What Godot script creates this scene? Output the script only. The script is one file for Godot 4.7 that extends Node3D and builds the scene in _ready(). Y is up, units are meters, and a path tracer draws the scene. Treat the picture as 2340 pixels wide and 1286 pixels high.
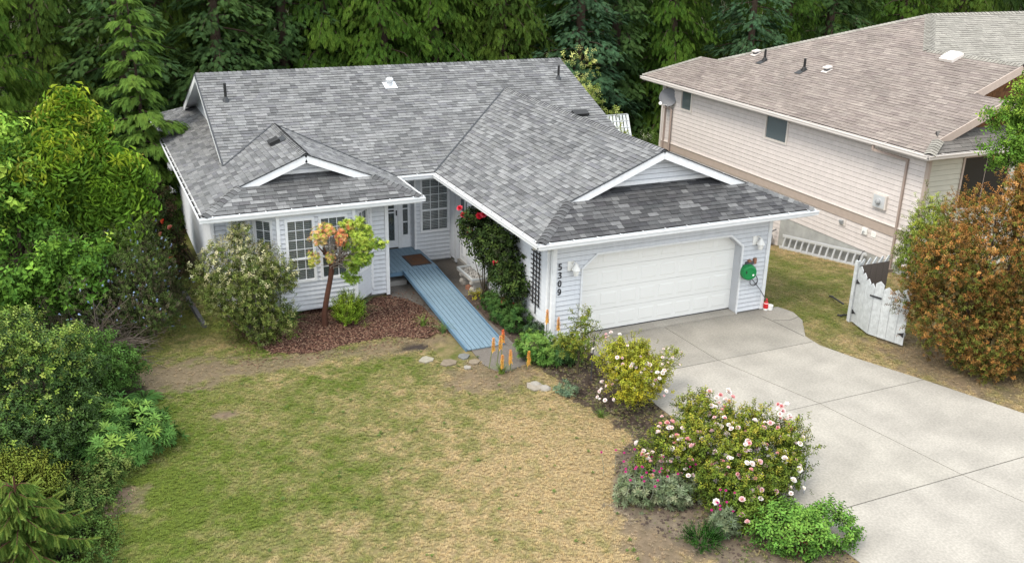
extends Node3D
# A grey single-storey house with a wheelchair ramp, a dry lawn and a rose bed, seen from a drone on an overcast day.

const UP := Vector3.UP
const EYE := Vector3(-10.119, 9.963, 19.432)
const HE := 3.02          # roof edge height of the grey house
const SL := 0.403         # its roof slope
const SF := 0.447         # slope of the small front hips
var rng := RandomNumberGenerator.new()
var n_big := FastNoiseLite.new()
var n_mid := FastNoiseLite.new()
var n_fine := FastNoiseLite.new()
var used := {}
var M := {}
var T := {}

# ---------------------------------------------------------------- mesh builder
class MB:
	var v := PackedVector3Array()
	var n := PackedVector3Array()
	var c := PackedColorArray()
	var col := Color.WHITE

	func tri(a: Vector3, b: Vector3, d: Vector3) -> void:      # counter-clockwise seen from outside
		var nn := (b - a).cross(d - a).normalized()
		v.append(a); v.append(d); v.append(b)
		for i in 3:
			n.append(nn); c.append(col)

	func tri_n(a: Vector3, b: Vector3, d: Vector3, na: Vector3, nb: Vector3, nd: Vector3) -> void:
		v.append(a); v.append(d); v.append(b)
		n.append(na); n.append(nd); n.append(nb)
		for i in 3:
			c.append(col)

	func quad(a: Vector3, b: Vector3, d: Vector3, e: Vector3) -> void:
		tri(a, b, d); tri(a, d, e)

	func box(ctr: Vector3, size: Vector3, bs := Basis.IDENTITY) -> void:
		var x := bs.x * size.x * 0.5
		var y := bs.y * size.y * 0.5
		var z := bs.z * size.z * 0.5
		quad(ctr - x - y + z, ctr + x - y + z, ctr + x + y + z, ctr - x + y + z)
		quad(ctr + x - y - z, ctr - x - y - z, ctr - x + y - z, ctr + x + y - z)
		quad(ctr + x - y + z, ctr + x - y - z, ctr + x + y - z, ctr + x + y + z)
		quad(ctr - x - y - z, ctr - x - y + z, ctr - x + y + z, ctr - x + y - z)
		quad(ctr - x + y + z, ctr + x + y + z, ctr + x + y - z, ctr - x + y - z)
		quad(ctr - x - y - z, ctr + x - y - z, ctr + x - y + z, ctr - x - y + z)

	func beam(p: Vector3, q: Vector3, w: float, h: float, up := Vector3.UP) -> void:
		var z := (q - p).normalized()
		var x := up.cross(z)
		if x.length() < 0.01:
			x = Vector3.RIGHT.cross(z)
		x = x.normalized()
		box((p + q) * 0.5, Vector3(w, h, p.distance_to(q)), Basis(x, z.cross(x), z))

	func tube(p: Array, r: Array, sides := 6) -> void:
		var rings := []
		var norms := []
		for i in p.size():
			var d: Vector3 = (p[mini(i + 1, p.size() - 1)] - p[maxi(i - 1, 0)]).normalized()
			var a := d.cross(Vector3.UP if absf(d.y) < 0.9 else Vector3.RIGHT).normalized()
			var b := d.cross(a)
			var ring := []
			var nr := []
			for k in sides:
				var t := TAU * k / sides
				var o := a * cos(t) + b * sin(t)
				nr.append(o)
				ring.append(p[i] + o * float(r[i]))
			rings.append(ring)
			norms.append(nr)
		for i in p.size() - 1:
			for k in sides:
				var k2 := (k + 1) % sides
				tri_n(rings[i][k], rings[i][k2], rings[i + 1][k2], norms[i][k], norms[i][k2], norms[i + 1][k2])
				tri_n(rings[i][k], rings[i + 1][k2], rings[i + 1][k], norms[i][k], norms[i + 1][k2], norms[i + 1][k])
		var last := p.size() - 1
		for k in range(1, sides - 1):
			tri(rings[0][0], rings[0][k + 1], rings[0][k])
			tri(rings[last][0], rings[last][k], rings[last][k + 1])

	func lathe(prof: Array, o: Vector3, sides := 14, bs := Basis.IDENTITY) -> void:   # prof of Vector2(radius, height), bottom to top
		for i in prof.size() - 1:
			var dr: float = prof[i + 1].x - prof[i].x
			var dy: float = prof[i + 1].y - prof[i].y
			for k in sides:
				var t0 := TAU * k / sides
				var t1 := TAU * (k + 1) / sides
				var d0 := Vector3(cos(t0), 0, -sin(t0))
				var d1 := Vector3(cos(t1), 0, -sin(t1))
				var n0 := bs * (d0 * dy - Vector3.UP * dr).normalized()
				var n1 := bs * (d1 * dy - Vector3.UP * dr).normalized()
				var a: Vector3 = o + bs * (d0 * prof[i].x + Vector3.UP * prof[i].y)
				var b: Vector3 = o + bs * (d1 * prof[i].x + Vector3.UP * prof[i].y)
				var d: Vector3 = o + bs * (d1 * prof[i + 1].x + Vector3.UP * prof[i + 1].y)
				var e: Vector3 = o + bs * (d0 * prof[i + 1].x + Vector3.UP * prof[i + 1].y)
				tri_n(a, b, d, n0, n1, n1)
				tri_n(a, d, e, n0, n1, n0)

	func slab(pts: PackedVector3Array, thick: Vector3) -> void:    # a flat polygon, counter-clockwise from its top, with sides going along thick
		var p2 := PackedVector2Array()
		var nn := Vector3.ZERO
		for i in pts.size():
			nn += pts[i].cross(pts[(i + 1) % pts.size()])
		nn = nn.normalized()
		var ux := (pts[1] - pts[0]).normalized()
		var uy := nn.cross(ux)
		for q in pts:
			p2.append(Vector2(q.dot(ux), q.dot(uy)))
		var ix := Geometry2D.triangulate_polygon(p2)
		for i in range(0, ix.size(), 3):
			var a := pts[ix[i]]
			var b := pts[ix[i + 1]]
			var d := pts[ix[i + 2]]
			if (b - a).cross(d - a).dot(nn) < 0:
				var s := b
				b = d
				d = s
			tri(a, b, d)
			if thick != Vector3.ZERO:
				tri(a + thick, d + thick, b + thick)
		if thick != Vector3.ZERO:
			for i in pts.size():
				var a := pts[i]
				var b := pts[(i + 1) % pts.size()]
				quad(a, a + thick, b + thick, b)

	func leaf(o: Vector3, dir: Vector3, side: Vector3, up: Vector3, ln: float, w: float, fold := 0.25, bend := 0.2) -> void:
		var m := o + dir * ln * 0.45
		var tip := o + dir * ln - up * bend * ln
		var l := m + side * w * 0.5 + up * fold * w
		var r := m - side * w * 0.5 + up * fold * w
		tri(o, r, tip)
		tri(o, tip, l)

	func add(o: MB, t: Transform3D, tint := Color.WHITE) -> void:
		v.append_array(t * o.v)
		for q in o.n:
			n.append((t.basis * q).normalized())
		for q in o.c:
			c.append(q * tint)

	func mesh() -> ArrayMesh:
		var a := []
		a.resize(Mesh.ARRAY_MAX)
		a[Mesh.ARRAY_VERTEX] = v
		a[Mesh.ARRAY_NORMAL] = n
		a[Mesh.ARRAY_COLOR] = c
		var m := ArrayMesh.new()
		m.add_surface_from_arrays(Mesh.PRIMITIVE_TRIANGLES, a)
		return m

# ---------------------------------------------------------------- nodes
func numbered(called: String, parent: Node) -> String:
	var key := str(parent.get_instance_id()) + called
	var k: int = used.get(key, 0)
	used[key] = k + 1
	return called if k == 0 else "%s_%03d" % [called, k]

func tag(o: Node3D, label: String, category: String, group := "", kind := "") -> Node3D:
	if label: o.set_meta("label", label)
	if category: o.set_meta("category", category)
	if group: o.set_meta("group", group)
	if kind: o.set_meta("kind", kind)
	return o

func thing(called: String, label: String, category: String, at := Vector3.ZERO, group := "") -> Node3D:
	var o := Node3D.new()
	o.name = numbered(called, self)
	add_child(o, true)
	o.position = at
	return tag(o, label, category, group)

func put(called: String, mesh: Mesh, m: Material, parent: Node, at := Transform3D.IDENTITY) -> MeshInstance3D:
	var o := MeshInstance3D.new()
	o.name = numbered(called, parent)
	o.mesh = mesh
	o.material_override = m
	o.transform = at
	parent.add_child(o, true)
	return o

func part(called: String, b: MB, m: Material, parent: Node) -> MeshInstance3D:
	return put(called, b.mesh(), m, parent)

func group_node(called: String, parent: Node, at := Vector3.ZERO) -> Node3D:
	var o := Node3D.new()
	o.name = numbered(called, parent)
	parent.add_child(o, true)
	o.position = at
	return o

func stuff(o: Node3D) -> Node3D:
	o.set_meta("kind", "stuff")
	return o

func many(called: String, mesh: Mesh, ts: Array, cs: Array, m: Material, parent: Node) -> MultiMeshInstance3D:
	var mm := MultiMesh.new()
	mm.transform_format = MultiMesh.TRANSFORM_3D
	mm.use_colors = true
	mm.mesh = mesh
	mm.instance_count = ts.size()
	var buf := PackedFloat32Array()
	buf.resize(ts.size() * 16)
	for i in ts.size():
		var t: Transform3D = ts[i]
		var k := i * 16
		buf[k] = t.basis.x.x; buf[k + 1] = t.basis.y.x; buf[k + 2] = t.basis.z.x; buf[k + 3] = t.origin.x
		buf[k + 4] = t.basis.x.y; buf[k + 5] = t.basis.y.y; buf[k + 6] = t.basis.z.y; buf[k + 7] = t.origin.y
		buf[k + 8] = t.basis.x.z; buf[k + 9] = t.basis.y.z; buf[k + 10] = t.basis.z.z; buf[k + 11] = t.origin.z
		var q: Color = cs[i]
		buf[k + 12] = q.r; buf[k + 13] = q.g; buf[k + 14] = q.b; buf[k + 15] = 1.0
	mm.buffer = buf
	var o := MultiMeshInstance3D.new()
	o.name = numbered(called, parent)
	o.multimesh = mm
	o.material_override = m
	parent.add_child(o, true)
	o.set_meta("kind", "stuff")
	return o

# ---------------------------------------------------------------- materials
func noise_tex(freq: float, lo: float, hi: float, octaves := 4, kind := FastNoiseLite.TYPE_SIMPLEX_SMOOTH, sd := 1) -> NoiseTexture2D:
	var f := FastNoiseLite.new()
	f.noise_type = kind
	f.frequency = freq
	f.fractal_octaves = octaves
	f.seed = sd
	var g := Gradient.new()
	g.set_color(0, Color(lo, lo, lo))
	g.set_color(1, Color(hi, hi, hi))
	var t := NoiseTexture2D.new()
	t.width = 512
	t.height = 512
	t.seamless = true
	t.noise = f
	t.color_ramp = g
	return t

func mat(called: String, lin: Color, rough := 0.8, tex := "", scale := 1.0, bump := 0.0, bump_tex := "bump") -> StandardMaterial3D:
	var m := StandardMaterial3D.new()
	m.resource_name = called
	m.albedo_color = lin.linear_to_srgb()
	m.roughness = rough
	m.vertex_color_use_as_albedo = true
	m.metallic_specular = 0.35
	if tex:
		m.albedo_texture = T[tex]
		m.uv1_triplanar = true
		m.uv1_world_triplanar = true
		m.uv1_scale = Vector3.ONE * scale
	if bump > 0.0:
		m.heightmap_enabled = true
		m.heightmap_texture = T[bump_tex]
		m.heightmap_scale = bump
		m.uv1_triplanar = true
		m.uv1_world_triplanar = true
		m.uv1_scale = Vector3.ONE * scale
	M[called] = m
	return m

func leaf_mat(called: String, lin: Color, rough := 0.55, through := 0.35, shine := 0.4) -> StandardMaterial3D:
	var m := mat(called, lin, rough)
	m.cull_mode = BaseMaterial3D.CULL_DISABLED
	m.backlight_enabled = through > 0.0
	m.backlight = Color(through, through, through * 0.6)
	m.metallic_specular = shine
	return m

func make_materials() -> void:
	T.grain = noise_tex(0.09, 0.72, 1.0, 4, FastNoiseLite.TYPE_SIMPLEX_SMOOTH, 3)
	T.soft = noise_tex(0.014, 0.955, 1.0, 5, FastNoiseLite.TYPE_SIMPLEX_SMOOTH, 5)
	T.blotch = noise_tex(0.008, 0.86, 1.0, 9, FastNoiseLite.TYPE_SIMPLEX_SMOOTH, 7)
	T.speck = noise_tex(0.22, 0.45, 1.0, 3, FastNoiseLite.TYPE_SIMPLEX_SMOOTH, 9)
	T.bump = noise_tex(0.12, 0.0, 1.0, 4, FastNoiseLite.TYPE_SIMPLEX_SMOOTH, 11)
	mat("siding", Color(0.645, 0.665, 0.695), 0.55, "soft", 0.35)
	mat("trim", Color(0.78, 0.79, 0.80), 0.5, "soft", 0.5)
	mat("gutter_white", Color(0.64, 0.65, 0.655), 0.5, "soft", 0.5)
	mat("soffit", Color(0.66, 0.67, 0.70), 0.7)
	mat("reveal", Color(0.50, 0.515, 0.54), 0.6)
	mat("garage_door", Color(0.735, 0.73, 0.70), 0.45)
	mat("shingle", Color(1, 1, 1), 0.95, "speck", 2.2, 0.15)
	M.shingle.metallic_specular = 0.25
	mat("roof_deck", Color(0.03, 0.03, 0.03), 0.95)
	mat("flashing", Color(0.035, 0.038, 0.042), 0.5)
	mat("black_pipe", Color(0.018, 0.018, 0.018), 0.5)
	mat("galvanised", Color(0.62, 0.64, 0.66), 0.35)
	M.galvanised.metallic = 0.5
	mat("gutter_inside", Color(0.05, 0.05, 0.05), 0.9)
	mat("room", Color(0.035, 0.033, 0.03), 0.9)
	mat("blind", Color(0.36, 0.37, 0.355), 0.6)
	mat("concrete", Color(0.40, 0.372, 0.325), 0.9, "blotch", 0.16, 0.1)
	mat("old_concrete", Color(0.27, 0.26, 0.24), 0.92, "blotch", 0.6, 0.25)
	mat("aggregate", Color(0.36, 0.32, 0.28), 0.9, "speck", 1.3, 0.5)
	mat("joint", Color(0.07, 0.065, 0.06), 0.95)
	mat("ground", Color(1, 1, 1), 0.95, "grain", 1.1, 0.8)
	M.ground.metallic_specular = 0.2
	mat("ramp_paint", Color(0.195, 0.285, 0.355), 0.6, "soft", 1.2, 0.05)
	mat("ramp_edge", Color(0.11, 0.19, 0.27), 0.6, "soft", 1.2)
	mat("coir", Color(0.21, 0.10, 0.05), 0.98, "speck", 3.0, 0.4)
	mat("coir_dark", Color(0.06, 0.045, 0.04), 0.98)
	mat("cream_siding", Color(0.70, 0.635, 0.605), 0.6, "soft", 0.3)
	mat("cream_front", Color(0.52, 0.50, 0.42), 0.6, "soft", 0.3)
	mat("tan_trim", Color(0.43, 0.35, 0.30), 0.6, "soft", 0.5)
	mat("cream_trim", Color(0.62, 0.57, 0.53), 0.5)
	mat("foundation", Color(0.42, 0.42, 0.40), 0.9, "blotch", 0.5, 0.1)
	mat("cedar_shake", Color(0.19, 0.085, 0.034), 0.8, "grain", 1.5)
	mat("white_plastic", Color(0.80, 0.79, 0.76), 0.4)
	mat("white_paint", Color(0.66, 0.69, 0.70), 0.6, "blotch", 1.2, 0.08)
	mat("stained_wood", Color(0.17, 0.145, 0.13), 0.9, "grain", 2.0)
	mat("bare_wood", Color(0.30, 0.24, 0.18), 0.9, "grain", 2.0)
	mat("aluminium", Color(0.70, 0.71, 0.73), 0.4)
	M.aluminium.metallic = 0.4
	mat("iron", Color(0.03, 0.03, 0.033), 0.6)
	mat("meter_grey", Color(0.33, 0.34, 0.35), 0.5)
	mat("dark_grey", Color(0.09, 0.09, 0.095), 0.6)
	mat("dish_grey", Color(0.165, 0.17, 0.185), 0.5)
	mat("pole_brown", Color(0.34, 0.27, 0.235), 0.6)
	mat("reel_green", Color(0.012, 0.20, 0.055), 0.4)
	mat("terracotta", Color(0.30, 0.14, 0.09), 0.8)
	mat("red_plastic", Color(0.55, 0.025, 0.03), 0.4)
	mat("stone", Color(0.30, 0.275, 0.24), 0.9, "blotch", 1.5, 0.3)
	mat("cast_stone", Color(0.50, 0.47, 0.42), 0.9, "blotch", 2.0, 0.25)
	mat("pebble", Color(1, 1, 1), 0.8)
	mat("chip", Color(1, 1, 1), 0.9)
	mat("bark", Color(0.10, 0.07, 0.05), 0.95, "grain", 3.0, 1.2)
	mat("red_bark", Color(0.125, 0.055, 0.035), 0.95, "grain", 3.0, 1.2)
	mat("grey_twig", Color(0.27, 0.235, 0.20), 0.95, "grain", 4.0)
	mat("dead_twig", Color(0.135, 0.11, 0.09), 0.95, "grain", 4.0)
	mat("cane", Color(0.07, 0.055, 0.035), 0.9)
	mat("trellis", Color(0.028, 0.026, 0.027), 0.7)
	T.wear = noise_tex(0.03, 0.85, 1.0, 8, FastNoiseLite.TYPE_SIMPLEX_SMOOTH, 21)
	T.streak = noise_tex(0.02, 0.95, 1.0, 6, FastNoiseLite.TYPE_SIMPLEX_SMOOTH, 31)
	wear("concrete", "wear", Vector3(0.9, 0.9, 0.9))
	wear("ramp_paint", "wear", Vector3(2.2, 2.2, 0.35))
	wear("siding", "streak", Vector3(1.1, 0.25, 1.1))
	wear("trim", "streak", Vector3(0.8, 0.8, 0.8))
	wear("cream_siding", "streak", Vector3(0.6, 0.25, 0.6))
	wear("white_paint", "wear", Vector3(2.0, 0.5, 2.0))
	wear("ground", "wear", Vector3(0.55, 0.55, 0.55))
	wear("aggregate", "wear", Vector3(0.7, 0.7, 0.7))
	wear("shingle", "wear", Vector3(0.35, 0.2, 0.35))
	leaf_mat("leaf", Color(1.25, 1.25, 1.12), 0.6, 0.28, 0.15)
	leaf_mat("glossy_leaf", Color(1.3, 1.3, 1.1), 0.4, 0.22, 0.27)
	leaf_mat("needle", Color(1.0, 1.0, 0.9), 0.75, 0.22, 0.10)
	leaf_mat("petal", Color(1, 1, 1), 0.7, 0.4, 0.25)
	leaf_mat("grass", Color(1.1, 1.1, 1.05), 0.8, 0.25, 0.1)
	var g := StandardMaterial3D.new()
	g.resource_name = "glass"
	g.albedo_color = Color(0.5, 0.56, 0.58, 0.14)
	g.transparency = BaseMaterial3D.TRANSPARENCY_ALPHA
	g.roughness = 0.03
	g.metallic_specular = 0.6
	M.glass = g
	var fr := StandardMaterial3D.new()
	fr.resource_name = "reflection_tinted_glass"
	fr.albedo_color = Color(0.34, 0.38, 0.39)  # opaque pane, its brightened colour stands in for reflection
	fr.roughness = 0.15
	fr.metallic_specular = 0.6
	M.reflection_pane = fr
	var dg := StandardMaterial3D.new()
	dg.resource_name = "dark_glass"
	dg.albedo_color = Color(0.13, 0.14, 0.15)
	dg.roughness = 0.12
	dg.metallic_specular = 0.35
	M.dark_glass = dg

# A second, finer or coarser pattern of dirt and wear multiplied over a material.
func wear(called: String, tex: String, scale: Vector3) -> void:
	var m: StandardMaterial3D = M[called]
	m.detail_enabled = true
	m.detail_blend_mode = BaseMaterial3D.BLEND_MODE_MUL
	m.detail_uv_layer = BaseMaterial3D.DETAIL_UV_2
	m.detail_albedo = T[tex]
	m.uv2_triplanar = true
	m.uv2_world_triplanar = true
	m.uv2_scale = scale

func vary(base: Color, amount: float, warm := 0.0) -> Color:
	var k := 1.0 + rng.randf_range(-amount, amount)
	var w := rng.randf_range(-warm, warm)
	return Color(base.r * k * (1.0 + w), base.g * k, base.b * k * (1.0 - w))

# ---------------------------------------------------------------- the lie of the land
func smooth(a: float, b: float, x: float) -> float:
	var t := clampf((x - a) / (b - a), 0.0, 1.0)
	return t * t * (3.0 - 2.0 * t)

func land(x: float, z: float) -> float:                  # the side yard falls away towards the back
	return -0.15 * clampf(-z - 0.9, 0.0, 14.0) * smooth(7.0, 10.5, x)

func in_poly(p: Vector2, poly: PackedVector2Array) -> bool:
	return Geometry2D.is_point_in_polygon(p, poly)

var MULCH := PackedVector2Array([Vector2(-7.2, -4.7), Vector2(-6.9, -3.0), Vector2(-6.5, -2.1), Vector2(-5.6, -1.75), Vector2(-4.6, -1.95), Vector2(-3.6, -2.0), Vector2(-2.75, -1.55), Vector2(-2.15, -1.9), Vector2(-2.12, -3.6), Vector2(-2.4, -4.3), Vector2(-2.75, -4.7)])
var BED := PackedVector2Array([Vector2(-0.25, 0.45), Vector2(0.7, 0.5), Vector2(0.8, 1.6), Vector2(0.72, 3.0), Vector2(0.8, 5.0), Vector2(0.8, 7.0), Vector2(0.9, 9.9), Vector2(-1.1, 9.9), Vector2(-1.5, 8.4), Vector2(-1.95, 7.4), Vector2(-2.0, 6.4), Vector2(-1.4, 5.6), Vector2(-0.5, 4.7), Vector2(-0.55, 3.6), Vector2(-0.75, 2.4), Vector2(-0.7, 1.5), Vector2(-1.0, 0.85)])
var DRIVE := PackedVector2Array([Vector2(0.02, 0.0), Vector2(6.72, 0.0), Vector2(7.05, 0.05), Vector2(7.2, 0.5), Vector2(7.05, 1.07), Vector2(6.7, 1.55), Vector2(6.4, 1.95), Vector2(6.36, 2.55), Vector2(6.68, 3.52), Vector2(7.26, 4.92), Vector2(8.09, 7.12), Vector2(9.4, 10.6), Vector2(12.0, 17.0), Vector2(0.9, 17.0), Vector2(0.9, 9.75), Vector2(0.85, 6.0), Vector2(0.72, 3.0), Vector2(0.8, 1.5), Vector2(0.72, 0.55), Vector2(0.02, 0.5)])
var WALK := PackedVector2Array([Vector2(-2.72, -7.0), Vector2(-2.72, -4.6), Vector2(-2.35, -4.35), Vector2(-2.12, -3.7), Vector2(-1.95, -0.45), Vector2(-2.0, 0.35), Vector2(-1.8, 0.95), Vector2(-1.2, 0.8), Vector2(-0.2, 0.42), Vector2(-0.05, 0.2), Vector2(-0.68, -0.15), Vector2(-0.78, -1.2), Vector2(-0.84, -2.2), Vector2(-0.72, -3.5), Vector2(0.0, -3.9), Vector2(0.0, -7.0)])

func seg_spot(x: float, z: float, cx: float, cz: float, rx: float, rz: float) -> float:
	var d := Vector2((x - cx) / rx, (z - cz) / rz).length() + n_mid.get_noise_2d(x * 3.0, z * 3.0) * 0.7
	return 1.0 - smooth(0.55, 1.15, d)

func dryness(x: float, z: float) -> float:
	var d := clampf((x + 9.9 + 0.16 * (z - 1.0)) / 8.2, 0.0, 1.0) * 0.92
	d += smooth(2.0, 9.0, z) * 0.16
	d -= seg_spot(x, z, -4.2, -0.1, 2.2, 1.0) * 0.35
	d += n_mid.get_noise_2d(x, z) * 0.42 + n_big.get_noise_2d(x, z) * 0.3 + n_fine.get_noise_2d(x, z) * 0.5
	return clampf(d, 0.0, 1.0)

func bareness(x: float, z: float) -> float:
	var b := 0.0
	b = maxf(b, seg_spot(x, z, -8.6, -1.7, 1.6, 0.9) * 0.88)
	b = maxf(b, seg_spot(x, z, -6.6, -1.5, 2.0, 0.45) * 0.75)
	b = maxf(b, seg_spot(x, z, -3.6, -1.35, 1.7, 0.5) * 0.7)
	b = maxf(b, seg_spot(x, z, -2.1, 1.0, 1.2, 0.9) * 0.75)
	b = maxf(b, seg_spot(x, z, -1.9, 7.9, 0.7, 1.0) * 0.9)
	b = maxf(b, seg_spot(x, z, -8.0, 0.55, 0.35, 0.2))
	b = maxf(b, seg_spot(x, z, -10.3, 3.1, 0.5, 0.6))
	b = maxf(b, seg_spot(x, z, 8.4, 4.6, 1.2, 2.2) * 0.75)
	b = maxf(b, seg_spot(x, z, -3.1, -1.2, 0.4, 0.28))
	return b

func yard_color(x: float, z: float) -> Color:            # what the soil and turf are made of at this spot
	var p := Vector2(x, z)
	if z < -17.0 or x < -12.5 or (x < -7.9 and z < -6.5):
		return Color(0.055, 0.058, 0.026) * (1.0 + n_mid.get_noise_2d(x, z) * 0.5)
	if in_poly(p + Vector2(n_mid.get_noise_2d(x * 2.0, z * 2.0), n_mid.get_noise_2d(z * 2.0, x * 2.0)) * 0.45, BED):
		var pale := smooth(4.6, 6.6, z - x * 0.5) * 0.75 + n_mid.get_noise_2d(x * 2.0, z * 2.0) * 0.4
		return Color(0.055, 0.04, 0.032).lerp(Color(0.25, 0.20, 0.145), clampf(pale + 0.1, 0.0, 1.0)) * (1.0 + n_fine.get_noise_2d(x, z) * 0.5)
	if x > -0.85 and x < 0.0 and z < 0.2 and z > -3.9:
		return Color(0.06, 0.042, 0.033)
	if in_poly(p, MULCH):
		return Color(0.075, 0.042, 0.031)
	if x < -9.3 - 0.12 * z - 0.25 * absf(z) and z > -8.0:
		return Color(0.045, 0.04, 0.026)
	var d := dryness(x, z)
	if x > 6.0:
		d = clampf(0.45 + n_mid.get_noise_2d(x * 1.3, z * 1.3) * 0.5 + n_fine.get_noise_2d(x, z) * 0.3 + smooth(1.0, 4.0, z) * 0.4 + smooth(10.6, 12.0, x) * 0.4, 0.0, 1.0)
	if x < -7.0 and z < -1.0:
		d = clampf(d + 0.2, 0.0, 1.0)
	var green := Color(0.114, 0.152, 0.030)
	var mid := Color(0.212, 0.200, 0.078)
	var straw := Color(0.385, 0.290, 0.158)
	var c := green.lerp(mid, clampf(d * 2.0, 0.0, 1.0)).lerp(straw, clampf(d * 2.0 - 1.0, 0.0, 1.0))
	var soil := Color(0.235, 0.178, 0.122) * (1.0 + n_fine.get_noise_2d(x * 2.0, z * 2.0) * 0.25)
	if x > -3.6 and x < -2.6 and z > -1.6 and z < -0.85:
		soil = soil.lerp(Color(0.075, 0.062, 0.052), seg_spot(x, z, -3.1, -1.2, 0.45, 0.3))
	return c.lerp(soil, bareness(x, z))

# ---------------------------------------------------------------- building pieces
func frame_of(n_out: Vector3, u: Vector3) -> Basis:
	return Basis(u, n_out.cross(u), n_out)

func poly_ops(a: PackedVector2Array, cuts: Array) -> Array:
	var now: Array = [a]
	for k in cuts:
		var nxt := []
		for q in now:
			nxt.append_array(Geometry2D.clip_polygons(q, k))
		now = nxt
	return now

# Lapped boards on a wall: outline and openings are in the wall's own plane (x along u, y up).
func siding(wall: Node3D, o: Vector3, u: Vector3, outline: PackedVector2Array, openings: Array, m: Material, expo := 0.125, lap := 0.028, joined := false) -> void:
	var nn := u.cross(UP)
	var lo := 1e9
	var hi := -1e9
	var xl := 1e9
	var xr := -1e9
	for q in outline:
		lo = minf(lo, q.y); hi = maxf(hi, q.y); xl = minf(xl, q.x); xr = maxf(xr, q.x)
	var all := MB.new()
	var sheet := MB.new()
	var y := lo
	while y < hi - 0.01:
		var y1 := y + expo * (0.85 if expo < 0.14 else 0.93)
		for piece in Geometry2D.intersect_polygons(rect2(xl - 1, y, xr + 1, y + expo), outline):
			for q in poly_ops(piece, openings):
				board(sheet, q, o - nn * 0.030, u, nn, y, expo, 0.0)
		var strip := PackedVector2Array([Vector2(xl - 1, y), Vector2(xr + 1, y), Vector2(xr + 1, y1), Vector2(xl - 1, y1)])
		for piece in Geometry2D.intersect_polygons(strip, outline):
			for q in poly_ops(piece, openings):
				var b: MB = all if joined else MB.new()
				var k := 1.0 + rng.randf_range(-0.02, 0.02)
				b.col = Color(k, k, k)
				board(b, q, o, u, nn, y, expo, lap)
				if not joined and b.v.size() > 0:
					part("siding_plank", b, m, wall)
		y += expo
	part("wall_sheet", sheet, m, wall)
	if joined:
		stuff(part("siding_boards", all, m, wall))

func board(b: MB, q: PackedVector2Array, o: Vector3, u: Vector3, nn: Vector3, y: float, expo: float, lap: float) -> void:
	var p := PackedVector2Array(q)
	if Geometry2D.is_polygon_clockwise(p):
		p.reverse()
	var ix := Geometry2D.triangulate_polygon(p)
	var at := func(s: Vector2, d: float) -> Vector3: return o + u * s.x + UP * s.y + nn * d
	var dep := func(s: Vector2) -> float: return 0.004 + lap * (1.0 - (s.y - y) / expo)
	for i in range(0, ix.size(), 3):
		var s0 := p[ix[i]]
		var s1 := p[ix[i + 1]]
		var s2 := p[ix[i + 2]]
		if (s1 - s0).cross(s2 - s0) < 0:
			var w := s1
			s1 = s2
			s2 = w
		b.tri(at.call(s0, dep.call(s0)), at.call(s1, dep.call(s1)), at.call(s2, dep.call(s2)))
	for i in p.size():
		var s0 := p[i]
		var s1 := p[(i + 1) % p.size()]
		b.quad(at.call(s0, -0.028 * signf(lap)), at.call(s1, -0.028 * signf(lap)), at.call(s1, dep.call(s1)), at.call(s0, dep.call(s0)))

func rect2(x0: float, y0: float, x1: float, y1: float) -> PackedVector2Array:
	return PackedVector2Array([Vector2(x0, y0), Vector2(x1, y0), Vector2(x1, y1), Vector2(x0, y1)])

# A roof plane: corners counter-clockwise from above, u along the eave. Tabs are cut to the plane's outline.
func roof_plane(roof: Node3D, poly: Array, u: Vector3, tones: Array, single: int, rest: MB, expo := 0.145, wmin := 0.14, wmax := 0.36, thick := 0.015, bare := false) -> int:
	var pts := PackedVector3Array(poly)
	var nn := Vector3.ZERO
	for i in pts.size():
		nn += (pts[i] - pts[0]).cross(pts[(i + 1) % pts.size()] - pts[0])
	nn = nn.normalized()
	var vv := nn.cross(u)
	var p2 := PackedVector2Array()
	var lo := Vector2(1e9, 1e9)
	var hi := -lo
	for q in pts:
		var s := Vector2((q - pts[0]).dot(u), (q - pts[0]).dot(vv))
		p2.append(s)
		lo = lo.min(s)
		hi = hi.max(s)
	var deck := MB.new()
	var low := PackedVector3Array()
	for q in pts:
		low.append(q - nn * 0.006)
	deck.slab(low, -nn * 0.05)
	part("roof_deck", deck, M.roof_deck, roof)
	if bare:
		return 0
	var made := 0
	var y := lo.y
	var row := 0
	while y < hi.y:
		var x := lo.x - rng.randf_range(0.0, wmax)
		while x < hi.x:
			var w := rng.randf_range(wmin, wmax)
			var cut := Geometry2D.intersect_polygons(rect2(x + 0.002, y, x + w - 0.002, minf(y + expo, hi.y)), p2)
			var t := thick * (1.0 if rng.randf() < 0.5 else 0.55)
			var tone: Color = tones[rng.randi() % tones.size()]
			for q in cut:
				var b: MB = MB.new() if made < single else rest
				b.col = vary(tone, 0.08)
				var wp := pts[0] + u * x + vv * y
				var age := 1.0 + n_mid.get_noise_2d(wp.x * 0.9 + wp.z * 0.9, (wp.x - wp.z) * 0.35) * 0.16 + n_big.get_noise_2d(wp.x * 1.6, wp.z * 1.6) * 0.14
				b.col = Color(b.col.r * age, b.col.g * age, b.col.b * age)
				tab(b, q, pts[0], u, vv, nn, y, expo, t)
				if made < single and b.v.size() > 0:
					part("shingle", b, M.shingle, roof)
					made += 1
			x += w
		y += expo
		row += 1
	return made

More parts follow.
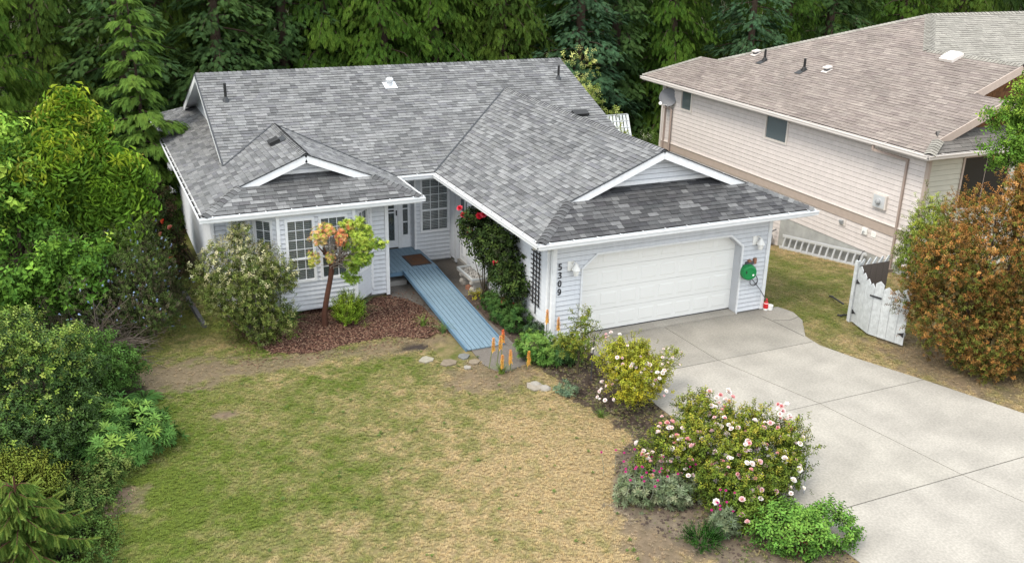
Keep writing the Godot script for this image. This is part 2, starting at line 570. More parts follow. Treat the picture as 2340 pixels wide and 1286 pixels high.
func tab(b: MB, q: PackedVector2Array, o: Vector3, u: Vector3, vv: Vector3, nn: Vector3, y: float, expo: float, t: float) -> void:
	var p := PackedVector2Array(q)
	if Geometry2D.is_polygon_clockwise(p):
		p.reverse()
	var h := []
	for s in p:
		h.append(o + u * s.x + vv * s.y + nn * (0.002 + t * (1.0 - (s.y - y) / expo)))
	for i in range(1, p.size() - 1):
		b.tri(h[0], h[i], h[i + 1])
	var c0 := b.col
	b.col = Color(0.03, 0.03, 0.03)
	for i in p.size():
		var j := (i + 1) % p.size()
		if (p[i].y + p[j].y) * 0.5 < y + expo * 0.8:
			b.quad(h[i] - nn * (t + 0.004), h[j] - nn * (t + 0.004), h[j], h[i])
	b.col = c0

# Folded cap shingles along a hip or ridge.
func caps(roof: Node3D, called: String, a: Vector3, d: Vector3, na: Vector3, nb: Vector3, tones: Array, half := 0.14, step := 0.14, joined: MB = null) -> void:
	var dir := (d - a).normalized()
	var sa := na.cross(dir).normalized()
	var sb := nb.cross(dir).normalized()
	if sa.y > 0: sa = -sa
	if sb.y > 0: sb = -sb
	var mid := (na + nb).normalized()
	var l := a.distance_to(d)
	var k := 0
	while k * step < l - 0.03:
		var b: MB = joined if joined else MB.new()
		b.col = vary(tones[rng.randi() % tones.size()], 0.12)
		var p := a + dir * (k * step)
		var e := a + dir * minf(k * step + step * 1.06, l)
		var rows := []
		for s in [[p, 0.030], [e, 0.014]]:
			var c: Vector3 = s[0]
			rows.append([c + sa * half + mid * (s[1] * 0.6), c + sa * half * 0.45 + mid * (s[1] + 0.010), c + mid * (s[1] + 0.012), c + sb * half * 0.45 + mid * (s[1] + 0.010), c + sb * half + mid * (s[1] * 0.6)])
		for i in 4:
			var q0: Vector3 = rows[0][i]
			var q1: Vector3 = rows[0][i + 1]
			var q2: Vector3 = rows[1][i + 1]
			var q3: Vector3 = rows[1][i]
			if (q1 - q0).cross(q2 - q0).dot(mid) > 0:
				b.quad(q0, q1, q2, q3)
			else:
				b.quad(q1, q0, q3, q2)
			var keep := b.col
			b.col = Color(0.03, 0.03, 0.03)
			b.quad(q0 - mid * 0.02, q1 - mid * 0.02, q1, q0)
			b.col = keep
		if not joined:
			part(called, b, M.shingle, roof)
		k += 1

func gutter(home: Node3D, p: Vector3, q: Vector3, out: Vector3, straps := 0.62, m: Material = null) -> void:
	m = m if m else M.gutter_white
	var g := group_node("gutter", home)
	var d := UP * -0.02
	var b := MB.new()
	b.beam(p + d - UP * 0.115 + out * 0.045, q + d - UP * 0.115 + out * 0.045, 0.09, 0.008)
	b.beam(p + d - UP * 0.06 + out * 0.004, q + d - UP * 0.06 + out * 0.004, 0.008, 0.11)
	b.beam(p + d - UP * 0.078 + out * 0.092, q + d - UP * 0.078 + out * 0.092, 0.010, 0.082)
	b.beam(p + d - UP * 0.026 + out * 0.100, q + d - UP * 0.026 + out * 0.100, 0.034, 0.026)
	part("gutter_channel", b, m, g)
	var s := MB.new()
	s.beam(p + d - UP * 0.095 + out * 0.047, q + d - UP * 0.095 + out * 0.047, 0.074, 0.012)
	part("gutter_bed", s, M.gutter_inside, g)  # dark strip along the bottom of the channel
	var l := p.distance_to(q)
	var n := int(l / straps)
	for i in n:
		var c := p.lerp(q, (i + 0.5) / n)
		var st := MB.new()
		st.beam(c - out * 0.05 - UP * 0.004, c + out * 0.10 - UP * 0.008, 0.028, 0.006)
		part("gutter_strap", st, m, g)

func bar(called: String, p: Vector3, q: Vector3, w: float, h: float, m: Material, parent: Node) -> MeshInstance3D:
	var b := MB.new()
	b.beam(p, q, w, h)
	return part(called, b, m, parent)

func block(called: String, c: Vector3, s: Vector3, m: Material, parent: Node, bs := Basis.IDENTITY) -> MeshInstance3D:
	var b := MB.new()
	b.box(c, s, bs)
	return part(called, b, m, parent)

# A window on a wall: o is the lower left corner of the frame on the wall's face.
func window(home: Node3D, o: Vector3, u: Vector3, w: float, h: float, cols: int, rails: Array, blind := 1.0, m: Material = null, depth := 0.5, glass: Material = null) -> Node3D:
	m = m if m else M.trim
	var nn := u.cross(UP)
	var bs := Basis(u, UP, nn)
	var g := group_node("window", home)
	var f := 0.07
	var at := func(x: float, y: float, d: float) -> Vector3: return o + u * x + UP * y + nn * d
	var fr := MB.new()
	fr.box(at.call(w / 2, f / 2, 0.012), Vector3(w, f, 0.07), bs)
	fr.box(at.call(w / 2, h - f / 2, 0.012), Vector3(w, f, 0.07), bs)
	fr.box(at.call(f / 2, h / 2, 0.012), Vector3(f, h - 2 * f, 0.07), bs)
	fr.box(at.call(w - f / 2, h / 2, 0.012), Vector3(f, h - 2 * f, 0.07), bs)
	part("frame", fr, m, g)
	var gx := w - 2 * f
	var gh := h - 2 * f
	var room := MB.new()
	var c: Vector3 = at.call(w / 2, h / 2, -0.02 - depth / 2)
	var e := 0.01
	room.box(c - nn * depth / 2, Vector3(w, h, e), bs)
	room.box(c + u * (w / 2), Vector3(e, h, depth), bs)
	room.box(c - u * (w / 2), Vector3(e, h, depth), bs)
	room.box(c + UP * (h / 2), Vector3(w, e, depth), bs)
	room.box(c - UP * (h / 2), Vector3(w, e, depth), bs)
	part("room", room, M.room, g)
	# rails: [height of the bar's middle (0..1), rows in the sash below it], from the bottom up; the last one is the top
	var y0 := 0.0
	for r in rails:
		var y1: float = r[0]
		var sash := g
		var gl := MB.new()
		gl.box(at.call(w / 2, f + gh * (y0 + y1) / 2, -0.008), Vector3(gx, gh * (y1 - y0), 0.005), bs)
		part("pane", gl, glass if glass else M.glass, sash)
		if y1 < 0.999:
			block("sash_rail", at.call(w / 2, f + gh * y1, 0.014), Vector3(gx, 0.05, 0.045), m, g, bs)
		for k in range(1, r[1]):
			block("muntin", at.call(w / 2, f + gh * lerpf(y0, y1, float(k) / r[1]), 0.0), Vector3(gx, 0.017, 0.014), m, g, bs)
		for k in range(1, cols):
			block("muntin", at.call(f + gx * k / cols, f + gh * (y0 + y1) / 2, 0.0), Vector3(0.017, gh * (y1 - y0), 0.0145), m, g, bs)
		y0 = y1
	if blind > 0.0:
		var bl := MB.new()
		var n := int(gh * blind / 0.05)
		for i in n:
			var tilt := Basis(u, 0.55) * bs
			bl.box(at.call(w / 2, h - f - 0.03 - i * 0.05, -0.055), Vector3(gx, 0.042, 0.003), tilt)
		stuff(part("blind", bl, M.blind, g))
	return g

func shade(c: Color, k: float) -> Color:
	return Color(c.r * k, c.g * k, c.b * k)

# ---------------------------------------------------------------- setting
func build_ground() -> void:
	var b := MB.new()
	var xs := []
	var x := -16.0
	while x < 14.01:
		xs.append(x)
		x += 0.125
	var zs := []
	var z := -18.0
	while z < 13.01:
		zs.append(z)
		z += 0.125
	var px := [-260.0, -90.0, -40.0, -22.0] + xs + [18.0, 26.0, 40.0, 90.0, 320.0]
	var pz := [-330.0, -110.0, -50.0, -30.0, -22.0] + zs + [18.0, 30.0, 60.0, 140.0]
	var w := px.size()
	var vs := PackedVector3Array()
	var ns := PackedVector3Array()
	var cs := PackedColorArray()
	for q in pz:
		for p in px:
			var h := land(p, q)
			var pt := Vector2(p, q)
			if not (in_poly(pt, DRIVE) or in_poly(pt, WALK)):
				h += n_fine.get_noise_2d(p * 2.0, q * 2.0) * 0.012
			else:
				h -= 0.05
			vs.append(Vector3(p, h, q))
			ns.append(Vector3(-(land(p + 0.05, q) - land(p - 0.05, q)) * 10.0, 1, -(land(p, q + 0.05) - land(p, q - 0.05)) * 10.0).normalized())
			cs.append(yard_color(p, q))
	var ix := PackedInt32Array()
	for j in pz.size() - 1:
		for i in w - 1:
			var a := j * w + i
			ix.append_array([a, a + 1, a + w, a + 1, a + w + 1, a + w])
	var arr := []
	arr.resize(Mesh.ARRAY_MAX)
	arr[Mesh.ARRAY_VERTEX] = vs
	arr[Mesh.ARRAY_NORMAL] = ns
	arr[Mesh.ARRAY_COLOR] = cs
	arr[Mesh.ARRAY_INDEX] = ix
	var m := ArrayMesh.new()
	m.add_surface_from_arrays(Mesh.PRIMITIVE_TRIANGLES, arr)
	var g := put("ground", m, M.ground, self)
	tag(g, "lawn, bare soil and garden beds round the two houses", "ground", "", "structure")

func slab2(b: MB, poly: PackedVector2Array, y: float, thick: float) -> void:
	var p := PackedVector2Array(poly)
	if not Geometry2D.is_polygon_clockwise(p):
		p.reverse()
	var pts := PackedVector3Array()
	for q in p:
		pts.append(Vector3(q.x, y, q.y))
	var nn := Vector3.ZERO
	for i in pts.size():
		nn += (pts[i] - pts[0]).cross(pts[(i + 1) % pts.size()] - pts[0])
	if nn.y < 0:
		pts.reverse()
	b.slab(pts, Vector3(0, -thick, 0))

func build_paving() -> void:
	var d := thing("driveway", "pale concrete driveway of jointed slabs in front of the garage door", "driveway")
	d.set_meta("kind", "structure")
	var under := MB.new()
	slab2(under, DRIVE, -0.012, 0.06)
	part("joint_bed", under, M.joint, d)
	# joints measured along the drive: one long line and three cross lines
	var long_l := PackedVector2Array([Vector2(-2, -1), Vector2(3.29, -1), Vector2(3.30, 0.23), Vector2(3.40, 2.28), Vector2(4.18, 5.01), Vector2(4.74, 8.39), Vector2(5.7, 12.0), Vector2(7.2, 18.0), Vector2(-2, 18)])
	var g := 0.02
	var zs := [-1.0, 2.31, 5.03, 8.43, 11.9, 18.0]
	for side in 2:
		for k in zs.size() - 1:
			var strip := rect2(-3, zs[k] + g / 2, 14, zs[k + 1] - g / 2)
			for q in Geometry2D.intersect_polygons(DRIVE, strip):
				var cuts: Array
				if side == 0:
					cuts = Geometry2D.intersect_polygons(q, Geometry2D.offset_polygon(long_l, -g / 2)[0])
				else:
					cuts = Geometry2D.clip_polygons(q, Geometry2D.offset_polygon(long_l, g / 2)[0])
				for s in cuts:
					var b := MB.new()
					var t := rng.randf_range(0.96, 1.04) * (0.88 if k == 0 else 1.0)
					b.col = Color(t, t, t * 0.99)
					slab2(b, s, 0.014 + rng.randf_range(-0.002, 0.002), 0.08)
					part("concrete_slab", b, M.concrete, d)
	for q in [[Vector3(6.2, 0, 0.45), Vector3(6.28, 0, 1.1), Vector3(6.36, 0, 1.95)], [Vector3(6.3, 0, 0.8), Vector3(6.7, 0, 0.95), Vector3(7.1, 0, 0.85)]]:
		for k in q.size() - 1:
			bar("crack", q[k] + UP * 0.017, q[k + 1] + UP * 0.017, 0.012, 0.004, M.joint, d)
	var ap := MB.new()
	ap.box(Vector3(3.18, 0.03, -0.09), Vector3(4.8, 0.06, 0.36))
	part("garage_sill", ap, M.concrete, d)
	var w := thing("walkway", "grey exposed-aggregate walk between the blue ramp and the garage wall", "walkway")
	w.set_meta("kind", "structure")
	var zz := [-7.2, -5.35, -1.9, -0.42, 1.4]
	for k in 4:
		for s in Geometry2D.intersect_polygons(WALK, rect2(-3, zz[k] + 0.006, 1, zz[k + 1] - 0.006)):
			var b := MB.new()
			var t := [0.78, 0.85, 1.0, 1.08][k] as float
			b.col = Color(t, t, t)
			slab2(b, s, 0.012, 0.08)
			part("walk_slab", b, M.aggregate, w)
	var st := MB.new()
	st.box(Vector3(-2.35, 0.08, -5.75), Vector3(0.74, 0.14, 0.75))
	part("concrete_step", st, M.old_concrete, w)
	var st2 := MB.new()
	st2.box(Vector3(-2.0, 0.17, -6.4), Vector3(1.44, 0.30, 0.9))
	part("concrete_step", st2, M.old_concrete, w)

# ---------------------------------------------------------------- the grey house
func build_house() -> void:
	var h := thing("grey_house", "white-sided bungalow with a mottled grey shingle roof and an attached garage", "house")
	var s: Material = M.siding
	var wt := HE - 0.19
	# walls: outline and openings are in the wall's plane
	var wall := group_node("garage_front_wall", h)
	var open := PackedVector2Array([Vector2(0.80, -0.2), Vector2(5.60, -0.2), Vector2(5.60, 1.93), Vector2(5.18, 2.27), Vector2(1.22, 2.27), Vector2(0.80, 1.93)])
	siding(wall, Vector3.ZERO, Vector3.RIGHT, rect2(0, 0.06, 6.47, wt), [open], s)
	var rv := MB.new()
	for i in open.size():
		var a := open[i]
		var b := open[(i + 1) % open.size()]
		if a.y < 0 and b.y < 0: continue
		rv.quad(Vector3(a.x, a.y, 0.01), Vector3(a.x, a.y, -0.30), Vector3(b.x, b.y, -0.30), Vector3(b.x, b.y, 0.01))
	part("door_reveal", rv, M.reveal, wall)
	for i in range(1, 6):
		var a := open[i]
		var b := open[(i + 1) % 6]
		var c := Vector2(3.2, 1.2)
		var oa := (a - c).normalized() * 0.035
		var ob := (b - c).normalized() * 0.035
		var pa := Vector3(a.x + signf(oa.x) * 0.03, maxf(a.y, 0.0) + (0.03 if a.y > 1 else 0.0), 0.03)
		var pb := Vector3(b.x + signf(ob.x) * 0.03, maxf(b.y, 0.0) + (0.03 if b.y > 1 else 0.0), 0.03)
		bar("door_casing", pa, pb, 0.03 + 0.002 * i, 0.05, M.trim, wall)
	# sectional door: four sections with eight raised panels each
	var gd := group_node("garage_door", h)
	var sh := 2.30 / 4.0
	for r in 4:
		var b := MB.new()
		b.box(Vector3(3.2, 0.07 + sh * (r + 0.5), -0.30), Vector3(4.86, sh - 0.008, 0.05))
		part("door_section", b, M.garage_door, gd)
		for k in 8:
			var p := MB.new()
			var cx := 0.88 + 4.64 * (k + 0.5) / 8.0
			var cy := 0.07 + sh * (r + 0.5)
			var hw := 0.235
			var hh := sh * 0.5 - 0.115
			var z0 := -0.2748
			var q := [Vector3(cx - hw, cy - hh, z0), Vector3(cx + hw, cy - hh, z0), Vector3(cx + hw, cy + hh, z0), Vector3(cx - hw, cy + hh, z0)]
			var e := []
			for t in q:
				e.append(Vector3(cx + (t.x - cx) * 0.9, cy + (t.y - cy) * 0.82, z0 + 0.009))
			p.quad(e[0], e[1], e[2], e[3])
			for i in 4:
				p.quad(q[i], q[(i + 1) % 4], e[(i + 1) % 4], e[i])
			part("raised_panel", p, M.garage_door, gd)
	block("door_seal", Vector3(3.2, 0.072, -0.285), Vector3(4.8, 0.02, 0.05), M.iron, gd)
	# other walls
	wall = group_node("garage_side_wall", h)
	siding(wall, Vector3(0, 0, -7.03), Vector3(0, 0, 1), rect2(0, 0.16, 7.03, wt), [rect2(0.42, -1, 1.44, 2.42)], s)
	wall = group_node("entry_wall", h)
	siding(wall, Vector3(-1.13, 0, -7.03), Vector3.RIGHT, rect2(0, 0.06, 1.13, wt), [rect2(0.15, 0.96, 1.10, 2.68)], s)
	siding(wall, Vector3(-1.13, 0, -7.38), Vector3(0, 0, 1), rect2(0, 0.06, 0.35, wt), [], s)
	siding(wall, Vector3(-2.73, 0, -7.38), Vector3.RIGHT, rect2(0, 0.06, 1.6, wt), [rect2(0.22, 0.3, 1.55, 2.62)], s)
	wall = group_node("wing_wall", h)
	siding(wall, Vector3(-6.84, 0, -4.78), Vector3.RIGHT, rect2(0, 0.10, 4.11, wt), [rect2(0.50, -0.5, 3.62, 3.5)], s)
	siding(wall, Vector3(-2.73, 0, -4.78), Vector3(0, 0, -1), rect2(0, 0.10, 2.6, wt), [], s)
	wall = group_node("left_wall", h)
	siding(wall, Vector3(-7.22, 0, -16.8), Vector3(0, 0, 1), rect2(0, 0.16, 11.2, wt), [], s)
	siding(wall, Vector3(-7.22, 0, -5.6), Vector3.RIGHT, rect2(0, 0.16, 0.38, wt), [], s)
	siding(wall, Vector3(-6.84, 0, -5.6), Vector3(0, 0, 1), rect2(0, 0.16, 0.82, wt), [], s)
	var back := group_node("rear_wall", h)
	siding(back, Vector3(5.8, 0, -16.8), Vector3.LEFT, rect2(0, 0.1, 13.02, wt), [], s, 0.125, 0.02, true)
	siding(back, Vector3(5.8, -2.3, -7.4), Vector3(0, 0, -1), PackedVector2Array([Vector2(0, 2.4), Vector2(9.4, 2.4), Vector2(9.4, 2.3 + wt), Vector2(4.5, 2.3 + wt + 2.2), Vector2(0, 2.3 + wt + 0.2)]), [], s, 0.125, 0.02, true)
	siding(back, Vector3(6.47, -1.2, 0), Vector3(0, 0, -1), rect2(0, 1.25, 7.4, 1.2 + wt), [], s, 0.125, 0.02, true)
	# bay
	var bay := group_node("bay_window", h)
	var bp := [Vector3(-6.40, 0, -4.78), Vector3(-5.78, 0, -4.18), Vector3(-3.80, 0, -4.18), Vector3(-3.18, 0, -4.78)]
	for i in 3:
		var u: Vector3 = (bp[i + 1] - bp[i]).normalized()
		var w: float = bp[i].distance_to(bp[i + 1])
		var cut := [rect2(0.17, 0.95, 0.94, 2.70), rect2(1.04, 0.95, 1.81, 2.70)] if i == 1 else [rect2(0.14, 0.95, w - 0.14, 2.70)]
		siding(bay, bp[i], u, rect2(0, 0.20, w, wt), cut, s)
		var cols := 3 if i == 1 else 2
		for k in cut:
			window(h, bp[i] + u * k[0].x + UP * k[0].y, u, k[1].x - k[0].x, k[2].y - k[1].y, cols, [[0.36, 2], [1.0, 4]], 1.0 if k[0].x < 0.5 else 0.62)
	var fl := MB.new()
	fl.slab(PackedVector3Array([bp[0] + UP * 0.2, bp[1] + UP * 0.2, bp[2] + UP * 0.2, bp[3] + UP * 0.2]), Vector3(0, -0.05, 0))
	part("bay_floor", fl, M.soffit, bay)
	for i in [0, 1, 2, 3]:
		var q: Vector3 = bp[i]
		var y0 := 0.17 if i in [1, 2] else 0.3
		block("corner_trim", Vector3(q.x, (y0 + wt) / 2, q.z + 0.012), Vector3(0.085, wt - y0, 0.085), M.trim, bay)
	# corner posts
	for q in [[0.0, 0.0, 0.11], [6.47, 0.0, 0.11], [-2.73, -4.78, 0.10], [-6.84, -4.78, 0.10], [-7.22, -16.8, 0.1], [-7.22, -5.6, 0.09], [0.0, -7.03, 0.05], [-1.13, -7.03, 0.06], [-1.13, -7.38, 0.05]]:
		block("corner_trim", Vector3(q[0], wt / 2 + 0.02, q[1]), Vector3(q[2], wt - 0.04, q[2]), M.trim, h)
	# foundation, set back under the boards
	var f := MB.new()
	f.box(Vector3(0.40, 0.0, -0.1), Vector3(0.78, 0.3, 0.16))
	f.box(Vector3(6.03, -0.3, -0.1), Vector3(0.84, 0.9, 0.16))
	f.box(Vector3(0.09, 0.02, -3.5), Vector3(0.14, 0.34, 7.0))
	f.box(Vector3(-0.56, 0.0, -7.13), Vector3(1.1, 0.3, 0.16))
	f.box(Vector3(-4.8, 0.0, -4.95), Vector3(4.0, 0.5, 0.16))
	f.box(Vector3(-7.12, 0.0, -11.2), Vector3(0.16, 0.4, 11.2))
	f.box(Vector3(-6.74, 0.0, -5.2), Vector3(0.16, 0.4, 0.8))
	f.box(Vector3(-0.5, -0.2, -16.65), Vector3(12.3, 0.8, 0.16))
	f.box(Vector3(5.7, -0.9, -12.0), Vector3(0.16, 2.6, 9.3))
	f.box(Vector3(6.35, -0.5, -3.7), Vector3(0.16, 1.3, 7.2))
	part("foundation", f, M.old_concrete, h)
	# entry window, front door, side light
	window(h, Vector3(-0.98, 0.96, -7.03), Vector3.RIGHT, 0.95, 1.72, 3, [[0.40, 2], [1.0, 4]], 1.0)
	var dr := group_node("front_door", h)
	var dz := -7.38
	for q in [[-2.47, 1.5, 0.09, 2.1], [-1.53, 1.5, 0.09, 2.1]]:
		block("door_jamb", Vector3(q[0], q[1], dz + 0.02), Vector3(q[2], q[3], 0.09), M.trim, dr)
	block("door_head", Vector3(-2.0, 2.57, dz + 0.022), Vector3(1.03, 0.09, 0.09), M.trim, dr)
	for q in [[-2.0, 0.60, 0.84, 0.22], [-2.0, 1.60, 0.62, 0.04], [-2.0, 1.70, 0.62, 0.04], [-2.0, 2.46, 0.84, 0.11]]:
		block("storm_door_rail", Vector3(q[0], q[1], dz + 0.03), Vector3(q[2], q[3], 0.04), M.trim, dr)
	for x in [-2.365, -1.635]:
		block("storm_door_stile", Vector3(x, 1.53, dz + 0.031), Vector3(0.11, 1.75, 0.042), M.trim, dr)
	block("pane", Vector3(-2.0, 2.06, dz + 0.02), Vector3(0.62, 0.70, 0.005), M.glass, dr)
	block("pane", Vector3(-2.0, 1.15, dz + 0.02), Vector3(0.62, 0.90, 0.005), M.glass, dr)
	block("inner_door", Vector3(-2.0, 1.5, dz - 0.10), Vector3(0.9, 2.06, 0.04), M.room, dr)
	block("latch", Vector3(-1.63, 1.58, dz + 0.07), Vector3(0.035, 0.16, 0.03), M.iron, dr)
	var sl := group_node("side_light", h)
	block("side_panel", Vector3(-1.34, 0.65, dz + 0.02), Vector3(0.29, 0.40, 0.05), M.trim, sl)
	for x in [-1.453, -1.227]:
		block("side_stile", Vector3(x, 1.70, dz + 0.02), Vector3(0.065, 1.70, 0.05), M.trim, sl)
	for k in 4:
		block("pane", Vector3(-1.34, 1.05 + k * 0.42, dz + 0.01), Vector3(0.16, 0.39, 0.005), M.glass, sl)
		block("muntin", Vector3(-1.34, 1.26 + k * 0.42, dz + 0.022), Vector3(0.16, 0.03, 0.03), M.trim, sl)
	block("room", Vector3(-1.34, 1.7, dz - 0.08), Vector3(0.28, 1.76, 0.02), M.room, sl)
	# side door in the garage wall, recessed
	var sd := group_node("side_door", h)
	block("door_slab", Vector3(-0.10 + 0.22, 1.24, -6.02), Vector3(0.04, 2.2, 0.84), M.trim, sd)
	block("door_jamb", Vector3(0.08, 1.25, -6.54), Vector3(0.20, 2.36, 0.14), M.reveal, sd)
	block("door_jamb", Vector3(0.08, 1.25, -5.592), Vector3(0.20, 2.36, 0.03), M.trim, sd)
	block("door_head", Vector3(0.08, 2.37, -6.0), Vector3(0.20, 0.1, 0.9), M.trim, sd)
	for z in [-6.22, -5.82]:
		block("door_panel", Vector3(0.088, 0.75, z), Vector3(0.03, 0.8, 0.24), M.trim, sd)
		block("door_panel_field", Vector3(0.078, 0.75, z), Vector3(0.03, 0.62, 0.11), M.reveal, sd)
		block("door_light", Vector3(0.088, 1.95, z), Vector3(0.03, 0.34, 0.22), M.reflection_pane, sd)
		block("door_panel", Vector3(0.088, 1.42, z), Vector3(0.03, 0.34, 0.24), M.trim, sd)
	var lk := MB.new()
	lk.tube([Vector3(0.09, 1.0, -5.66), Vector3(0.03, 1.0, -5.66)], [0.03, 0.035], 8)
	part("door_knob", lk, M.meter_grey, sd)
	build_roof(h)
	# house number, one digit above the other
	var digits := ["5", "3", "0", "9"]
	var font := SystemFont.new()
	font.font_names = PackedStringArray(["Droid Sans"])
	font.font_weight = 600
	for i in 4:
		var tm := TextMesh.new()
		tm.text = digits[i]
		tm.font = font
		tm.font_size = 48
		tm.pixel_size = 0.0048
		tm.depth = 0.012
		put("house_number_digit", tm, M.iron, h, Transform3D(Basis.IDENTITY.scaled(Vector3(0.88, 1.0, 1.0)), Vector3(0.155 + 0.008 * i * 0.0, 2.08 - i * 0.217, 0.034)))
	for x in [0.50, 6.07]:
		var lamp := group_node("wall_lamp", h, Vector3(x, 2.02, 0.0))
		block("back_plate", Vector3(-0.06, 0.06, 0.03), Vector3(0.16, 0.24, 0.03), M.white_plastic, lamp)
		var hood := MB.new()
		hood.lathe([Vector2(0.125, 0.0), Vector2(0.05, 0.13), Vector2(0.02, 0.17)], Vector3(0.03, -0.02, 0.16), 6)
		part("lamp_hood", hood, M.white_plastic, lamp)
		var body := MB.new()
		body.lathe([Vector2(0.03, -0.16), Vector2(0.06, -0.14), Vector2(0.09, 0.0)], Vector3(0.03, -0.02, 0.16), 6)
		part("lamp_shade", body, M.reflection_pane if false else M.white_plastic, lamp)
		var arm := MB.new()
		arm.tube([Vector3(-0.04, 0.1, 0.04), Vector3(-0.02, 0.19, 0.10), Vector3(0.03, 0.15, 0.16)], [0.016, 0.016, 0.014], 6)
		part("lamp_arm", arm, M.white_plastic, lamp)

func build_roof(h: Node3D) -> void:
	var roof := group_node("roof", h)
	var rest := MB.new()
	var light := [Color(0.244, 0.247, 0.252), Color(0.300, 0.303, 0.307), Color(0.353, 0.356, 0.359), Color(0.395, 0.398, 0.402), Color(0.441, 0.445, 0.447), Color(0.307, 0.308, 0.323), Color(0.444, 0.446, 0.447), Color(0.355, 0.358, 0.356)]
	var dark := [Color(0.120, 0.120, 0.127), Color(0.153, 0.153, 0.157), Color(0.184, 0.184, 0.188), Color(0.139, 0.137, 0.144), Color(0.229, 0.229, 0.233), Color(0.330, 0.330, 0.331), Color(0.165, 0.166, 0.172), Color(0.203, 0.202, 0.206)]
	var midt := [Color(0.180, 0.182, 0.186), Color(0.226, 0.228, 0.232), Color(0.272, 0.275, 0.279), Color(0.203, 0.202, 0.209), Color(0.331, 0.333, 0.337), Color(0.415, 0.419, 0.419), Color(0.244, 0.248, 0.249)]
	var R := Vector3.RIGHT
	var F := Vector3(0, 0, 1)
	# garage wing
	var gh := HE + SL * 3.985
	var a0 := Vector3(-0.75, HE, 0.75)
	var a1 := Vector3(7.22, HE, 0.75)
	var rl := Vector3(0.58, HE + 0.536, -0.45)
	var rr := Vector3(5.89, HE + 0.536, -0.45)
	var pk := Vector3(3.235, gh, -0.45)
	var pb := Vector3(3.235, gh, -10.265)
	var v1 := Vector3(-0.75, HE, -6.28)
	var v1r := Vector3(6.13, HE + SL * 1.09, -7.37)
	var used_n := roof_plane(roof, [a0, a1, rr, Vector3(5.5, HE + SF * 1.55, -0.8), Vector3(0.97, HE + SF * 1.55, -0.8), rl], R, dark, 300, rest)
	# left wing
	var wh := HE + SL * 2.805
	var b0 := Vector3(-7.59, HE, -4.03)
	var b1 := Vector3(-1.98, HE, -4.03)
	var ql := Vector3(-6.55, HE + 0.42, -4.97)
	var qr := Vector3(-3.02, HE + 0.42, -4.97)
	var wp := Vector3(-4.785, wh, -4.97)
	var wb := Vector3(-4.785, wh, -9.085)
	var v2 := Vector3(-1.98, HE, -6.28)
	var mr := Vector3(-6.55, HE + SL * 1.04, -7.32)
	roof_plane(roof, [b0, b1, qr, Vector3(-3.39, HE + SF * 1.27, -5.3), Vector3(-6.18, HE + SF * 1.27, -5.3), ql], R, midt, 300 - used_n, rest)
	# garage slopes
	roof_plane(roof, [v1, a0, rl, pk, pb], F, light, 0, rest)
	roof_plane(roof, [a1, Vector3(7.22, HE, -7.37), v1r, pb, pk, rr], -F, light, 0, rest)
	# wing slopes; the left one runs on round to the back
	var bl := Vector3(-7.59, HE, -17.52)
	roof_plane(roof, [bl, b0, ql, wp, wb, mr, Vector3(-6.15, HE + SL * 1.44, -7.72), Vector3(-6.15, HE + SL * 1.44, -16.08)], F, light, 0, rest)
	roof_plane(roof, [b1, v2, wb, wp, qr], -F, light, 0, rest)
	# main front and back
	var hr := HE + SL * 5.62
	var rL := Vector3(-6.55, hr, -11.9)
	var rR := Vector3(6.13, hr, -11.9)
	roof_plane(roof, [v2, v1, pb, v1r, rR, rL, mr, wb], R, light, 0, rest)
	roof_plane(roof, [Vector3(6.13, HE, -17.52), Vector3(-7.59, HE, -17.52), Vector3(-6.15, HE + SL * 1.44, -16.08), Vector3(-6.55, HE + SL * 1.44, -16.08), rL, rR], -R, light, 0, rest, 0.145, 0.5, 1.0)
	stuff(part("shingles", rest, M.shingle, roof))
	# caps
	var nF := Vector3(0, 1, SL).normalized()
	var nB := Vector3(0, 1, -SL).normalized()
	var nL := Vector3(-SL, 1, 0).normalized()
	var nR := Vector3(SL, 1, 0).normalized()
	var nH := Vector3(0, 1, SF).normalized()
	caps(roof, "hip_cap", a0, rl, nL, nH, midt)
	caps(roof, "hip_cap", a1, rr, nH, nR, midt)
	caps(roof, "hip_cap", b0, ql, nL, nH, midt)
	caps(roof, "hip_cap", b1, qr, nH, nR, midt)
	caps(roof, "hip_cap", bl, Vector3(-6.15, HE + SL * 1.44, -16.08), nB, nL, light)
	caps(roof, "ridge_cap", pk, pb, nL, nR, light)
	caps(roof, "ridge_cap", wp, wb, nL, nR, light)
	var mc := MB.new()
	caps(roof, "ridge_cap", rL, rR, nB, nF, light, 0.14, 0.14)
	# valleys
	for q in [[v1, pb, nL + nF], [v2, wb, nR + nF], [wb, mr, nL + nF], [pb, v1r, nR + nF]]:
		var up: Vector3 = q[2].normalized() * 0.016
		bar("valley_flashing", q[0] + up, q[1] + up, 0.055, 0.02, M.flashing, roof)
	# rakes, gable walls and their soffits
	var gg := group_node("garage_gable", h)
	gable(gg, rl, pk, rr, 0.35, SF * 1.55 + HE, M.siding)
	var gw := group_node("wing_gable", h)
	gable(gw, ql, wp, qr, 0.33, SF * 1.27 + HE, M.siding)
	# main gable faces left
	var gm := group_node("main_gable", h)
	var bk := Vector3(-6.55, HE + SL * 1.44, -16.08)
	var fr := Vector3(-6.55, HE + SL * 1.04, -7.32)
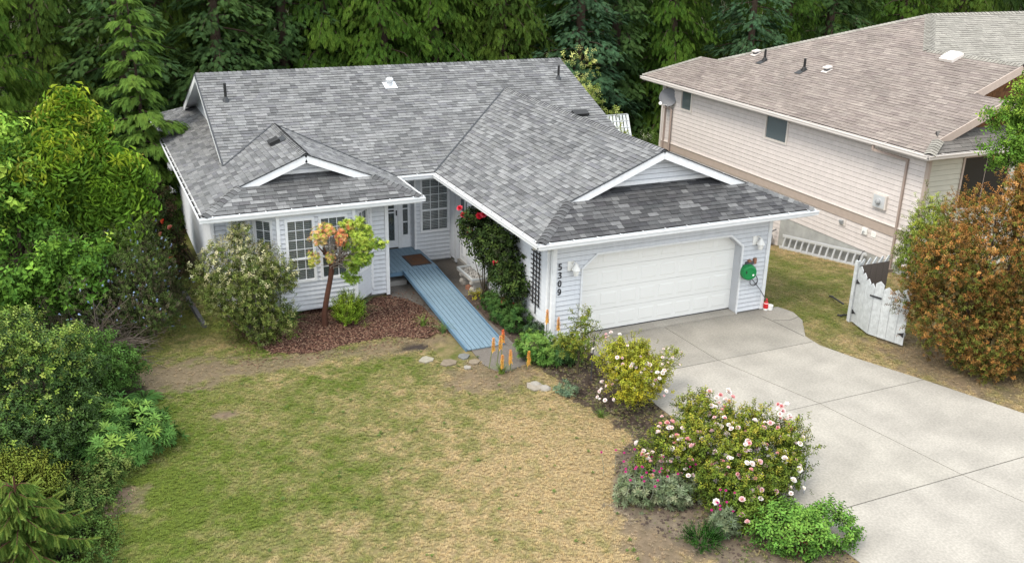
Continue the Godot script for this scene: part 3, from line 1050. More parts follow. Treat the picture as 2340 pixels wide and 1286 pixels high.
	for q in [[rL, fr], [rL, bk]]:
		bar("rake_board", q[0] - UP * 0.115 - R * 0.012, q[1] - UP * 0.115 - R * 0.012, 0.028, 0.19, M.trim, gm)
		bar("drip_edge", q[0] - UP * 0.004 - R * 0.02, q[1] - UP * 0.004 - R * 0.02, 0.05, 0.02, M.flashing, gm)
		var sf := MB.new()
		var d := UP * 0.085
		sf.slab(PackedVector3Array([q[0] - d, q[1] - d, q[1] - d + R * 0.42, q[0] - d + R * 0.42]), Vector3(0, -0.01, 0))
		part("rake_soffit", sf, M.soffit, gm)
	siding(gm, Vector3(-6.15, 0, -11.9), F, PackedVector2Array([Vector2(-4.4, HE + 0.45), Vector2(4.4, HE + 0.45), Vector2(0, hr - 0.06)]), [], M.siding)
	for z in [1.0]:
		bar("rake_board", rR - UP * 0.115, Vector3(6.13, HE + SL * 1.09 - 0.115, -7.37), 0.028, 0.19, M.trim, gm)
		bar("rake_board", rR - UP * 0.115, Vector3(6.13, HE - 0.115, -17.52), 0.028, 0.19, M.trim, gm)
	# gutters, fascia and soffits
	gutter(h, a0 + Vector3(-0.10, 0, 0), a1 + Vector3(0.10, 0, 0), F)
	gutter(h, v1 + Vector3(0, 0, 0.10), a0, -R)
	gutter(h, v2 + Vector3(0.10, 0, 0), v1, F)
	gutter(h, b1, v2, R)
	gutter(h, b0 + Vector3(-0.10, 0, 0), b1 + Vector3(0.10, 0, 0), F)
	gutter(h, bl, b0, -R)
	gutter(h, a1, Vector3(7.22, HE, -7.37), R)
	for q in [[a0, a1], [v1, a0], [v2, v1], [b1, v2], [b0, b1], [bl, b0], [a1, Vector3(7.22, HE, -7.37)]]:
		var c: Vector3 = (q[0] + q[1]) * 0.5
		bar("fascia", q[0] - UP * 0.105, q[1] - UP * 0.105, 0.02, 0.17, M.trim, h)
	var y := HE - 0.188
	for q in [[-0.74, 7.21, 0.0, 0.74], [-0.74, 0.0, -7.0, 0.0], [-2.74, 0.0, -7.38, -6.29], [-2.73, -1.99, -6.29, -4.78], [-7.58, -1.99, -4.78, -4.04], [-7.58, -6.84, -17.5, -4.78], [6.47, 7.21, -7.37, 0.0]]:
		var b := MB.new()
		b.box(Vector3((q[0] + q[1]) / 2, y, (q[2] + q[3]) / 2), Vector3(q[1] - q[0], 0.012, q[3] - q[2]))
		part("soffit_panel", b, M.soffit, h)
	# roof furniture
	for q in [[Vector3(-5.91, 4.68, -10.4), 0.52], [Vector3(5.44, 4.78, -10.65), 0.46]]:
		var vp := group_node("vent_pipe", h, q[0])
		var b := MB.new()
		b.tube([Vector3(0, -0.1, 0), Vector3(0, q[1], 0)], [0.042, 0.042], 10)
		part("pipe", b, M.black_pipe, vp)
		var c := MB.new()
		c.lathe([Vector2(0.13, -0.05), Vector2(0.075, 0.06), Vector2(0.045, 0.12)], Vector3.ZERO, 10)
		part("pipe_boot", c, M.flashing, vp)
	var wv := group_node("round_vent", h, Vector3(-0.66, 4.83, -10.77))
	block("vent_base", Vector3(0, 0.01, 0.04), Vector3(0.42, 0.012, 0.40), M.galvanised, wv, Basis(R, 0.3835))
	var wc := MB.new()
	wc.lathe([Vector2(0.10, 0.0), Vector2(0.10, 0.12), Vector2(0.13, 0.125), Vector2(0.13, 0.2), Vector2(0.08, 0.26), Vector2(0.001, 0.27)], Vector3.ZERO, 12)
	part("vent_cap", wc, M.galvanised, wv)
	var tl := Basis(F, 0.3835)
	var bv := group_node("box_vent", h, Vector3(-5.17, 4.01, -7.2))
	block("vent_hood", Vector3(0, 0.05, 0), Vector3(0.30, 0.10, 0.40), M.black_pipe, bv, tl)
	block("vent_flange", Vector3(0.1, 0.055, 0), Vector3(0.45, 0.012, 0.46), M.flashing, bv, tl)
	var bv2 := group_node("box_vent", h, Vector3(5.2, 3.94, -8.5))
	block("vent_hood", Vector3(0, 0.06, 0), Vector3(0.55, 0.07, 0.26), M.black_pipe, bv2, Basis(R, 0.3835))
	# downspouts
	var ds := group_node("downspout", h)
	var db := MB.new()
	db.tube([Vector3(-0.72, HE - 0.12, 0.30), Vector3(-0.70, HE - 0.26, 0.30), Vector3(-0.50, HE - 0.34, 0.12), Vector3(-0.12, HE - 0.46, -0.10), Vector3(-0.06, HE - 0.6, -0.12)], [0.05, 0.05, 0.045, 0.045, 0.045], 8)
	part("elbow", db, M.trim, ds)
	block("spout", Vector3(-0.075, 1.32, -0.13), Vector3(0.075, 2.3, 0.06), M.trim, ds)
	block("splash_shoe", Vector3(-0.09, 0.16, -0.12), Vector3(0.11, 0.05, 0.10), M.trim, ds)

func gable(g: Node3D, l: Vector3, p: Vector3, r: Vector3, deep: float, base: float, m: Material) -> void:
	var back := Vector3(0, 0, -deep)
	for q in [[l, p], [p, r]]:
		bar("rake_board", q[0] - UP * 0.115 + Vector3(0, 0, 0.014), q[1] - UP * 0.115 + Vector3(0, 0, 0.014), 0.03, 0.19, M.trim, g)
		bar("drip_edge", q[0] - UP * 0.002 + Vector3(0, 0, 0.022), q[1] - UP * 0.002 + Vector3(0, 0, 0.022), 0.05, 0.022, M.flashing, g)
		var sf := MB.new()
		var d := UP * 0.085
		sf.slab(PackedVector3Array([q[0] - d, q[1] - d, q[1] - d + back, q[0] - d + back]), Vector3(0, -0.008, 0))
		part("rake_soffit", sf, M.soffit, g)
	var s: float = (p.y - l.y) / (p.x - l.x)
	var hw := (p.y - 0.07 - base) / s
	siding(g, Vector3(p.x, 0, p.z - deep), Vector3.RIGHT, PackedVector2Array([Vector2(-hw, base), Vector2(hw, base), Vector2(0, p.y - 0.07)]), [], m)
	bar("base_flashing", Vector3(p.x - hw + 0.05, base + 0.045, p.z - deep + 0.028), Vector3(p.x + hw - 0.05, base + 0.045, p.z - deep + 0.028), 0.02, 0.09, M.trim, g)

# ---------------------------------------------------------------- the cream house next door
func build_neighbour() -> void:
	var h := thing("cream_house", "two-storey cream-sided house with a brown-grey hip roof and tan belt trim", "house")
	var E := 11.8
	var Y := 3.97
	var W := 12.3
	var s := 0.4
	var F := Vector3(0, 0, 1)
	var R := Vector3.RIGHT
	var wall := group_node("side_wall", h)
	var low := PackedVector2Array([Vector2(0, -2.4), Vector2(8.0, -2.4), Vector2(8.0, 0.29), Vector2(14.0, 0.29), Vector2(14.0, 1.08), Vector2(0, 1.08)])
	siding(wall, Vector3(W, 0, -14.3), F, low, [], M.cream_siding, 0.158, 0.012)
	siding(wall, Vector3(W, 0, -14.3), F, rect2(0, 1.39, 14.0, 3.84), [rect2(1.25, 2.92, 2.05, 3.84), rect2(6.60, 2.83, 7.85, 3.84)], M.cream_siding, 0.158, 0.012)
	block("belt_trim", Vector3(W - 0.005, 1.235, -7.3), Vector3(0.05, 0.31, 14.06), M.tan_trim, wall)
	block("belt_cap", Vector3(W - 0.02, 1.395, -7.3), Vector3(0.07, 0.02, 14.08), M.cream_trim, wall)
	var fw := group_node("front_wall", h)
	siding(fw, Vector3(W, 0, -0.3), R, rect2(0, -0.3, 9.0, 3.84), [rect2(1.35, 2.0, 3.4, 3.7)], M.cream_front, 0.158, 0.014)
	var bw := group_node("rear_wall", h)
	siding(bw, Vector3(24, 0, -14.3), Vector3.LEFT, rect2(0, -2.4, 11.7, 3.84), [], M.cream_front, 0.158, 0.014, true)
	var fo := MB.new()
	fo.box(Vector3(W + 0.10, -0.75, -3.3), Vector3(0.2, 2.06, 6.0))
	fo.box(Vector3(W + 0.13, -2.4, -10.3), Vector3(0.2, 2.0, 8.0))
	part("foundation", fo, M.foundation, h)
	block("corner_trim", Vector3(W, 1.8, -0.3), Vector3(0.11, 4.06, 0.11), M.tan_trim, h)
	block("corner_trim", Vector3(W, 0.9, -14.3), Vector3(0.11, 5.9, 0.11), M.cream_trim, h)
	window(h, Vector3(W, 2.88, -13.05), F, 0.80, 0.97, 1, [[1.0, 1]], 0.0, M.cream_trim, 0.4, M.reflection_pane)
	window(h, Vector3(W, 2.80, -7.70), F, 1.25, 1.03, 1, [[1.0, 1]], 0.0, M.cream_trim, 0.4, M.reflection_pane)
	window(h, Vector3(W + 1.35, 2.0, -0.3), R, 2.05, 1.7, 2, [[1.0, 1]], 0.0, M.tan_trim, 0.5, M.dark_glass)
	# roof
	var roof := group_node("roof", h)
	var rest := MB.new()
	var tones := [Color(0.495, 0.420, 0.375), Color(0.531, 0.450, 0.400), Color(0.469, 0.393, 0.350), Color(0.559, 0.479, 0.422), Color(0.511, 0.431, 0.381), Color(0.443, 0.368, 0.333)]
	var tones2 := [Color(0.561, 0.529, 0.466), Color(0.591, 0.559, 0.491), Color(0.535, 0.504, 0.441), Color(0.611, 0.575, 0.506)]
	var tones3 := [Color(0.318, 0.296, 0.274), Color(0.343, 0.321, 0.294), Color(0.297, 0.276, 0.256), Color(0.368, 0.341, 0.314)]
	var pk := Vector3(19.3, Y + s * 7.5, -7.6)
	var e0 := Vector3(E, Y, -15.3)
	var e1 := Vector3(E, Y, 0.1)
	var w0 := Vector3(16.95, Y + s * 5.15, -5.25)
	var w1 := Vector3(16.95, Y + s * 5.15, -1.5)
	var r1 := Vector3(15.05, Y + s * 3.25, -1.5)
	var l0 := Vector3(15.0, Y + s * 3.2, -0.3)
	var r0 := Vector3(12.5, Y + s * 0.7, -0.3)
	var k0 := Vector3(13.85, Y + s * 2.05, -14.04)
	var k1 := Vector3(13.9, Y + s * 2.1, -13.0)
	var n := roof_plane(roof, [e0, e1, r0, l0, Vector3(15.0, Y + s * 3.2, -1.5), r1, w1, w0, pk, k1, k0], F, tones, 0, rest, 0.142, 0.22, 0.5, 0.012)
	var wr := Vector3(21.9, Y + 0.05, -0.3)
	roof_plane(roof, [w0, Vector3(22.0, pk.y - s * 7.4, -0.2), Vector3(30, pk.y - s * 7.4, -0.2), Vector3(30, pk.y, -7.6), pk], R, tones2, 0, rest, 0.142, 0.22, 0.5, 0.012)
	roof_plane(roof, [w1, Vector3(22.0, Y + s * 0.1, -0.3), Vector3(22.0, pk.y - s * 7.4, -0.2), w0], Vector3(0, 0, -1), tones2, 0, rest, 0.142, 0.22, 0.5, 0.012, true)
	# lower stepped gable: its right slope, and the skirt under it
	roof_plane(roof, [l0, Vector3(17.5, Y + s * 0.7, -0.3), Vector3(17.5, Y + s * 0.7, -1.5), Vector3(15.0, Y + s * 3.2, -1.5)], Vector3(0, 0, -1), tones2, 0, rest, 0.142, 0.22, 0.5, 0.012)
	var sk := 0.6
	n += roof_plane(roof, [e1, Vector3(24, Y, 0.1), Vector3(24, Y + sk * 0.75, -0.65), Vector3(12.75, Y + sk * 0.75, -0.65), Vector3(12.5, Y + sk * 0.4, -0.3)], R, tones3, 120, rest, 0.142, 0.22, 0.5, 0.012)
	roof_plane(roof, [k1, Vector3(15.9, Y, -15.05), k0], -R, tones2, 0, rest, 0.142, 0.3, 0.6, 0.012, true)
	roof_plane(roof, [e0, k0, Vector3(15.9, Y, -15.2)], -R, tones2, 0, rest, 0.142, 0.3, 0.6, 0.012, true)
	roof_plane(roof, [k1, pk, Vector3(30, pk.y, -7.6), Vector3(30, Y, -15.1), Vector3(11.85, Y, -15.1)], -R, tones2, 0, rest, 0.142, 0.5, 1.0, 0.012)
	stuff(part("shingles", rest, M.shingle, roof))
	var nL := Vector3(-s, 1, 0).normalized()
	var nF := Vector3(0, 1, s).normalized()
	var nB := Vector3(0, 1, -s).normalized()
	var nR := Vector3(s, 1, 0).normalized()
	caps(roof, "hip_cap", w0, pk, nL, nF, tones2, 0.2, 0.14)
	caps(roof, "hip_cap", k1, pk, nL, nB, tones2, 0.16, 0.14)
	caps(roof, "hip_cap", e0, k0, nL, nB, tones2, 0.14, 0.14)
	caps(roof, "ridge_cap", w1, w0, nL, nR, tones2, 0.16, 0.14)
	caps(roof, "ridge_cap", pk, Vector3(30, pk.y, -7.6), nB, nF, tones2, 0.16, 0.2)
	caps(roof, "hip_cap", e1, r0, nL, nF, tones2, 0.17, 0.13)
	# gables of cedar shakes
	var gb := group_node("gable", h)
	for q in [[r0, l0, -0.3, 12.75, Y + sk * 0.75], [r1, w1, -1.5, 15.0, Y + s * 3.0]]:
		bar("rake_board", q[0] - UP * 0.12 + F * 0.014, q[1] - UP * 0.12 + F * 0.014, 0.03, 0.24, M.tan_trim, gb)
		var sf := MB.new()
		var back := Vector3(0, 0, -0.4)
		var d := UP * 0.075
		sf.slab(PackedVector3Array([q[0] - d, q[1] - d, q[1] - d + back, q[0] - d + back]), Vector3(0, -0.01, 0))
		part("rake_soffit", sf, M.tan_trim, gb)
	bar("rake_board", l0 - UP * 0.12 + F * 0.014, Vector3(17.5, Y + s * 0.7 - 0.12, -0.286), 0.03, 0.24, M.tan_trim, gb)
	bar("rake_board", w1 - UP * 0.12 + F * 0.014, Vector3(21.5, Y + s * 0.3 - 0.12, -1.486), 0.03, 0.24, M.tan_trim, gb)
	for q in [[12.75, 17.3, -0.66, l0, Y + sk * 0.75], [15.1, 20.0, -1.9, w1, Y + s * 2.6]]:
		var y: float = q[4]
		var top: Vector3 = q[3]
		while y < top.y - 0.12:
			var hw := (top.y - 0.08 - y) / s
			var x := top.x - hw
			while x < top.x + hw:
				var w := rng.randf_range(0.12, 0.24)
				var b := MB.new()
				b.col = vary(Color(1, 1, 1), 0.4, 0.05)
				var hh := minf(0.16, (top.y - 0.08 - y))
				b.box(Vector3(x + w / 2, y + hh / 2, q[2] + rng.randf_range(0.0, 0.012)), Vector3(w - 0.008, hh, 0.04), Basis(R, 0.12))
				if absf(x + w / 2 - top.x) < hw - 0.42:
					part("cedar_shake", b, M.cedar_shake, gb)
				x += w
			y += 0.155
		var bk := MB.new()
		bk.slab(PackedVector3Array([Vector3(q[0], q[4] - 0.2, q[2] - 0.03), Vector3(q[1], q[4] - 0.2, q[2] - 0.03), Vector3(top.x, top.y - 0.08, q[2] - 0.03)]), Vector3(0, 0, -0.05))
		part("gable_wall", bk, M.cedar_shake, gb)
	# gutters, fascia, soffit
	gutter(h, e0, e1, -R, 1.1, M.cream_trim)
	gutter(h, e1 + Vector3(-0.1, 0, 0), Vector3(24, Y, 0.1), F, 1.1, M.cream_trim)
	bar("fascia", e0 - UP * 0.105, e1 - UP * 0.105, 0.02, 0.17, M.cream_trim, h)
	bar("fascia", e1 - UP * 0.105, Vector3(24, Y - 0.105, 0.1), 0.02, 0.17, M.cream_trim, h)
	for q in [[E, W, -15.3, 0.09], [W, 24.0, -0.3, 0.09]]:
		block("soffit_panel", Vector3((q[0] + q[1]) / 2, Y - 0.19, (q[2] + q[3]) / 2), Vector3(q[1] - q[0], 0.012, q[3] - q[2]), M.cream_trim, h)
	# pipes, vents, skylight
	var sl := atan(s)
	for q in [Vector3(14.49, 5.045, -10.84), Vector3(14.41, 5.015, -8.47)]:
		var vp := group_node("vent_pipe", h, q)
		var b := MB.new()
		b.tube([Vector3(0, -0.1, 0), Vector3(0, 0.42, 0)], [0.05, 0.045], 10)
		b.lathe([Vector2(0.14, -0.06), Vector2(0.08, 0.08), Vector2(0.05, 0.12)], Vector3.ZERO, 10)
		part("pipe", b, M.black_pipe, vp)
		block("pipe_flange", Vector3(-0.14, -0.04, 0), Vector3(0.4, 0.012, 0.3), M.black_pipe, vp, Basis(F, sl))
	for q in [Vector3(14.75, 5.155, -11.76), Vector3(14.63, 5.105, -7.54)]:
		var v := group_node("box_vent", h, q)
		block("vent_flange", Vector3(0, 0.015, 0), Vector3(0.32, 0.012, 0.28), M.cream_trim, v, Basis(F, sl))
		block("vent_neck", Vector3(0, 0.06, 0), Vector3(0.16, 0.08, 0.16), M.dark_grey, v, Basis(F, sl))
		block("vent_hood", Vector3(0.02, 0.13, 0), Vector3(0.26, 0.05, 0.24), M.cream_trim, v, Basis(F, sl * 0.5))
	var sk_l := group_node("skylight", h, Vector3(16.65, 5.92, -4.0))
	block("skylight_curb", Vector3(0, 0.05, 0), Vector3(0.54, 0.10, 0.54), M.cream_trim, sk_l, Basis(F, sl))
	var dm := MB.new()
	dm.box(Vector3(-0.02, 0.125, 0), Vector3(0.46, 0.05, 0.46), Basis(F, sl))
	part("skylight_dome", dm, M.white_plastic, sk_l)
	# downspouts
	var ds := group_node("downspout", h)
	var d1 := MB.new()
	d1.beam(Vector3(E - 0.04, Y - 0.13, -2.0), Vector3(E - 0.04, Y - 0.33, -2.0), 0.07, 0.05)
	d1.beam(Vector3(E - 0.04, Y - 0.30, -2.0), Vector3(W - 0.05, Y - 0.46, -1.06), 0.055, 0.07)
	d1.beam(Vector3(W - 0.05, Y - 0.42, -1.06), Vector3(W - 0.05, -0.1, -1.06), 0.07, 0.055)
	part("spout", d1, M.pole_brown, ds)
	var ds2 := group_node("downspout", h)
	var d2 := MB.new()
	d2.beam(Vector3(W - 0.05, Y - 0.2, -14.05), Vector3(W - 0.05, -1.6, -14.05), 0.055, 0.07)
	part("spout", d2, M.pole_brown, ds2)
	# dish on its mast
	var di := group_node("satellite_dish", h, Vector3(W - 0.22, 3.28, -13.66))
	var mast := MB.new()
	mast.tube([Vector3(0.12, -4.4, 0.12), Vector3(0.12, -0.5, 0.12)], [0.045, 0.045], 8)
	mast.tube([Vector3(0.16, -0.5, -0.5), Vector3(0.12, -0.48, 0.12)], [0.03, 0.03], 6)
	mast.tube([Vector3(0.12, -0.52, 0.12), Vector3(-0.02, -0.25, 0.02)], [0.035, 0.03], 6)
	part("mast", mast, M.pole_brown, di)
	var aim := Vector3(-0.62, 0.28, 0.74).normalized()
	var bs := Basis(Quaternion(UP, aim))
	var bowl := MB.new()
	bowl.lathe([Vector2(0.001, -0.05), Vector2(0.15, -0.038), Vector2(0.27, -0.01), Vector2(0.36, 0.03), Vector2(0.37, 0.036), Vector2(0.36, 0.04), Vector2(0.27, 0.002), Vector2(0.15, -0.026), Vector2(0.001, -0.038)], Vector3.ZERO, 22, bs)
	part("bowl", bowl, M.dish_grey, di)
	var lnb := MB.new()
	lnb.tube([Vector3(-0.05, -0.3, 0.05), aim * 0.26 + Vector3(-0.25, -0.32, -0.10)], [0.016, 0.016], 6)
	lnb.lathe([Vector2(0.04, -0.08), Vector2(0.07, -0.02), Vector2(0.07, 0.06), Vector2(0.001, 0.08)], aim * 0.26 + Vector3(-0.25, -0.28, -0.10), 8, bs)
	part("receiver", lnb, M.white_plastic, di)
	# meters and boxes on the wall
	var em := group_node("electric_meter", h, Vector3(W, 2.03, -1.86))
	block("meter_box", Vector3(-0.05, 0, 0), Vector3(0.10, 0.44, 0.56), M.cream_trim, em)
	block("meter_plate", Vector3(-0.105, 0, 0), Vector3(0.012, 0.38, 0.46), M.aluminium, em)
	var gl := MB.new()
	gl.lathe([Vector2(0.09, 0.0), Vector2(0.09, 0.06), Vector2(0.06, 0.10), Vector2(0.001, 0.11)], Vector3(-0.11, 0, 0), 12, Basis(Quaternion(UP, Vector3.LEFT)))
	part("meter_glass", gl, M.meter_grey, em)
	var hv := group_node("hood_vent", h, Vector3(W, 0.93, -3.3))
	block("vent_plate", Vector3(-0.02, 0, 0), Vector3(0.04, 0.2, 0.26), M.cream_trim, hv)
	block("vent_flap", Vector3(-0.07, 0.02, -0.02), Vector3(0.08, 0.12, 0.14), M.meter_grey, hv, Basis(F, 0.3))
	var tp := group_node("wall_tap", h, Vector3(W, 0.93, -2.3))
	block("tap_box", Vector3(-0.03, 0, 0), Vector3(0.06, 0.2, 0.22), M.white_plastic, tp)
	var tb := MB.new()
	tb.tube([Vector3(-0.04, 0, 0), Vector3(-0.12, 0.0, 0), Vector3(-0.13, -0.08, 0)], [0.02, 0.02, 0.018], 6)
	part("tap", tb, M.meter_grey, tp)
	block("cover_plate", Vector3(W - 0.02, 0.92, -1.93), Vector3(0.02, 0.17, 0.2), M.white_plastic, h)
	# gas meter in the corner where the boards step down
	var gm := group_node("gas_meter", h, Vector3(W - 0.28, -0.72, -6.5))
	var tank := MB.new()
	tank.lathe([Vector2(0.001, -0.16), Vector2(0.12, -0.13), Vector2(0.16, 0.0), Vector2(0.13, 0.12), Vector2(0.001, 0.16)], Vector3(0, 0.18, 0), 12)
	part("meter_body", tank, M.meter_grey, gm)
	var pp := MB.new()
	pp.tube([Vector3(0.0, 0.2, -0.1), Vector3(0.0, 0.5, -0.12), Vector3(0.02, 0.56, -0.2), Vector3(0.06, 0.52, -0.28), Vector3(0.06, -0.1, -0.28)], [0.025, 0.025, 0.025, 0.025, 0.025], 6)
	pp.tube([Vector3(0.0, 0.2, 0.1), Vector3(0.02, 0.45, 0.12), Vector3(0.2, 0.5, 0.12)], [0.025, 0.025, 0.025], 6)
	part("meter_pipe", pp, M.dark_grey, gm)

# ---------------------------------------------------------------- things in the yard
func build_things() -> void:
	# deck
	var dk := thing("porch_deck", "small blue painted plank deck at the front door", "deck")
	var n := 12
	for i in n:
		var x := -2.70 + 1.65 * (i + 0.5) / n
		var b := MB.new()
		var t := rng.randf_range(0.93, 1.05)
		b.col = Color(t, t, t)
		b.box(Vector3(x, 0.438, -6.34), Vector3(1.65 / n - 0.013, 0.03, 1.96))
		part("plank", b, M.ramp_paint, dk)
	block("rim_board", Vector3(-2.395, 0.36, -5.37), Vector3(0.61, 0.11, 0.03), M.ramp_edge, dk)
	block("rim_board", Vector3(-1.03, 0.37, -6.34), Vector3(0.03, 0.13, 1.96), M.ramp_edge, dk)
	block("joist", Vector3(-1.9, 0.34, -6.4), Vector3(1.5, 0.14, 0.05), M.bare_wood, dk)
	block("post", Vector3(-1.1, 0.2, -5.6), Vector3(0.08, 0.4, 0.08), M.bare_wood, dk)
	# ramp
	var rp := thing("wheelchair_ramp", "long sloping wheelchair ramp of light blue planks from deck to walk", "ramp")
	var p0 := Vector3(0, 0.445, -5.37)
	var p1 := Vector3(0, 0.045, -0.46)
	var dir := (p1 - p0).normalized()
	var up := dir.cross(Vector3.RIGHT).normalized()
	if up.y < 0: up = -up
	for i in 8:
		var x := -2.07 + 0.98 * (i + 0.5) / 8.0
		var b := MB.new()
		var t := rng.randf_range(0.94, 1.05)
		b.col = Color(t, t, t)
		var o := Vector3(x, 0, 0)
		b.beam(p0 + o - up * 0.014, p1 + o - up * 0.014, 0.98 / 8.0 - 0.015, 0.028)
		part("plank", b, M.ramp_paint, rp)
	for x in [-2.09, -1.07]:
		bar("edge_board", p0 + Vector3(x, 0, 0) - up * 0.03, p1 + Vector3(x, 0, 0) - up * 0.005, 0.035, 0.10 if x < -2 else 0.09, M.ramp_edge, rp)
	for k in 3:
		var c := p0.lerp(p1, 0.15 + 0.28 * k)
		block("cross_beam", c + Vector3(-1.58, -0.075, 0), Vector3(0.94, 0.08, 0.06), M.bare_wood, rp)
	# door mat
	var dm := thing("door_mat", "brown coir door mat with a dark border lying on blue planks", "doormat")
	block("mat", Vector3(-1.43, 0.461, -6.08), Vector3(0.62, 0.016, 0.92), M.coir, dm)
	var bo := MB.new()
	for q in [[-1.43, -5.64, 0.62, 0.05], [-1.43, -6.52, 0.62, 0.05], [-1.715, -6.08, 0.05, 0.83], [-1.145, -6.08, 0.05, 0.83]]:
		bo.box(Vector3(q[0], 0.466, q[1]), Vector3(q[2], 0.014, q[3]))
	part("border", bo, M.coir_dark, dm)
	var ring := MB.new()
	for k in 20:
		var a0 := TAU * k / 20.0
		var a1 := TAU * (k + 1) / 20.0
		ring.beam(Vector3(-1.43 + cos(a0) * 0.19, 0.470, -6.08 + sin(a0) * 0.26), Vector3(-1.43 + cos(a1) * 0.19, 0.470, -6.08 + sin(a1) * 0.26), 0.022, 0.006)
	part("ring_pattern", ring, M.coir_dark, dm)
	# bench-like planter
	var bn := thing("stone_planter_bench", "cast stone bench with a pebble-filled top by the garage side wall", "bench", Vector3(-0.33, 0.012, -4.42))
	for z in [-0.42, 0.36]:
		var b := MB.new()
		b.box(Vector3(0.02, 0.04, z), Vector3(0.40, 0.08, 0.20))
		b.box(Vector3(0.02, 0.20, z), Vector3(0.30, 0.26, 0.15))
		b.box(Vector3(0.02, 0.35, z), Vector3(0.38, 0.05, 0.19))
		for y in [0.1, 0.3]:
			b.lathe([Vector2(0.02, -0.09), Vector2(0.07, -0.04), Vector2(0.08, 0.0), Vector2(0.05, 0.07), Vector2(0.001, 0.09)], Vector3(-0.15, y, z), 8)
		part("leg", b, M.cast_stone, bn)
	block("seat_slab", Vector3(0, 0.405, -0.03), Vector3(0.46, 0.06, 1.18), M.cast_stone, bn)
	for q in [[0, 0.455, -0.595, 0.46, 0.05], [0, 0.455, 0.535, 0.46, 0.05], [-0.205, 0.455, -0.03, 0.05, 1.08], [0.205, 0.455, -0.03, 0.05, 1.08]]:
		block("rim", Vector3(q[0], q[1], q[2]), Vector3(q[3], 0.05, q[4]), M.white_paint, bn)
	var peb := MB.new()
	peb.lathe([Vector2(0.001, -0.5), Vector2(0.42, -0.3), Vector2(0.5, 0.0), Vector2(0.4, 0.3), Vector2(0.001, 0.45)], Vector3.ZERO, 6)
	var ts := []
	var cs := []
	for i in 420:
		ts.append(Transform3D(Basis(Vector3(rng.randf(), rng.randf(), 0.3).normalized(), rng.randf() * 6.0).scaled(Vector3(0.030, 0.022, 0.04)), Vector3(rng.randf_range(-0.175, 0.175), 0.447, rng.randf_range(-0.55, 0.49))))
		cs.append(vary([Color(0.3, 0.29, 0.28), Color(0.12, 0.115, 0.11), Color(0.5, 0.48, 0.45)][rng.randi() % 3], 0.2))
	many("pebbles", peb.mesh(), ts, cs, M.pebble, bn)
	var bk := thing("brick_block", "small red-brown brick under the stone bench", "brick", Vector3(-0.42, 0.012, -4.36))
	block("half_brick", Vector3(0, 0.06, 0), Vector3(0.2, 0.12, 0.16), M.terracotta, bk, Basis(UP, 0.4))
	block("half_brick", Vector3(0.03, 0.05, 0.15), Vector3(0.18, 0.1, 0.12), M.terracotta, bk, Basis(UP, -0.3))
	# trellis
	var tr := thing("wall_trellis", "narrow dark wooden trellis against the white garage side wall", "trellis", Vector3(-0.05, 0.55, -0.86))
	for z in [-0.17, 0.0, 0.17]:
		bar("upright", Vector3(0, 0.0 if z == 0.0 else 0.22, z), Vector3(0, 1.80, z), 0.024, 0.024, M.trellis, tr)
	for k in 13:
		bar("crossbar", Vector3(-0.02, 0.30 + k * 0.123, -0.27), Vector3(-0.02, 0.30 + k * 0.123, 0.27), 0.018, 0.022, M.trellis, tr)
	# hose reel, hose, bottle and cup at the garage corner
	var hr := thing("hose_reel", "round green garden hose reel hung beside the garage door", "hose reel", Vector3(5.84, 1.24, 0.03))
	var dr := MB.new()
	var bs := Basis(Quaternion(UP, Vector3(-0.35, 0.05, 1.0).normalized()))
	dr.lathe([Vector2(0.10, -0.02), Vector2(0.17, 0.0), Vector2(0.215, 0.06), Vector2(0.22, 0.16), Vector2(0.19, 0.24), Vector2(0.15, 0.262), Vector2(0.14, 0.25), Vector2(0.06, 0.25), Vector2(0.001, 0.255)], Vector3(0, 0, 0.0), 20, bs)
	part("drum", dr, M.reel_green, hr)
	for q in [[Vector3(-0.17, 0.03, 0.16), -1.25], [Vector3(0.02, -0.03, 0.245), -0.3]]:
		var b2 := Basis(UP, q[1])
		var e := MB.new()
		e.lathe([Vector2(0.062, 0.0), Vector2(0.058, 0.02), Vector2(0.045, 0.022), Vector2(0.001, 0.012)], q[0], 10, b2 * Basis(Vector3.RIGHT, PI / 2))
		part("opening", e, M.iron, hr)
		var w := MB.new()
		w.lathe([Vector2(0.035, 0.0), Vector2(0.03, 0.03), Vector2(0.001, 0.034)], q[0] + Vector3(0.004, -0.012, 0.0), 8, b2 * Basis(Vector3.RIGHT, PI / 2))
		part("hub", w, M.white_plastic, hr)
	block("bracket", Vector3(0.02, 0.23, 0.05), Vector3(0.22, 0.06, 0.1), M.dark_grey, hr)
	block("mount", Vector3(0.02, 0.275, 0.04), Vector3(0.08, 0.07, 0.08), M.terracotta, hr)
	var sp := thing("wooden_block", "reddish block fixed to the siding above the green hose reel", "block", Vector3(6.05, 1.5, 0.03))
	block("body", Vector3(0, 0, 0.03), Vector3(0.08, 0.16, 0.06), M.terracotta, sp)
	block("cap", Vector3(0, 0.085, 0.032), Vector3(0.07, 0.012, 0.05), M.bare_wood, sp)
	var ho := thing("garden_hose", "thin grey hose looping from the reel to the garage corner", "hose")
	var hb := MB.new()
	var pts := []
	for k in 15:
		var a := -1.2 + TAU * k / 12.0
		pts.append(Vector3(6.08 + cos(a) * 0.13, 0.93 + sin(a) * 0.14, 0.06 + k * 0.002))
	var rad := []
	for k in pts.size(): rad.append(0.011)
	hb.tube(pts, rad, 6)
	hb.tube([Vector3(5.92, 1.06, 0.12), Vector3(6.08, 0.90, 0.10), Vector3(6.3, 0.66, 0.10), Vector3(6.53, 0.34, 0.12), Vector3(6.56, 0.22, 0.14)], [0.011, 0.011, 0.011, 0.011, 0.011], 6)
	part("hose", hb, M.dark_grey, ho)
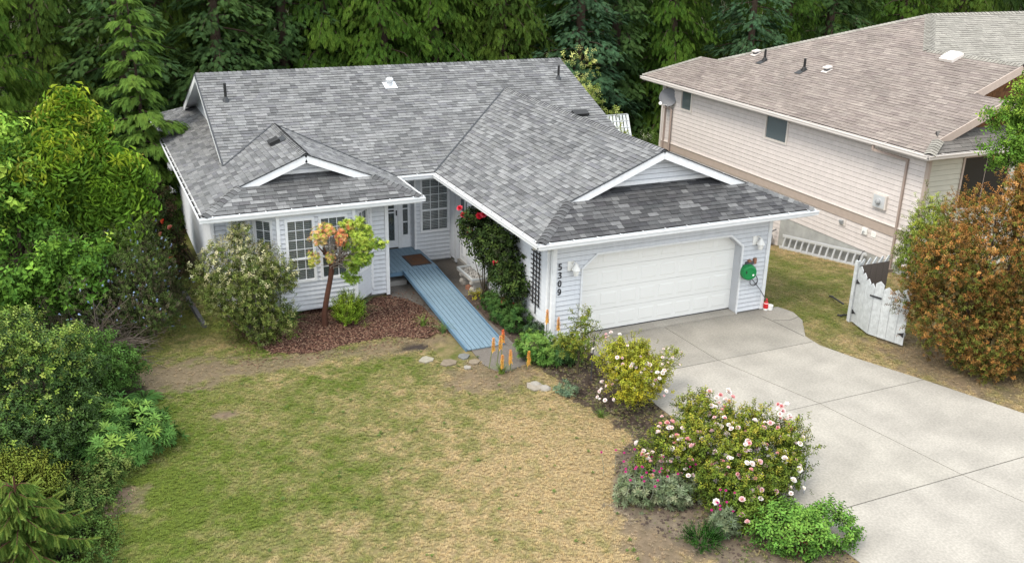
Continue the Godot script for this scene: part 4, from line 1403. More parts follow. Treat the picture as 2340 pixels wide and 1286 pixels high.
	var fb := thing("red_bottle", "red and white spray bottle standing at the garage corner", "bottle", Vector3(6.57, 0.015, 0.11))
	var f1 := MB.new()
	f1.lathe([Vector2(0.06, 0.0), Vector2(0.065, 0.02), Vector2(0.065, 0.20), Vector2(0.03, 0.27)], Vector3.ZERO, 12)
	part("body", f1, M.white_plastic, fb)
	var f2 := MB.new()
	f2.lathe([Vector2(0.068, 0.06), Vector2(0.0685, 0.19), Vector2(0.034, 0.27), Vector2(0.03, 0.33), Vector2(0.001, 0.34)], Vector3.ZERO, 12)
	part("red_sleeve", f2, M.red_plastic, fb)
	var cu := thing("white_tub", "small white plastic tub on the concrete by the garage corner", "tub", Vector3(6.70, 0.015, 0.13))
	var c1 := MB.new()
	c1.lathe([Vector2(0.075, 0.0), Vector2(0.085, 0.11), Vector2(0.09, 0.115), Vector2(0.09, 0.13), Vector2(0.001, 0.132)], Vector3.ZERO, 14)
	part("tub", c1, M.white_plastic, cu)
	# ladder lying on edge along the foundation
	var la := thing("aluminium_ladder", "aluminium extension ladder lying on edge along the cream house foundation", "ladder")
	var a0 := Vector3(12.08, -0.70, -5.95)
	var a1 := Vector3(12.08, -0.13, -2.0)
	var rise := Vector3(0.10, 0.40, 0.0)
	for k in 2:
		var off := Vector3(-0.075 * k, 0.0, 0.10 * k)
		bar("rail", a0 + off, a1 + off, 0.03, 0.065, M.aluminium, la)
		bar("rail", a0 + off + rise, a1 + off + rise, 0.03, 0.065, M.aluminium, la)
		for i in 13:
			var c := a0.lerp(a1, (i + 0.5) / 13.0) + off
			bar("rung", c, c + rise, 0.03, 0.035, M.aluminium, la)
	# gate leaves, and the picket fence behind them
	var gl := Vector3(8.17, 0, 1.70)
	var gm := Vector3(7.96, 0, 2.54)
	var gr := Vector3(8.24, 0, 3.45)
	for k in 2:
		var p := [gl, gm][k] as Vector3
		var q := [gm, gr][k] as Vector3
		var g := thing("picket_gate", ["white plank gate leaf nearer the cream house, hinged at its far post", "white plank gate leaf next to the rust-coloured bush"][k], "gate", Vector3.ZERO, "white gate leaves beside the driveway")
		var d := (q - p).normalized()
		var nn := d.cross(UP)
		if nn.x > 0: nn = -nn
		var w := p.distance_to(q)
		var m := 4
		for i in m:
			var c := p + d * (w * (i + 0.5) / m) + nn * rng.randf_range(-0.004, 0.004)
			var hw := w / m / 2 - 0.0035
			var top := 1.72 - (0.30 if k == 0 else 0.16) * (sin(PI * (i + 0.5) / m * 0.5) if k == 0 else 1.0) - (0.0 if k == 0 else 0.14 * (1.0 - absf(i - 1.5) / 1.5))
			var b := MB.new()
			var t := rng.randf_range(0.93, 1.04)
			b.col = Color(t, t, t)
			var f := [c - d * hw + UP * 0.07, c + d * hw + UP * 0.07, c + d * hw + UP * (top - 0.09), c + UP * top, c - d * hw + UP * (top - 0.09)]
			b.slab(PackedVector3Array(f), Vector3.ZERO)
			b.slab(PackedVector3Array(f) if false else PackedVector3Array([f[4] + nn * 0.022, f[3] + nn * 0.022, f[2] + nn * 0.022, f[1] + nn * 0.022, f[0] + nn * 0.022]), nn * -0.022)
			part("plank", b, M.white_paint, g)
		for y in [0.35, 1.2]:
			bar("rail", p + UP * y - nn * 0.03, q + UP * y - nn * 0.03, 0.035, 0.09, M.white_paint, g)
			var hp: Vector3 = (p if k == 0 else q) + nn * 0.03 + UP * y
			var hd: Vector3 = d if k == 0 else -d
			var hb2 := MB.new()
			hb2.slab(PackedVector3Array([hp + UP * 0.05 + hd * 0.04, hp - UP * 0.05 + hd * 0.04, hp + hd * 0.19]), nn * 0.008)
			hb2.box(hp + hd * 0.03, Vector3(0.035, 0.12, 0.02), Basis(UP, 0.2))
			part("strap_hinge", hb2, M.iron, g)
		if k == 1:
			bar("slide_bolt", p + nn * 0.04 + UP * 1.12 - d * 0.1, p + nn * 0.04 + UP * 1.12 + d * 0.22, 0.02, 0.04, M.iron, g)
	var fe := thing("picket_fence", "white picket fence section with pointed tops behind the gate, half hidden", "fence")
	for i in 5:
		var b := MB.new()
		var x := 8.33 + i * 0.215
		var y0 := land(x, 1.9)
		b.box(Vector3(x, y0 + 0.80, 1.62), Vector3(0.205, 1.60, 0.02))
		part("picket", b, M.stained_wood, fe)
		var t := MB.new()
		t.slab(PackedVector3Array([Vector3(x - 0.085, y0 + 1.605, 1.632), Vector3(x + 0.03, y0 + 1.605, 1.632), Vector3(x + 0.085, y0 + 1.76, 1.632), Vector3(x + 0.035, y0 + 1.78, 1.632)]), Vector3(0, 0, -0.024))
		part("picket_tip", t, M.white_paint, fe)
	for y in [0.4, 1.3]:
		bar("rail", Vector3(8.2, y, 1.58), Vector3(9.5, y - 0.01, 1.58), 0.035, 0.09, M.bare_wood, fe)
	block("post", Vector3(8.19, 0.86, 1.60), Vector3(0.10, 1.76, 0.10), M.white_paint, fe)
	var hk := MB.new()
	hk.tube([Vector3(8.19, 1.74, 1.60), Vector3(8.20, 1.86, 1.6), Vector3(8.30, 1.97, 1.6), Vector3(8.36, 1.99, 1.6)], [0.016, 0.014, 0.012, 0.01], 6)
	part("hook", hk, M.iron, fe)
	var wb := thing("fallen_pole", "dark metal pole lying on the grass behind the white gate, upper one", "pole", Vector3.ZERO, "poles behind the gate")
	bar("shaft", Vector3(8.0, 0.50, 1.5), Vector3(8.95, 0.06, 0.05), 0.035, 0.035, M.iron, wb)
	bar("foot", Vector3(8.92, 0.05, 0.0), Vector3(9.0, 0.05, 0.1), 0.04, 0.03, M.iron, wb)
	var wc := thing("fallen_pole", "dark metal pole lying by the foot of the white gate, lower one", "pole", Vector3.ZERO, "poles behind the gate")
	bar("shaft", Vector3(8.17, 0.05, 1.25), Vector3(8.62, 0.05, 1.35), 0.03, 0.03, M.iron, wc)
	bar("foot", Vector3(8.14, 0.05, 1.20), Vector3(8.2, 0.05, 1.3), 0.04, 0.03, M.iron, wc)
	# lattice canopy between the houses at the back
	var lt := thing("lattice_canopy", "white slatted lattice canopy behind the grey roof near the cream house", "canopy")
	var c0 := Vector3(9.2, 2.35, -15.2)
	var ux := Vector3(1.0, 0, 0)
	var uz := Vector3(-0.45, -0.22, 0.9)
	for i in 13:
		bar("slat", c0 + ux * (i * 0.16), c0 + ux * (i * 0.16) + uz * 2.6, 0.10, 0.02, M.white_paint, lt)
	for i in 5:
		bar("batten", c0 + uz * (i * 0.65) + UP * 0.025, c0 + uz * (i * 0.65) + ux * 1.92 + UP * 0.025, 0.07, 0.03, M.white_paint, lt)
	for q in [c0, c0 + ux * 1.92, c0 + uz * 2.6, c0 + ux * 1.92 + uz * 2.6]:
		bar("post", q - UP * 0.03, Vector3(q.x, land(q.x, q.z), q.z), 0.09, 0.09, M.white_paint, lt)
	# stepping stones and loose rocks
	var st := [[-3.16, -0.37, 0.23, "pale square"], [-2.74, -0.02, 0.25, "flat brownish"], [-2.28, -0.20, 0.20, "bluish grey"], [-2.15, 0.18, 0.2, "sandy"], [-2.42, 0.40, 0.13, "small white"], [-1.38, 1.89, 0.26, "whitish weathered"]]
	for i in st.size():
		var q = st[i]
		var o := thing("stepping_stone", "%s flat stone lying %s" % [q[3], ["in the turf left of the others", "between the pale and the bluish stones", "at the lower end of the blue ramp", "at the edge of the walk below the ramp", "below the bluish stone near the ramp", "in the dry grass beside the rose bed"][i]], "stone", Vector3(q[0], 0.0, q[1]), "flat stones round the ramp end")
		var b := MB.new()
		b.col = [Color(1.05, 1.0, 0.9), Color(0.7, 0.62, 0.52), Color(0.6, 0.66, 0.72), Color(0.8, 0.72, 0.6), Color(1.2, 1.15, 1.05), Color(1.0, 0.95, 0.88)][i]
		var poly := PackedVector2Array()
		for k in 6:
			var a := TAU * k / 6.0 + rng.randf_range(-0.25, 0.25)
			poly.append(Vector2(cos(a), sin(a)) * q[2] * 0.85 * rng.randf_range(0.75, 1.1))
		slab2(b, poly, 0.035, 0.06)
		part("flat_rock", b, M.stone, o)
	for q in [[-1.30, 1.80, "upper"], [-1.18, 2.05, "lower"]]:
		var o := thing("rock", "pale rock in the dry grass by the rose bed, %s of two" % q[2], "rock", Vector3(q[0], 0.0, q[1]), "rocks by the rose bed")
		var b := MB.new()
		b.lathe([Vector2(0.14, -0.05), Vector2(0.16, 0.0), Vector2(0.09, 0.055), Vector2(0.001, 0.06)], Vector3.ZERO, 7, Basis(Vector3(1, 0, 0.4).normalized(), 0.15))
		part("stone", b, M.stone, o)
	# fallen edging board by the left wall
	var ed := thing("edging_board", "dark weathered board edging the bed along the left wall", "board")
	bar("board", Vector3(-7.78, 0.06, -4.3), Vector3(-7.98, 0.06, -6.9), 0.10, 0.14, M.dark_grey, ed)
	block("stake", Vector3(-7.85, 0.08, -5.6), Vector3(0.05, 0.24, 0.05), M.bare_wood, ed)

# ---------------------------------------------------------------- foliage pieces
func dir_rand() -> Vector3:
	var z := rng.randf_range(-1.0, 1.0)
	var a := rng.randf() * TAU
	var r := sqrt(1.0 - z * z)
	return Vector3(r * cos(a), z, r * sin(a))

# A twig along +y with leaves set round it.
func sprig(leaves: int, l: float, ln: float, w: float, spread: float, fold := 0.25, bend := 0.25, tip_light := 1.15, stem := Color(0.09, 0.07, 0.03)) -> ArrayMesh:
	var b := MB.new()
	b.col = stem
	b.tube([Vector3.ZERO, Vector3(0.0, l * 0.92, 0.0)], [0.006, 0.003], 3)
	for i in leaves:
		var t := (i + 0.6) / leaves
		var a := i * 2.4 + rng.randf_range(-0.4, 0.4)
		var side := Vector3(cos(a), 0, sin(a))
		var d := (side * spread + UP * (1.0 - spread * 0.6) + dir_rand() * 0.2).normalized()
		var s := d.cross(UP).normalized()
		if s.length() < 0.1: s = Vector3.RIGHT
		var u := s.cross(d).normalized()
		var k := rng.randf_range(0.78, 1.15) * lerpf(0.92, tip_light, t)
		b.col = Color(k, k, k * rng.randf_range(0.85, 1.05))
		b.leaf(Vector3(0, l * t, 0) + d * 0.01, d, s, u, ln * rng.randf_range(0.75, 1.15), w * rng.randf_range(0.8, 1.1), fold, bend)
	return b.mesh()

# A whorl of long leaves at the end of a shoot.
func rosette(leaves: int, ln: float, w: float, lift := 0.35) -> ArrayMesh:
	var b := MB.new()
	for i in leaves:
		var a := TAU * i / leaves + rng.randf_range(-0.15, 0.15)
		var side := Vector3(cos(a), 0, sin(a))
		var d := (side + UP * (lift + (0.7 if i % 3 == 0 else 0.0))).normalized()
		var s := d.cross(UP).normalized()
		var u := s.cross(d)
		var k := rng.randf_range(0.8, 1.2)
		b.col = Color(k, k, k)
		var o := Vector3(0, rng.randf_range(0.0, 0.03), 0)
		var m1 := o + d * ln * 0.5
		var tip := o + d * ln - u * ln * 0.16
		b.tri(o, m1 - s * w * 0.5 + u * w * 0.15, m1)
		b.tri(o, m1, m1 + s * w * 0.5 + u * w * 0.15)
		b.tri(m1, m1 - s * w * 0.5 + u * w * 0.15, tip)
		b.tri(m1, tip, m1 + s * w * 0.5 + u * w * 0.15)
	return b.mesh()

# A hanging flat spray (cedar): it hangs along -y, its face towards +z.
func cedar_spray() -> ArrayMesh:
	var b := MB.new()
	for i in 11:
		var t := i / 10.0
		for sgn in [-1.0, 1.0]:
			var o := Vector3(0, -t * 0.8, 0.10 * sin(t * 2.0))
			var ln := (0.36 - 0.22 * absf(t - 0.25)) * rng.randf_range(0.75, 1.1)
			var d := Vector3(sgn * (0.85 - 0.4 * t), -0.62, rng.randf_range(-0.12, 0.35)).normalized()
			var k := rng.randf_range(0.72, 1.0)
			var s := Vector3(d.y, -d.x, 0).normalized()
			b.col = Color(k, k, k)
			b.leaf(o, d, s, Vector3(0, 0, 1), ln, 0.065, 0.15, 0.12)
			for j in 3:
				var k2 := k * (1.05 + 0.12 * j)
				b.col = Color(k2 * 1.05, k2, k2 * 0.8)
				var d2 := (d + Vector3(-sgn * 0.5 + rng.randf_range(-0.4, 0.4), -0.6, rng.randf_range(-0.1, 0.3))).normalized()
				b.leaf(o + d * ln * (0.3 + 0.25 * j), d2, Vector3(d2.y, -d2.x, 0).normalized(), Vector3(0, 0, 1), ln * 0.55, 0.045, 0.15, 0.2)
	return b.mesh()

# A flat feathered spray (hemlock, spruce): it runs along +z and droops at its end.
func feather_spray(droop := 0.35, tip := 1.35) -> ArrayMesh:
	var b := MB.new()
	var n := 13
	for i in n:
		var t := i / float(n - 1)
		var o := Vector3(0, -droop * t * t, t * 0.9)
		for sgn in [-1.0, 1.0]:
			var ln := (0.42 * (1.0 - t) + 0.10) * rng.randf_range(0.7, 1.1)
			var d := Vector3(sgn * 0.8, -0.12 - droop * 0.5 * t + rng.randf_range(-0.12, 0.12), 0.62).normalized()
			for j in 4:
				var f := j / 3.0
				var k := rng.randf_range(0.72, 0.95) * lerpf(1.0, tip, f * 0.6 + t * 0.4)
				b.col = Color(k * lerpf(1.0, 1.1, t), k, k * 0.85)
				var p := o + d * ln * f * 0.75 - UP * 0.10 * f * f * ln
				for s2 in [-1.0, 1.0]:
					var d2 := (d + Vector3(s2 * 0.45 * d.z, -0.2 + rng.randf_range(-0.15, 0.1), -s2 * 0.45 * d.x)).normalized()
					b.leaf(p, d2, d2.cross(UP).normalized(), UP, 0.15 * rng.randf_range(0.8, 1.2), 0.042, 0.1, 0.15)
	return b.mesh()

# A bottle-brush shoot of needles along -y.
func needle_shoot() -> ArrayMesh:
	var b := MB.new()
	b.col = Color(0.5, 0.35, 0.2)
	b.tube([Vector3.ZERO, Vector3(0, -0.95, 0)], [0.012, 0.006], 3)
	for i in 120:
		var t := i / 120.0
		var a := i * 2.399
		var d := Vector3(cos(a), -0.75, sin(a)).normalized()
		var k := rng.randf_range(0.8, 1.1) * lerpf(0.8, 1.25, t)
		b.col = Color(k, k, k * 0.9)
		var s := d.cross(UP).normalized()
		b.leaf(Vector3(0, -t, 0), d, s, UP, 0.155, 0.030, 0.0, 0.0)
	return b.mesh()

func tuft(blades: int, h: float, w: float, lean: float) -> ArrayMesh:
	var b := MB.new()
	for i in blades:
		var a := rng.randf() * TAU
		var side := Vector3(cos(a), 0, sin(a))
		var x := Vector3(-side.z, 0, side.x) * w * 0.5
		var o := side * rng.randf() * h * 0.35
		var hh := h * rng.randf_range(0.6, 1.1)
		var m := o + UP * hh * 0.6 + side * lean * hh * 0.4
		var e := o + UP * hh * (1.0 - lean * 0.3) + side * lean * hh
		var k := rng.randf_range(0.75, 1.2)
		b.col = Color(k, k, k * rng.randf_range(0.8, 1.1))
		b.tri(o - x, o + x, m + x * 0.8)
		b.tri(o - x, m + x * 0.8, m - x * 0.8)
		b.tri(m - x * 0.8, m + x * 0.8, e)
	return b.mesh()

func strap_clump(n: int, h: float, w: float) -> MB:
	var b := MB.new()
	for i in n:
		var a := rng.randf() * TAU
		var side := Vector3(cos(a), 0, sin(a))
		var x := Vector3(-side.z, 0, side.x) * w * 0.5
		var l := h * rng.randf_range(0.65, 1.1)
		var out := rng.randf_range(0.25, 0.95)
		var p := side * rng.randf_range(0.0, 0.08)
		var last := p
		var k := rng.randf_range(0.75, 1.2)
		b.col = Color(k, k, k)
		for s in range(1, 6):
			var t := s / 5.0
			var q := p + side * (out * l * t * t * 0.9 + 0.1 * t * l) + UP * l * (t * 1.1 - out * 0.85 * t * t)
			var w0 := 1.0 - (s - 1) / 5.5
			var w1 := 1.0 - s / 5.2
			b.quad(last - x * w0, last + x * w0, q + x * w1, q - x * w1)
			last = q
	return b

func bloom(r: float, rings: int, c0: Color, c1: Color) -> ArrayMesh:
	var b := MB.new()
	for k in rings:
		var f := float(k) / maxf(1.0, rings - 1)
		var n := 7 - k
		for i in n:
			var a := TAU * (i + 0.5 * k) / n
			var side := Vector3(cos(a), 0, sin(a))
			var d := (side * lerpf(1.0, 0.25, f) + UP * lerpf(0.35, 1.0, f)).normalized()
			var s := Vector3(-side.z, 0, side.x)
			b.col = c0.lerp(c1, f) * rng.randf_range(0.9, 1.05)
			var ln := r * lerpf(1.0, 0.75, f)
			var o := UP * r * 0.25 * f
			var m := o + d * ln * 0.65
			var up := s.cross(d)
			b.quad(o - s * r * 0.12, m - s * r * 0.48, o + d * ln + UP * r * 0.08, m + s * r * 0.48)
			b.tri(o - s * r * 0.12, m + s * r * 0.48, o + s * r * 0.12)
	return b.mesh()

# Points in and near the surface of some rounded masses: [place, outward direction].
func crown_points(blobs: Array, n: int, shell := 0.4, floor_y := 0.05, rough := 0.22, stray := 0.0) -> Array:
	var out := []
	var area := 0.0
	for q in blobs:
		area += pow(q[1].x * q[1].y * q[1].z, 0.6667)
	for q in blobs:
		var c: Vector3 = q[0]
		var r: Vector3 = q[1]
		var m := int(n * pow(r.x * r.y * r.z, 0.6667) / area)
		for i in m:
			var d := dir_rand()
			var lump := 1.0 + rough * n_mid.get_noise_3d((c.x + d.x * r.x) * 2.6, (c.y + d.y * r.y) * 2.6, (c.z + d.z * r.z) * 2.6) * 2.0
			var f := (1.0 - shell * pow(rng.randf(), 1.6)) * lump
			if stray > 0.0 and rng.randf() < 0.14:
				f += stray * rng.randf()
			var p := c + d * r * f
			if p.y < floor_y: continue
			var deep := false
			for o in blobs:
				if o[0] != c and ((p - o[0]) / o[1]).length() < 0.62:
					deep = true
			if deep: continue
			out.append([p, (d / r).normalized()])
	return out

# Breaks rounded masses up into clumps of twigs, so that a crown has lobes, hollows and an uneven outline.
func clumps(blobs: Array, per: int, size: float, up := 0.25, core := 0.5) -> Array:
	var out := []
	for q in blobs:
		out.append([q[0], q[1] * core])
		var r: Vector3 = q[1]
		var mean := (r.x + r.y + r.z) / 3.0
		for i in per:
			var dd := (dir_rand() + UP * up).normalized()
			var k := size * rng.randf_range(0.65, 1.35) * mean
			out.append([q[0] + dd * r * rng.randf_range(0.62, 1.05), Vector3(k, k * 0.8, k)])
	return out

func grow(pts: Array, up: float, jitter: float, s0: float, s1: float) -> Array:
	var ts := []
	for q in pts:
		var d: Vector3 = (q[1] + UP * up + dir_rand() * jitter).normalized()
		var bs := Basis(Quaternion(UP, d)) if d.y > -0.999 else Basis(Vector3.RIGHT, PI)
		bs = bs * Basis(UP, rng.randf() * TAU)
		ts.append(Transform3D(bs.scaled(Vector3.ONE * rng.randf_range(s0, s1)), q[0]))
	return ts

func tints(n: int, cs: Array, amount := 0.18) -> Array:
	var o := []
	for i in n:
		o.append(vary(cs[rng.randi() % cs.size()], amount, 0.06))
	return o

# Colours that run from c0 low or inside the plant to c1 at its young top, or to painted-in highlights there.
func tint_by(pts: Array, cs: Array, fresh_or_glint: Array, lo: float, hi: float, share := 0.8) -> Array:
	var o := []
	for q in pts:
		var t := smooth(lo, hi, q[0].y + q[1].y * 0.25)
		var from: Array = fresh_or_glint if rng.randf() < t * share else cs
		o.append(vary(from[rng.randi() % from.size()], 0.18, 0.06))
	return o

func limbs(parent: Node, base: Vector3, ends: Array, r0: float, m: Material, called := "branch", sides := 5) -> void:
	for e in ends:
		var b := MB.new()
		var mid: Vector3 = base.lerp(e, 0.5) + Vector3(rng.randf_range(-0.12, 0.12), rng.randf_range(-0.02, 0.14), rng.randf_range(-0.12, 0.12)) * base.distance_to(e) * 0.6
		b.tube([base, base.lerp(mid, 0.5) + Vector3(0, 0.02, 0), mid, mid.lerp(e, 0.55), e], [r0, r0 * 0.85, r0 * 0.6, r0 * 0.4, r0 * 0.18], sides)
		part(called, b, m, parent)

func bush(called: String, label: String, cat: String, base: Vector3, blobs: Array, mesh: ArrayMesh, n: int, m: Material, cs: Array, fresh_or_glint := [], opts := {}) -> Node3D:
	var o := thing(called, label, cat, Vector3.ZERO, opts.get("group", ""))
	var masses: Array = clumps(blobs, opts.clump, opts.get("size", 0.36), 0.25, 0.82) if opts.has("clump") else blobs
	var pts := crown_points(masses, n, opts.get("shell", 0.45), opts.get("floor", 0.06), opts.get("rough", 0.22), opts.get("stray", 0.35))
	var lo := 1e9
	var hi := -1e9
	for q in blobs:
		lo = minf(lo, q[0].y - q[1].y)
		hi = maxf(hi, q[0].y + q[1].y)
	var ts := grow(pts, opts.get("up", 0.5), opts.get("jitter", 0.6), opts.get("s0", 0.75), opts.get("s1", 1.25))
	many("foliage", mesh, ts, tint_by(pts, cs, fresh_or_glint if fresh_or_glint else cs, lerpf(lo, hi, 0.35), hi, opts.get("share", 0.8)), m, o)
	var ends := []
	for i in opts.get("stems", 6):
		var q = blobs[i % blobs.size()]
		ends.append(q[0] + dir_rand() * q[1] * 0.55 + UP * q[1].y * 0.25)
	limbs(o, base, ends, opts.get("r", 0.03), opts.get("wood", M.bark), "stem")
	return o

# ---------------------------------------------------------------- conifers
func conifer(label: String, kind: int, at: Vector3, hgt: float, rad: float, cs: Array, dens := 1.0) -> Node3D:
	var o := thing(["cedar_tree", "spruce_tree", "hemlock_tree"][kind], label, "tree", at, "tall evergreens behind the houses")
	var tr := MB.new()
	tr.tube([Vector3.ZERO, Vector3(0.05, hgt * 0.5, 0), Vector3(0, hgt * 0.97, 0)], [0.28, 0.17, 0.03] if kind < 2 else [0.09, 0.05, 0.008], 7)
	part("trunk", tr, M.bark, o)
	var ts := []
	var cl := []
	var limb := MB.new()
	var y := 0.25
	var az := rng.randf() * TAU
	while y < hgt:
		az += 2.399 + rng.randf_range(-0.3, 0.3)
		var f := y / hgt
		var l := rad * pow(1.0 - f, 0.75) * rng.randf_range(0.5, 1.2) + 0.15
		var out := Vector3(cos(az), 0, sin(az))
		var rise := 0.18 if kind == 0 else 0.10
		var sag := ([0.50, 0.30, 0.22][kind] as float) * rng.randf_range(0.6, 1.5)
		var pt := func(t: float) -> Vector3: return Vector3(0, y, 0) + out * l * t + UP * l * (rise * t - sag * t * t)
		limb.tube([pt.call(0.0), pt.call(0.5), pt.call(0.95)], [0.05 * (1.1 - f), 0.03 * (1.1 - f), 0.008], 4)
		var side := Vector3(-out.z, 0, out.x)
		var n := maxi(3, int(l * (27.0 if kind == 0 else 22.0) * dens))
		var tone: Color = cs[rng.randi() % cs.size()]
		for i in n:
			var t := lerpf(0.25, 1.0, (i + rng.randf()) / n)
			var p: Vector3 = pt.call(t)
			for rep in 2:
				var sg := rng.randf_range(-1.0, 1.0)
				var wide := 0.42 * l * (1.0 - t * 0.65)
				var q := p + side * sg * wide - UP * absf(sg) * wide * 0.35 + dir_rand() * (0.22 if kind < 2 else 0.08)
				var sc := rng.randf_range(0.19, 0.36) * (0.65 + 0.35 * (1.0 - f))
				var bs: Basis
				if kind == 0:
					var face := (out + side * sg * 0.8 + dir_rand() * 0.35)
					face.y = 0
					face = face.normalized()
					bs = Basis(UP, atan2(face.x, face.z)) * Basis(Vector3.RIGHT, rng.randf_range(-0.55, 0.05)) * Basis(Vector3(0, 0, 1), rng.randf_range(-0.3, 0.3))
				else:
					var run := (out + side * sg * 1.0 + dir_rand() * 0.2).normalized()
					bs = Basis(UP, atan2(run.x, run.z)) * Basis(Vector3.RIGHT, rng.randf_range(-0.1, 0.45)) * Basis(Vector3(0, 0, 1), rng.randf_range(-0.35, 0.35))
				ts.append(Transform3D(bs.scaled(Vector3.ONE * sc), q))
				cl.append(vary(tone.lerp(cs[rng.randi() % cs.size()], 0.4), 0.2, 0.05))
		y += (0.12 + 0.10 * f) * (1.0 if kind == 0 else 1.2) / dens
	stuff(part("limbs", limb, M.bark, o))
	many("foliage", M["mesh_cedar"] if kind == 0 else (M["mesh_spruce"] if kind == 1 else M["mesh_hemlock"]), ts, cl, M.needle, o)
	return o

func copy_tree(src: Node3D, label: String, at: Vector3, turn: float, k: float) -> Node3D:
	var c := src.duplicate() as Node3D
	var stem := String(src.name)
	if stem.right(4).begins_with("_") and stem.right(3).is_valid_int():
		stem = stem.left(stem.length() - 4)
	c.name = numbered(stem, self)
	add_child(c, true)
	c.transform = Transform3D(Basis(UP, turn).scaled(Vector3(k, k * rng.randf_range(0.92, 1.1), k)), at)
	c.set_meta("label", label)
	return c

func build_forest() -> void:
	M["mesh_cedar"] = cedar_spray()
	M["mesh_spruce"] = feather_spray(0.30, 1.2)
	M["mesh_hemlock"] = feather_spray(0.55, 1.5)
	var lime := [Color(0.060, 0.125, 0.024), Color(0.080, 0.150, 0.026), Color(0.046, 0.098, 0.023), Color(0.100, 0.172, 0.032)]
	var deep := [Color(0.049, 0.097, 0.039), Color(0.065, 0.120, 0.043), Color(0.042, 0.082, 0.039)]
	var blue := [Color(0.056, 0.117, 0.074), Color(0.070, 0.137, 0.083), Color(0.047, 0.095, 0.061)]
	var olive := [Color(0.076, 0.132, 0.028), Color(0.098, 0.156, 0.031), Color(0.059, 0.109, 0.028)]
	var c1 := conifer("lime green drooping cedar filling the upper left corner of the view", 0, Vector3(-12.6, 0, -15.6), 13.0, 2.6, lime, 1.1)
	var s1 := conifer("dark spruce directly behind the bright young hemlock", 1, Vector3(-8.2, 0, -20.5), 15.0, 3.0, deep)
	var c2 := conifer("mid green cedar rising over the middle of the grey roof ridge", 0, Vector3(2.2, 0, -20.8), 16.0, 3.0, lime, 1.1)
	var b1 := conifer("blue-green spruce with flat boughs over the right end of the grey roof", 1, Vector3(11.6, 0, -20.6), 15.0, 3.1, blue)
	var o1 := conifer("olive cedar with long hanging boughs left of the pale-leaved tree", 0, Vector3(8.2, 0, -21.8), 16.0, 2.9, olive, 1.1)
	copy_tree(s1, "dark spruce with layered boughs over the left end of the grey roof ridge", Vector3(-4.6, 0, -21.0), 1.9, 1.0)
	copy_tree(s1, "dark green spruce in a gap between cedars above the left black vent pipe", Vector3(-1.6, 0, -22.6), 3.4, 1.08)
	copy_tree(c2, "bright cedar with dense drooping sprays above the round white roof vent", Vector3(4.9, 0, -21.6), 2.2, 1.05)
	copy_tree(c1, "light green cedar just left of the tall cedar over the ridge middle", Vector3(0.2, 0, -22.4), 4.0, 1.15)
	copy_tree(b1, "small blue-green spruce just over the rear corner of the cream roof", Vector3(21.4, -2, -20.5), 2.6, 0.95)
	copy_tree(s1, "shadowy spruce between the grey roof's rake and the cream house", Vector3(14.6, -1, -22.4), 0.7, 1.1)
	copy_tree(c2, "green cedar standing over the satellite dish on the cream house", Vector3(17.2, -2, -21.4), 5.1, 1.1)
	copy_tree(o1, "olive cedar above the two dark vent pipes of the cream roof", Vector3(20.2, -2, -24.6), 1.2, 1.1)
	copy_tree(c1, "yellow-green cedar along the rising hip of the cream roof", Vector3(25.0, -2, -22.2), 0.4, 1.15)
	copy_tree(s1, "dark spruce over the peak of the cream roof's hip", Vector3(29.0, -2, -23.4), 2.9, 1.15)
	copy_tree(c2, "leafy green cedar behind the cream roof's top ridge, near the right edge", Vector3(33.6, -2, -22.6), 4.4, 1.1)
	copy_tree(o1, "farthest right evergreen, a sliver over the end of the cream ridge", Vector3(38.6, -2, -23.0), 3.0, 1.1)
	copy_tree(o1, "olive cedar deep in the wood behind the bright hemlock's left side", Vector3(-11.0, 0, -21.0), 0.9, 1.05)
	copy_tree(c2, "green cedar set back between the ridge-middle cedar and its lighter neighbour", Vector3(1.4, 0, -24.2), 0.3, 1.15)
	copy_tree(o1, "olive cedar set back left of the round white roof vent's cedar", Vector3(3.8, 0, -24.6), 5.6, 1.1)
	copy_tree(c1, "lime cedar set back between the blue-green spruce and the olive cedar", Vector3(9.9, 0, -24.4), 2.7, 1.2)
	copy_tree(o1, "olive cedar in the gap right of the bright cedar over the roof vent", Vector3(6.6, 0, -23.4), 1.7, 1.1)
	copy_tree(c2, "green cedar in the gap right of the blue-green spruce", Vector3(13.4, -0.5, -24.6), 3.9, 1.1)
	copy_tree(o1, "dull green cedar above the two spruces left of the roof ridge", Vector3(-6.4, 0, -24.0), 4.8, 1.15)
	copy_tree(c1, "lime cedar glimpsed above the left end of the grey ridge", Vector3(-3.0, 0, -24.8), 0.2, 1.2)
	# the wood behind them, one mass
	var ts := []
	var cl := []
	for i in 22000:
		var x := rng.randf_range(-22.0, 75.0)
		var z := rng.randf_range(-32.0, -25.0) - maxf(0.0, x - 10.0) * 0.15
		var p := Vector3(x, rng.randf_range(-2.0, 11.0), z)
		ts.append(Transform3D((Basis(UP, rng.randf_range(-0.9, 0.9)) * Basis(Vector3.RIGHT, rng.randf_range(-0.5, 0.1))).scaled(Vector3.ONE * rng.randf_range(0.55, 1.1)), p))
		cl.append(vary([Color(0.05, 0.10, 0.028), Color(0.072, 0.125, 0.03), Color(0.04, 0.075, 0.028)][rng.randi() % 3], 0.25, 0.05))
	var f := many("forest", M["mesh_cedar"], ts, cl, M.needle, self)
	tag(f, "dense dark evergreen wood closing the view behind both houses", "forest", "", "stuff")
	# trunks standing in it
	var young := conifer("bright green young hemlock with nodding branch tips left of the grey house", 2, Vector3(-8.2, 0, -13.6), 8.8, 1.75, [Color(0.115, 0.205, 0.045), Color(0.14, 0.235, 0.052), Color(0.095, 0.175, 0.04)], 1.5)
	young.set_meta("group", "")
	young.remove_meta("group")

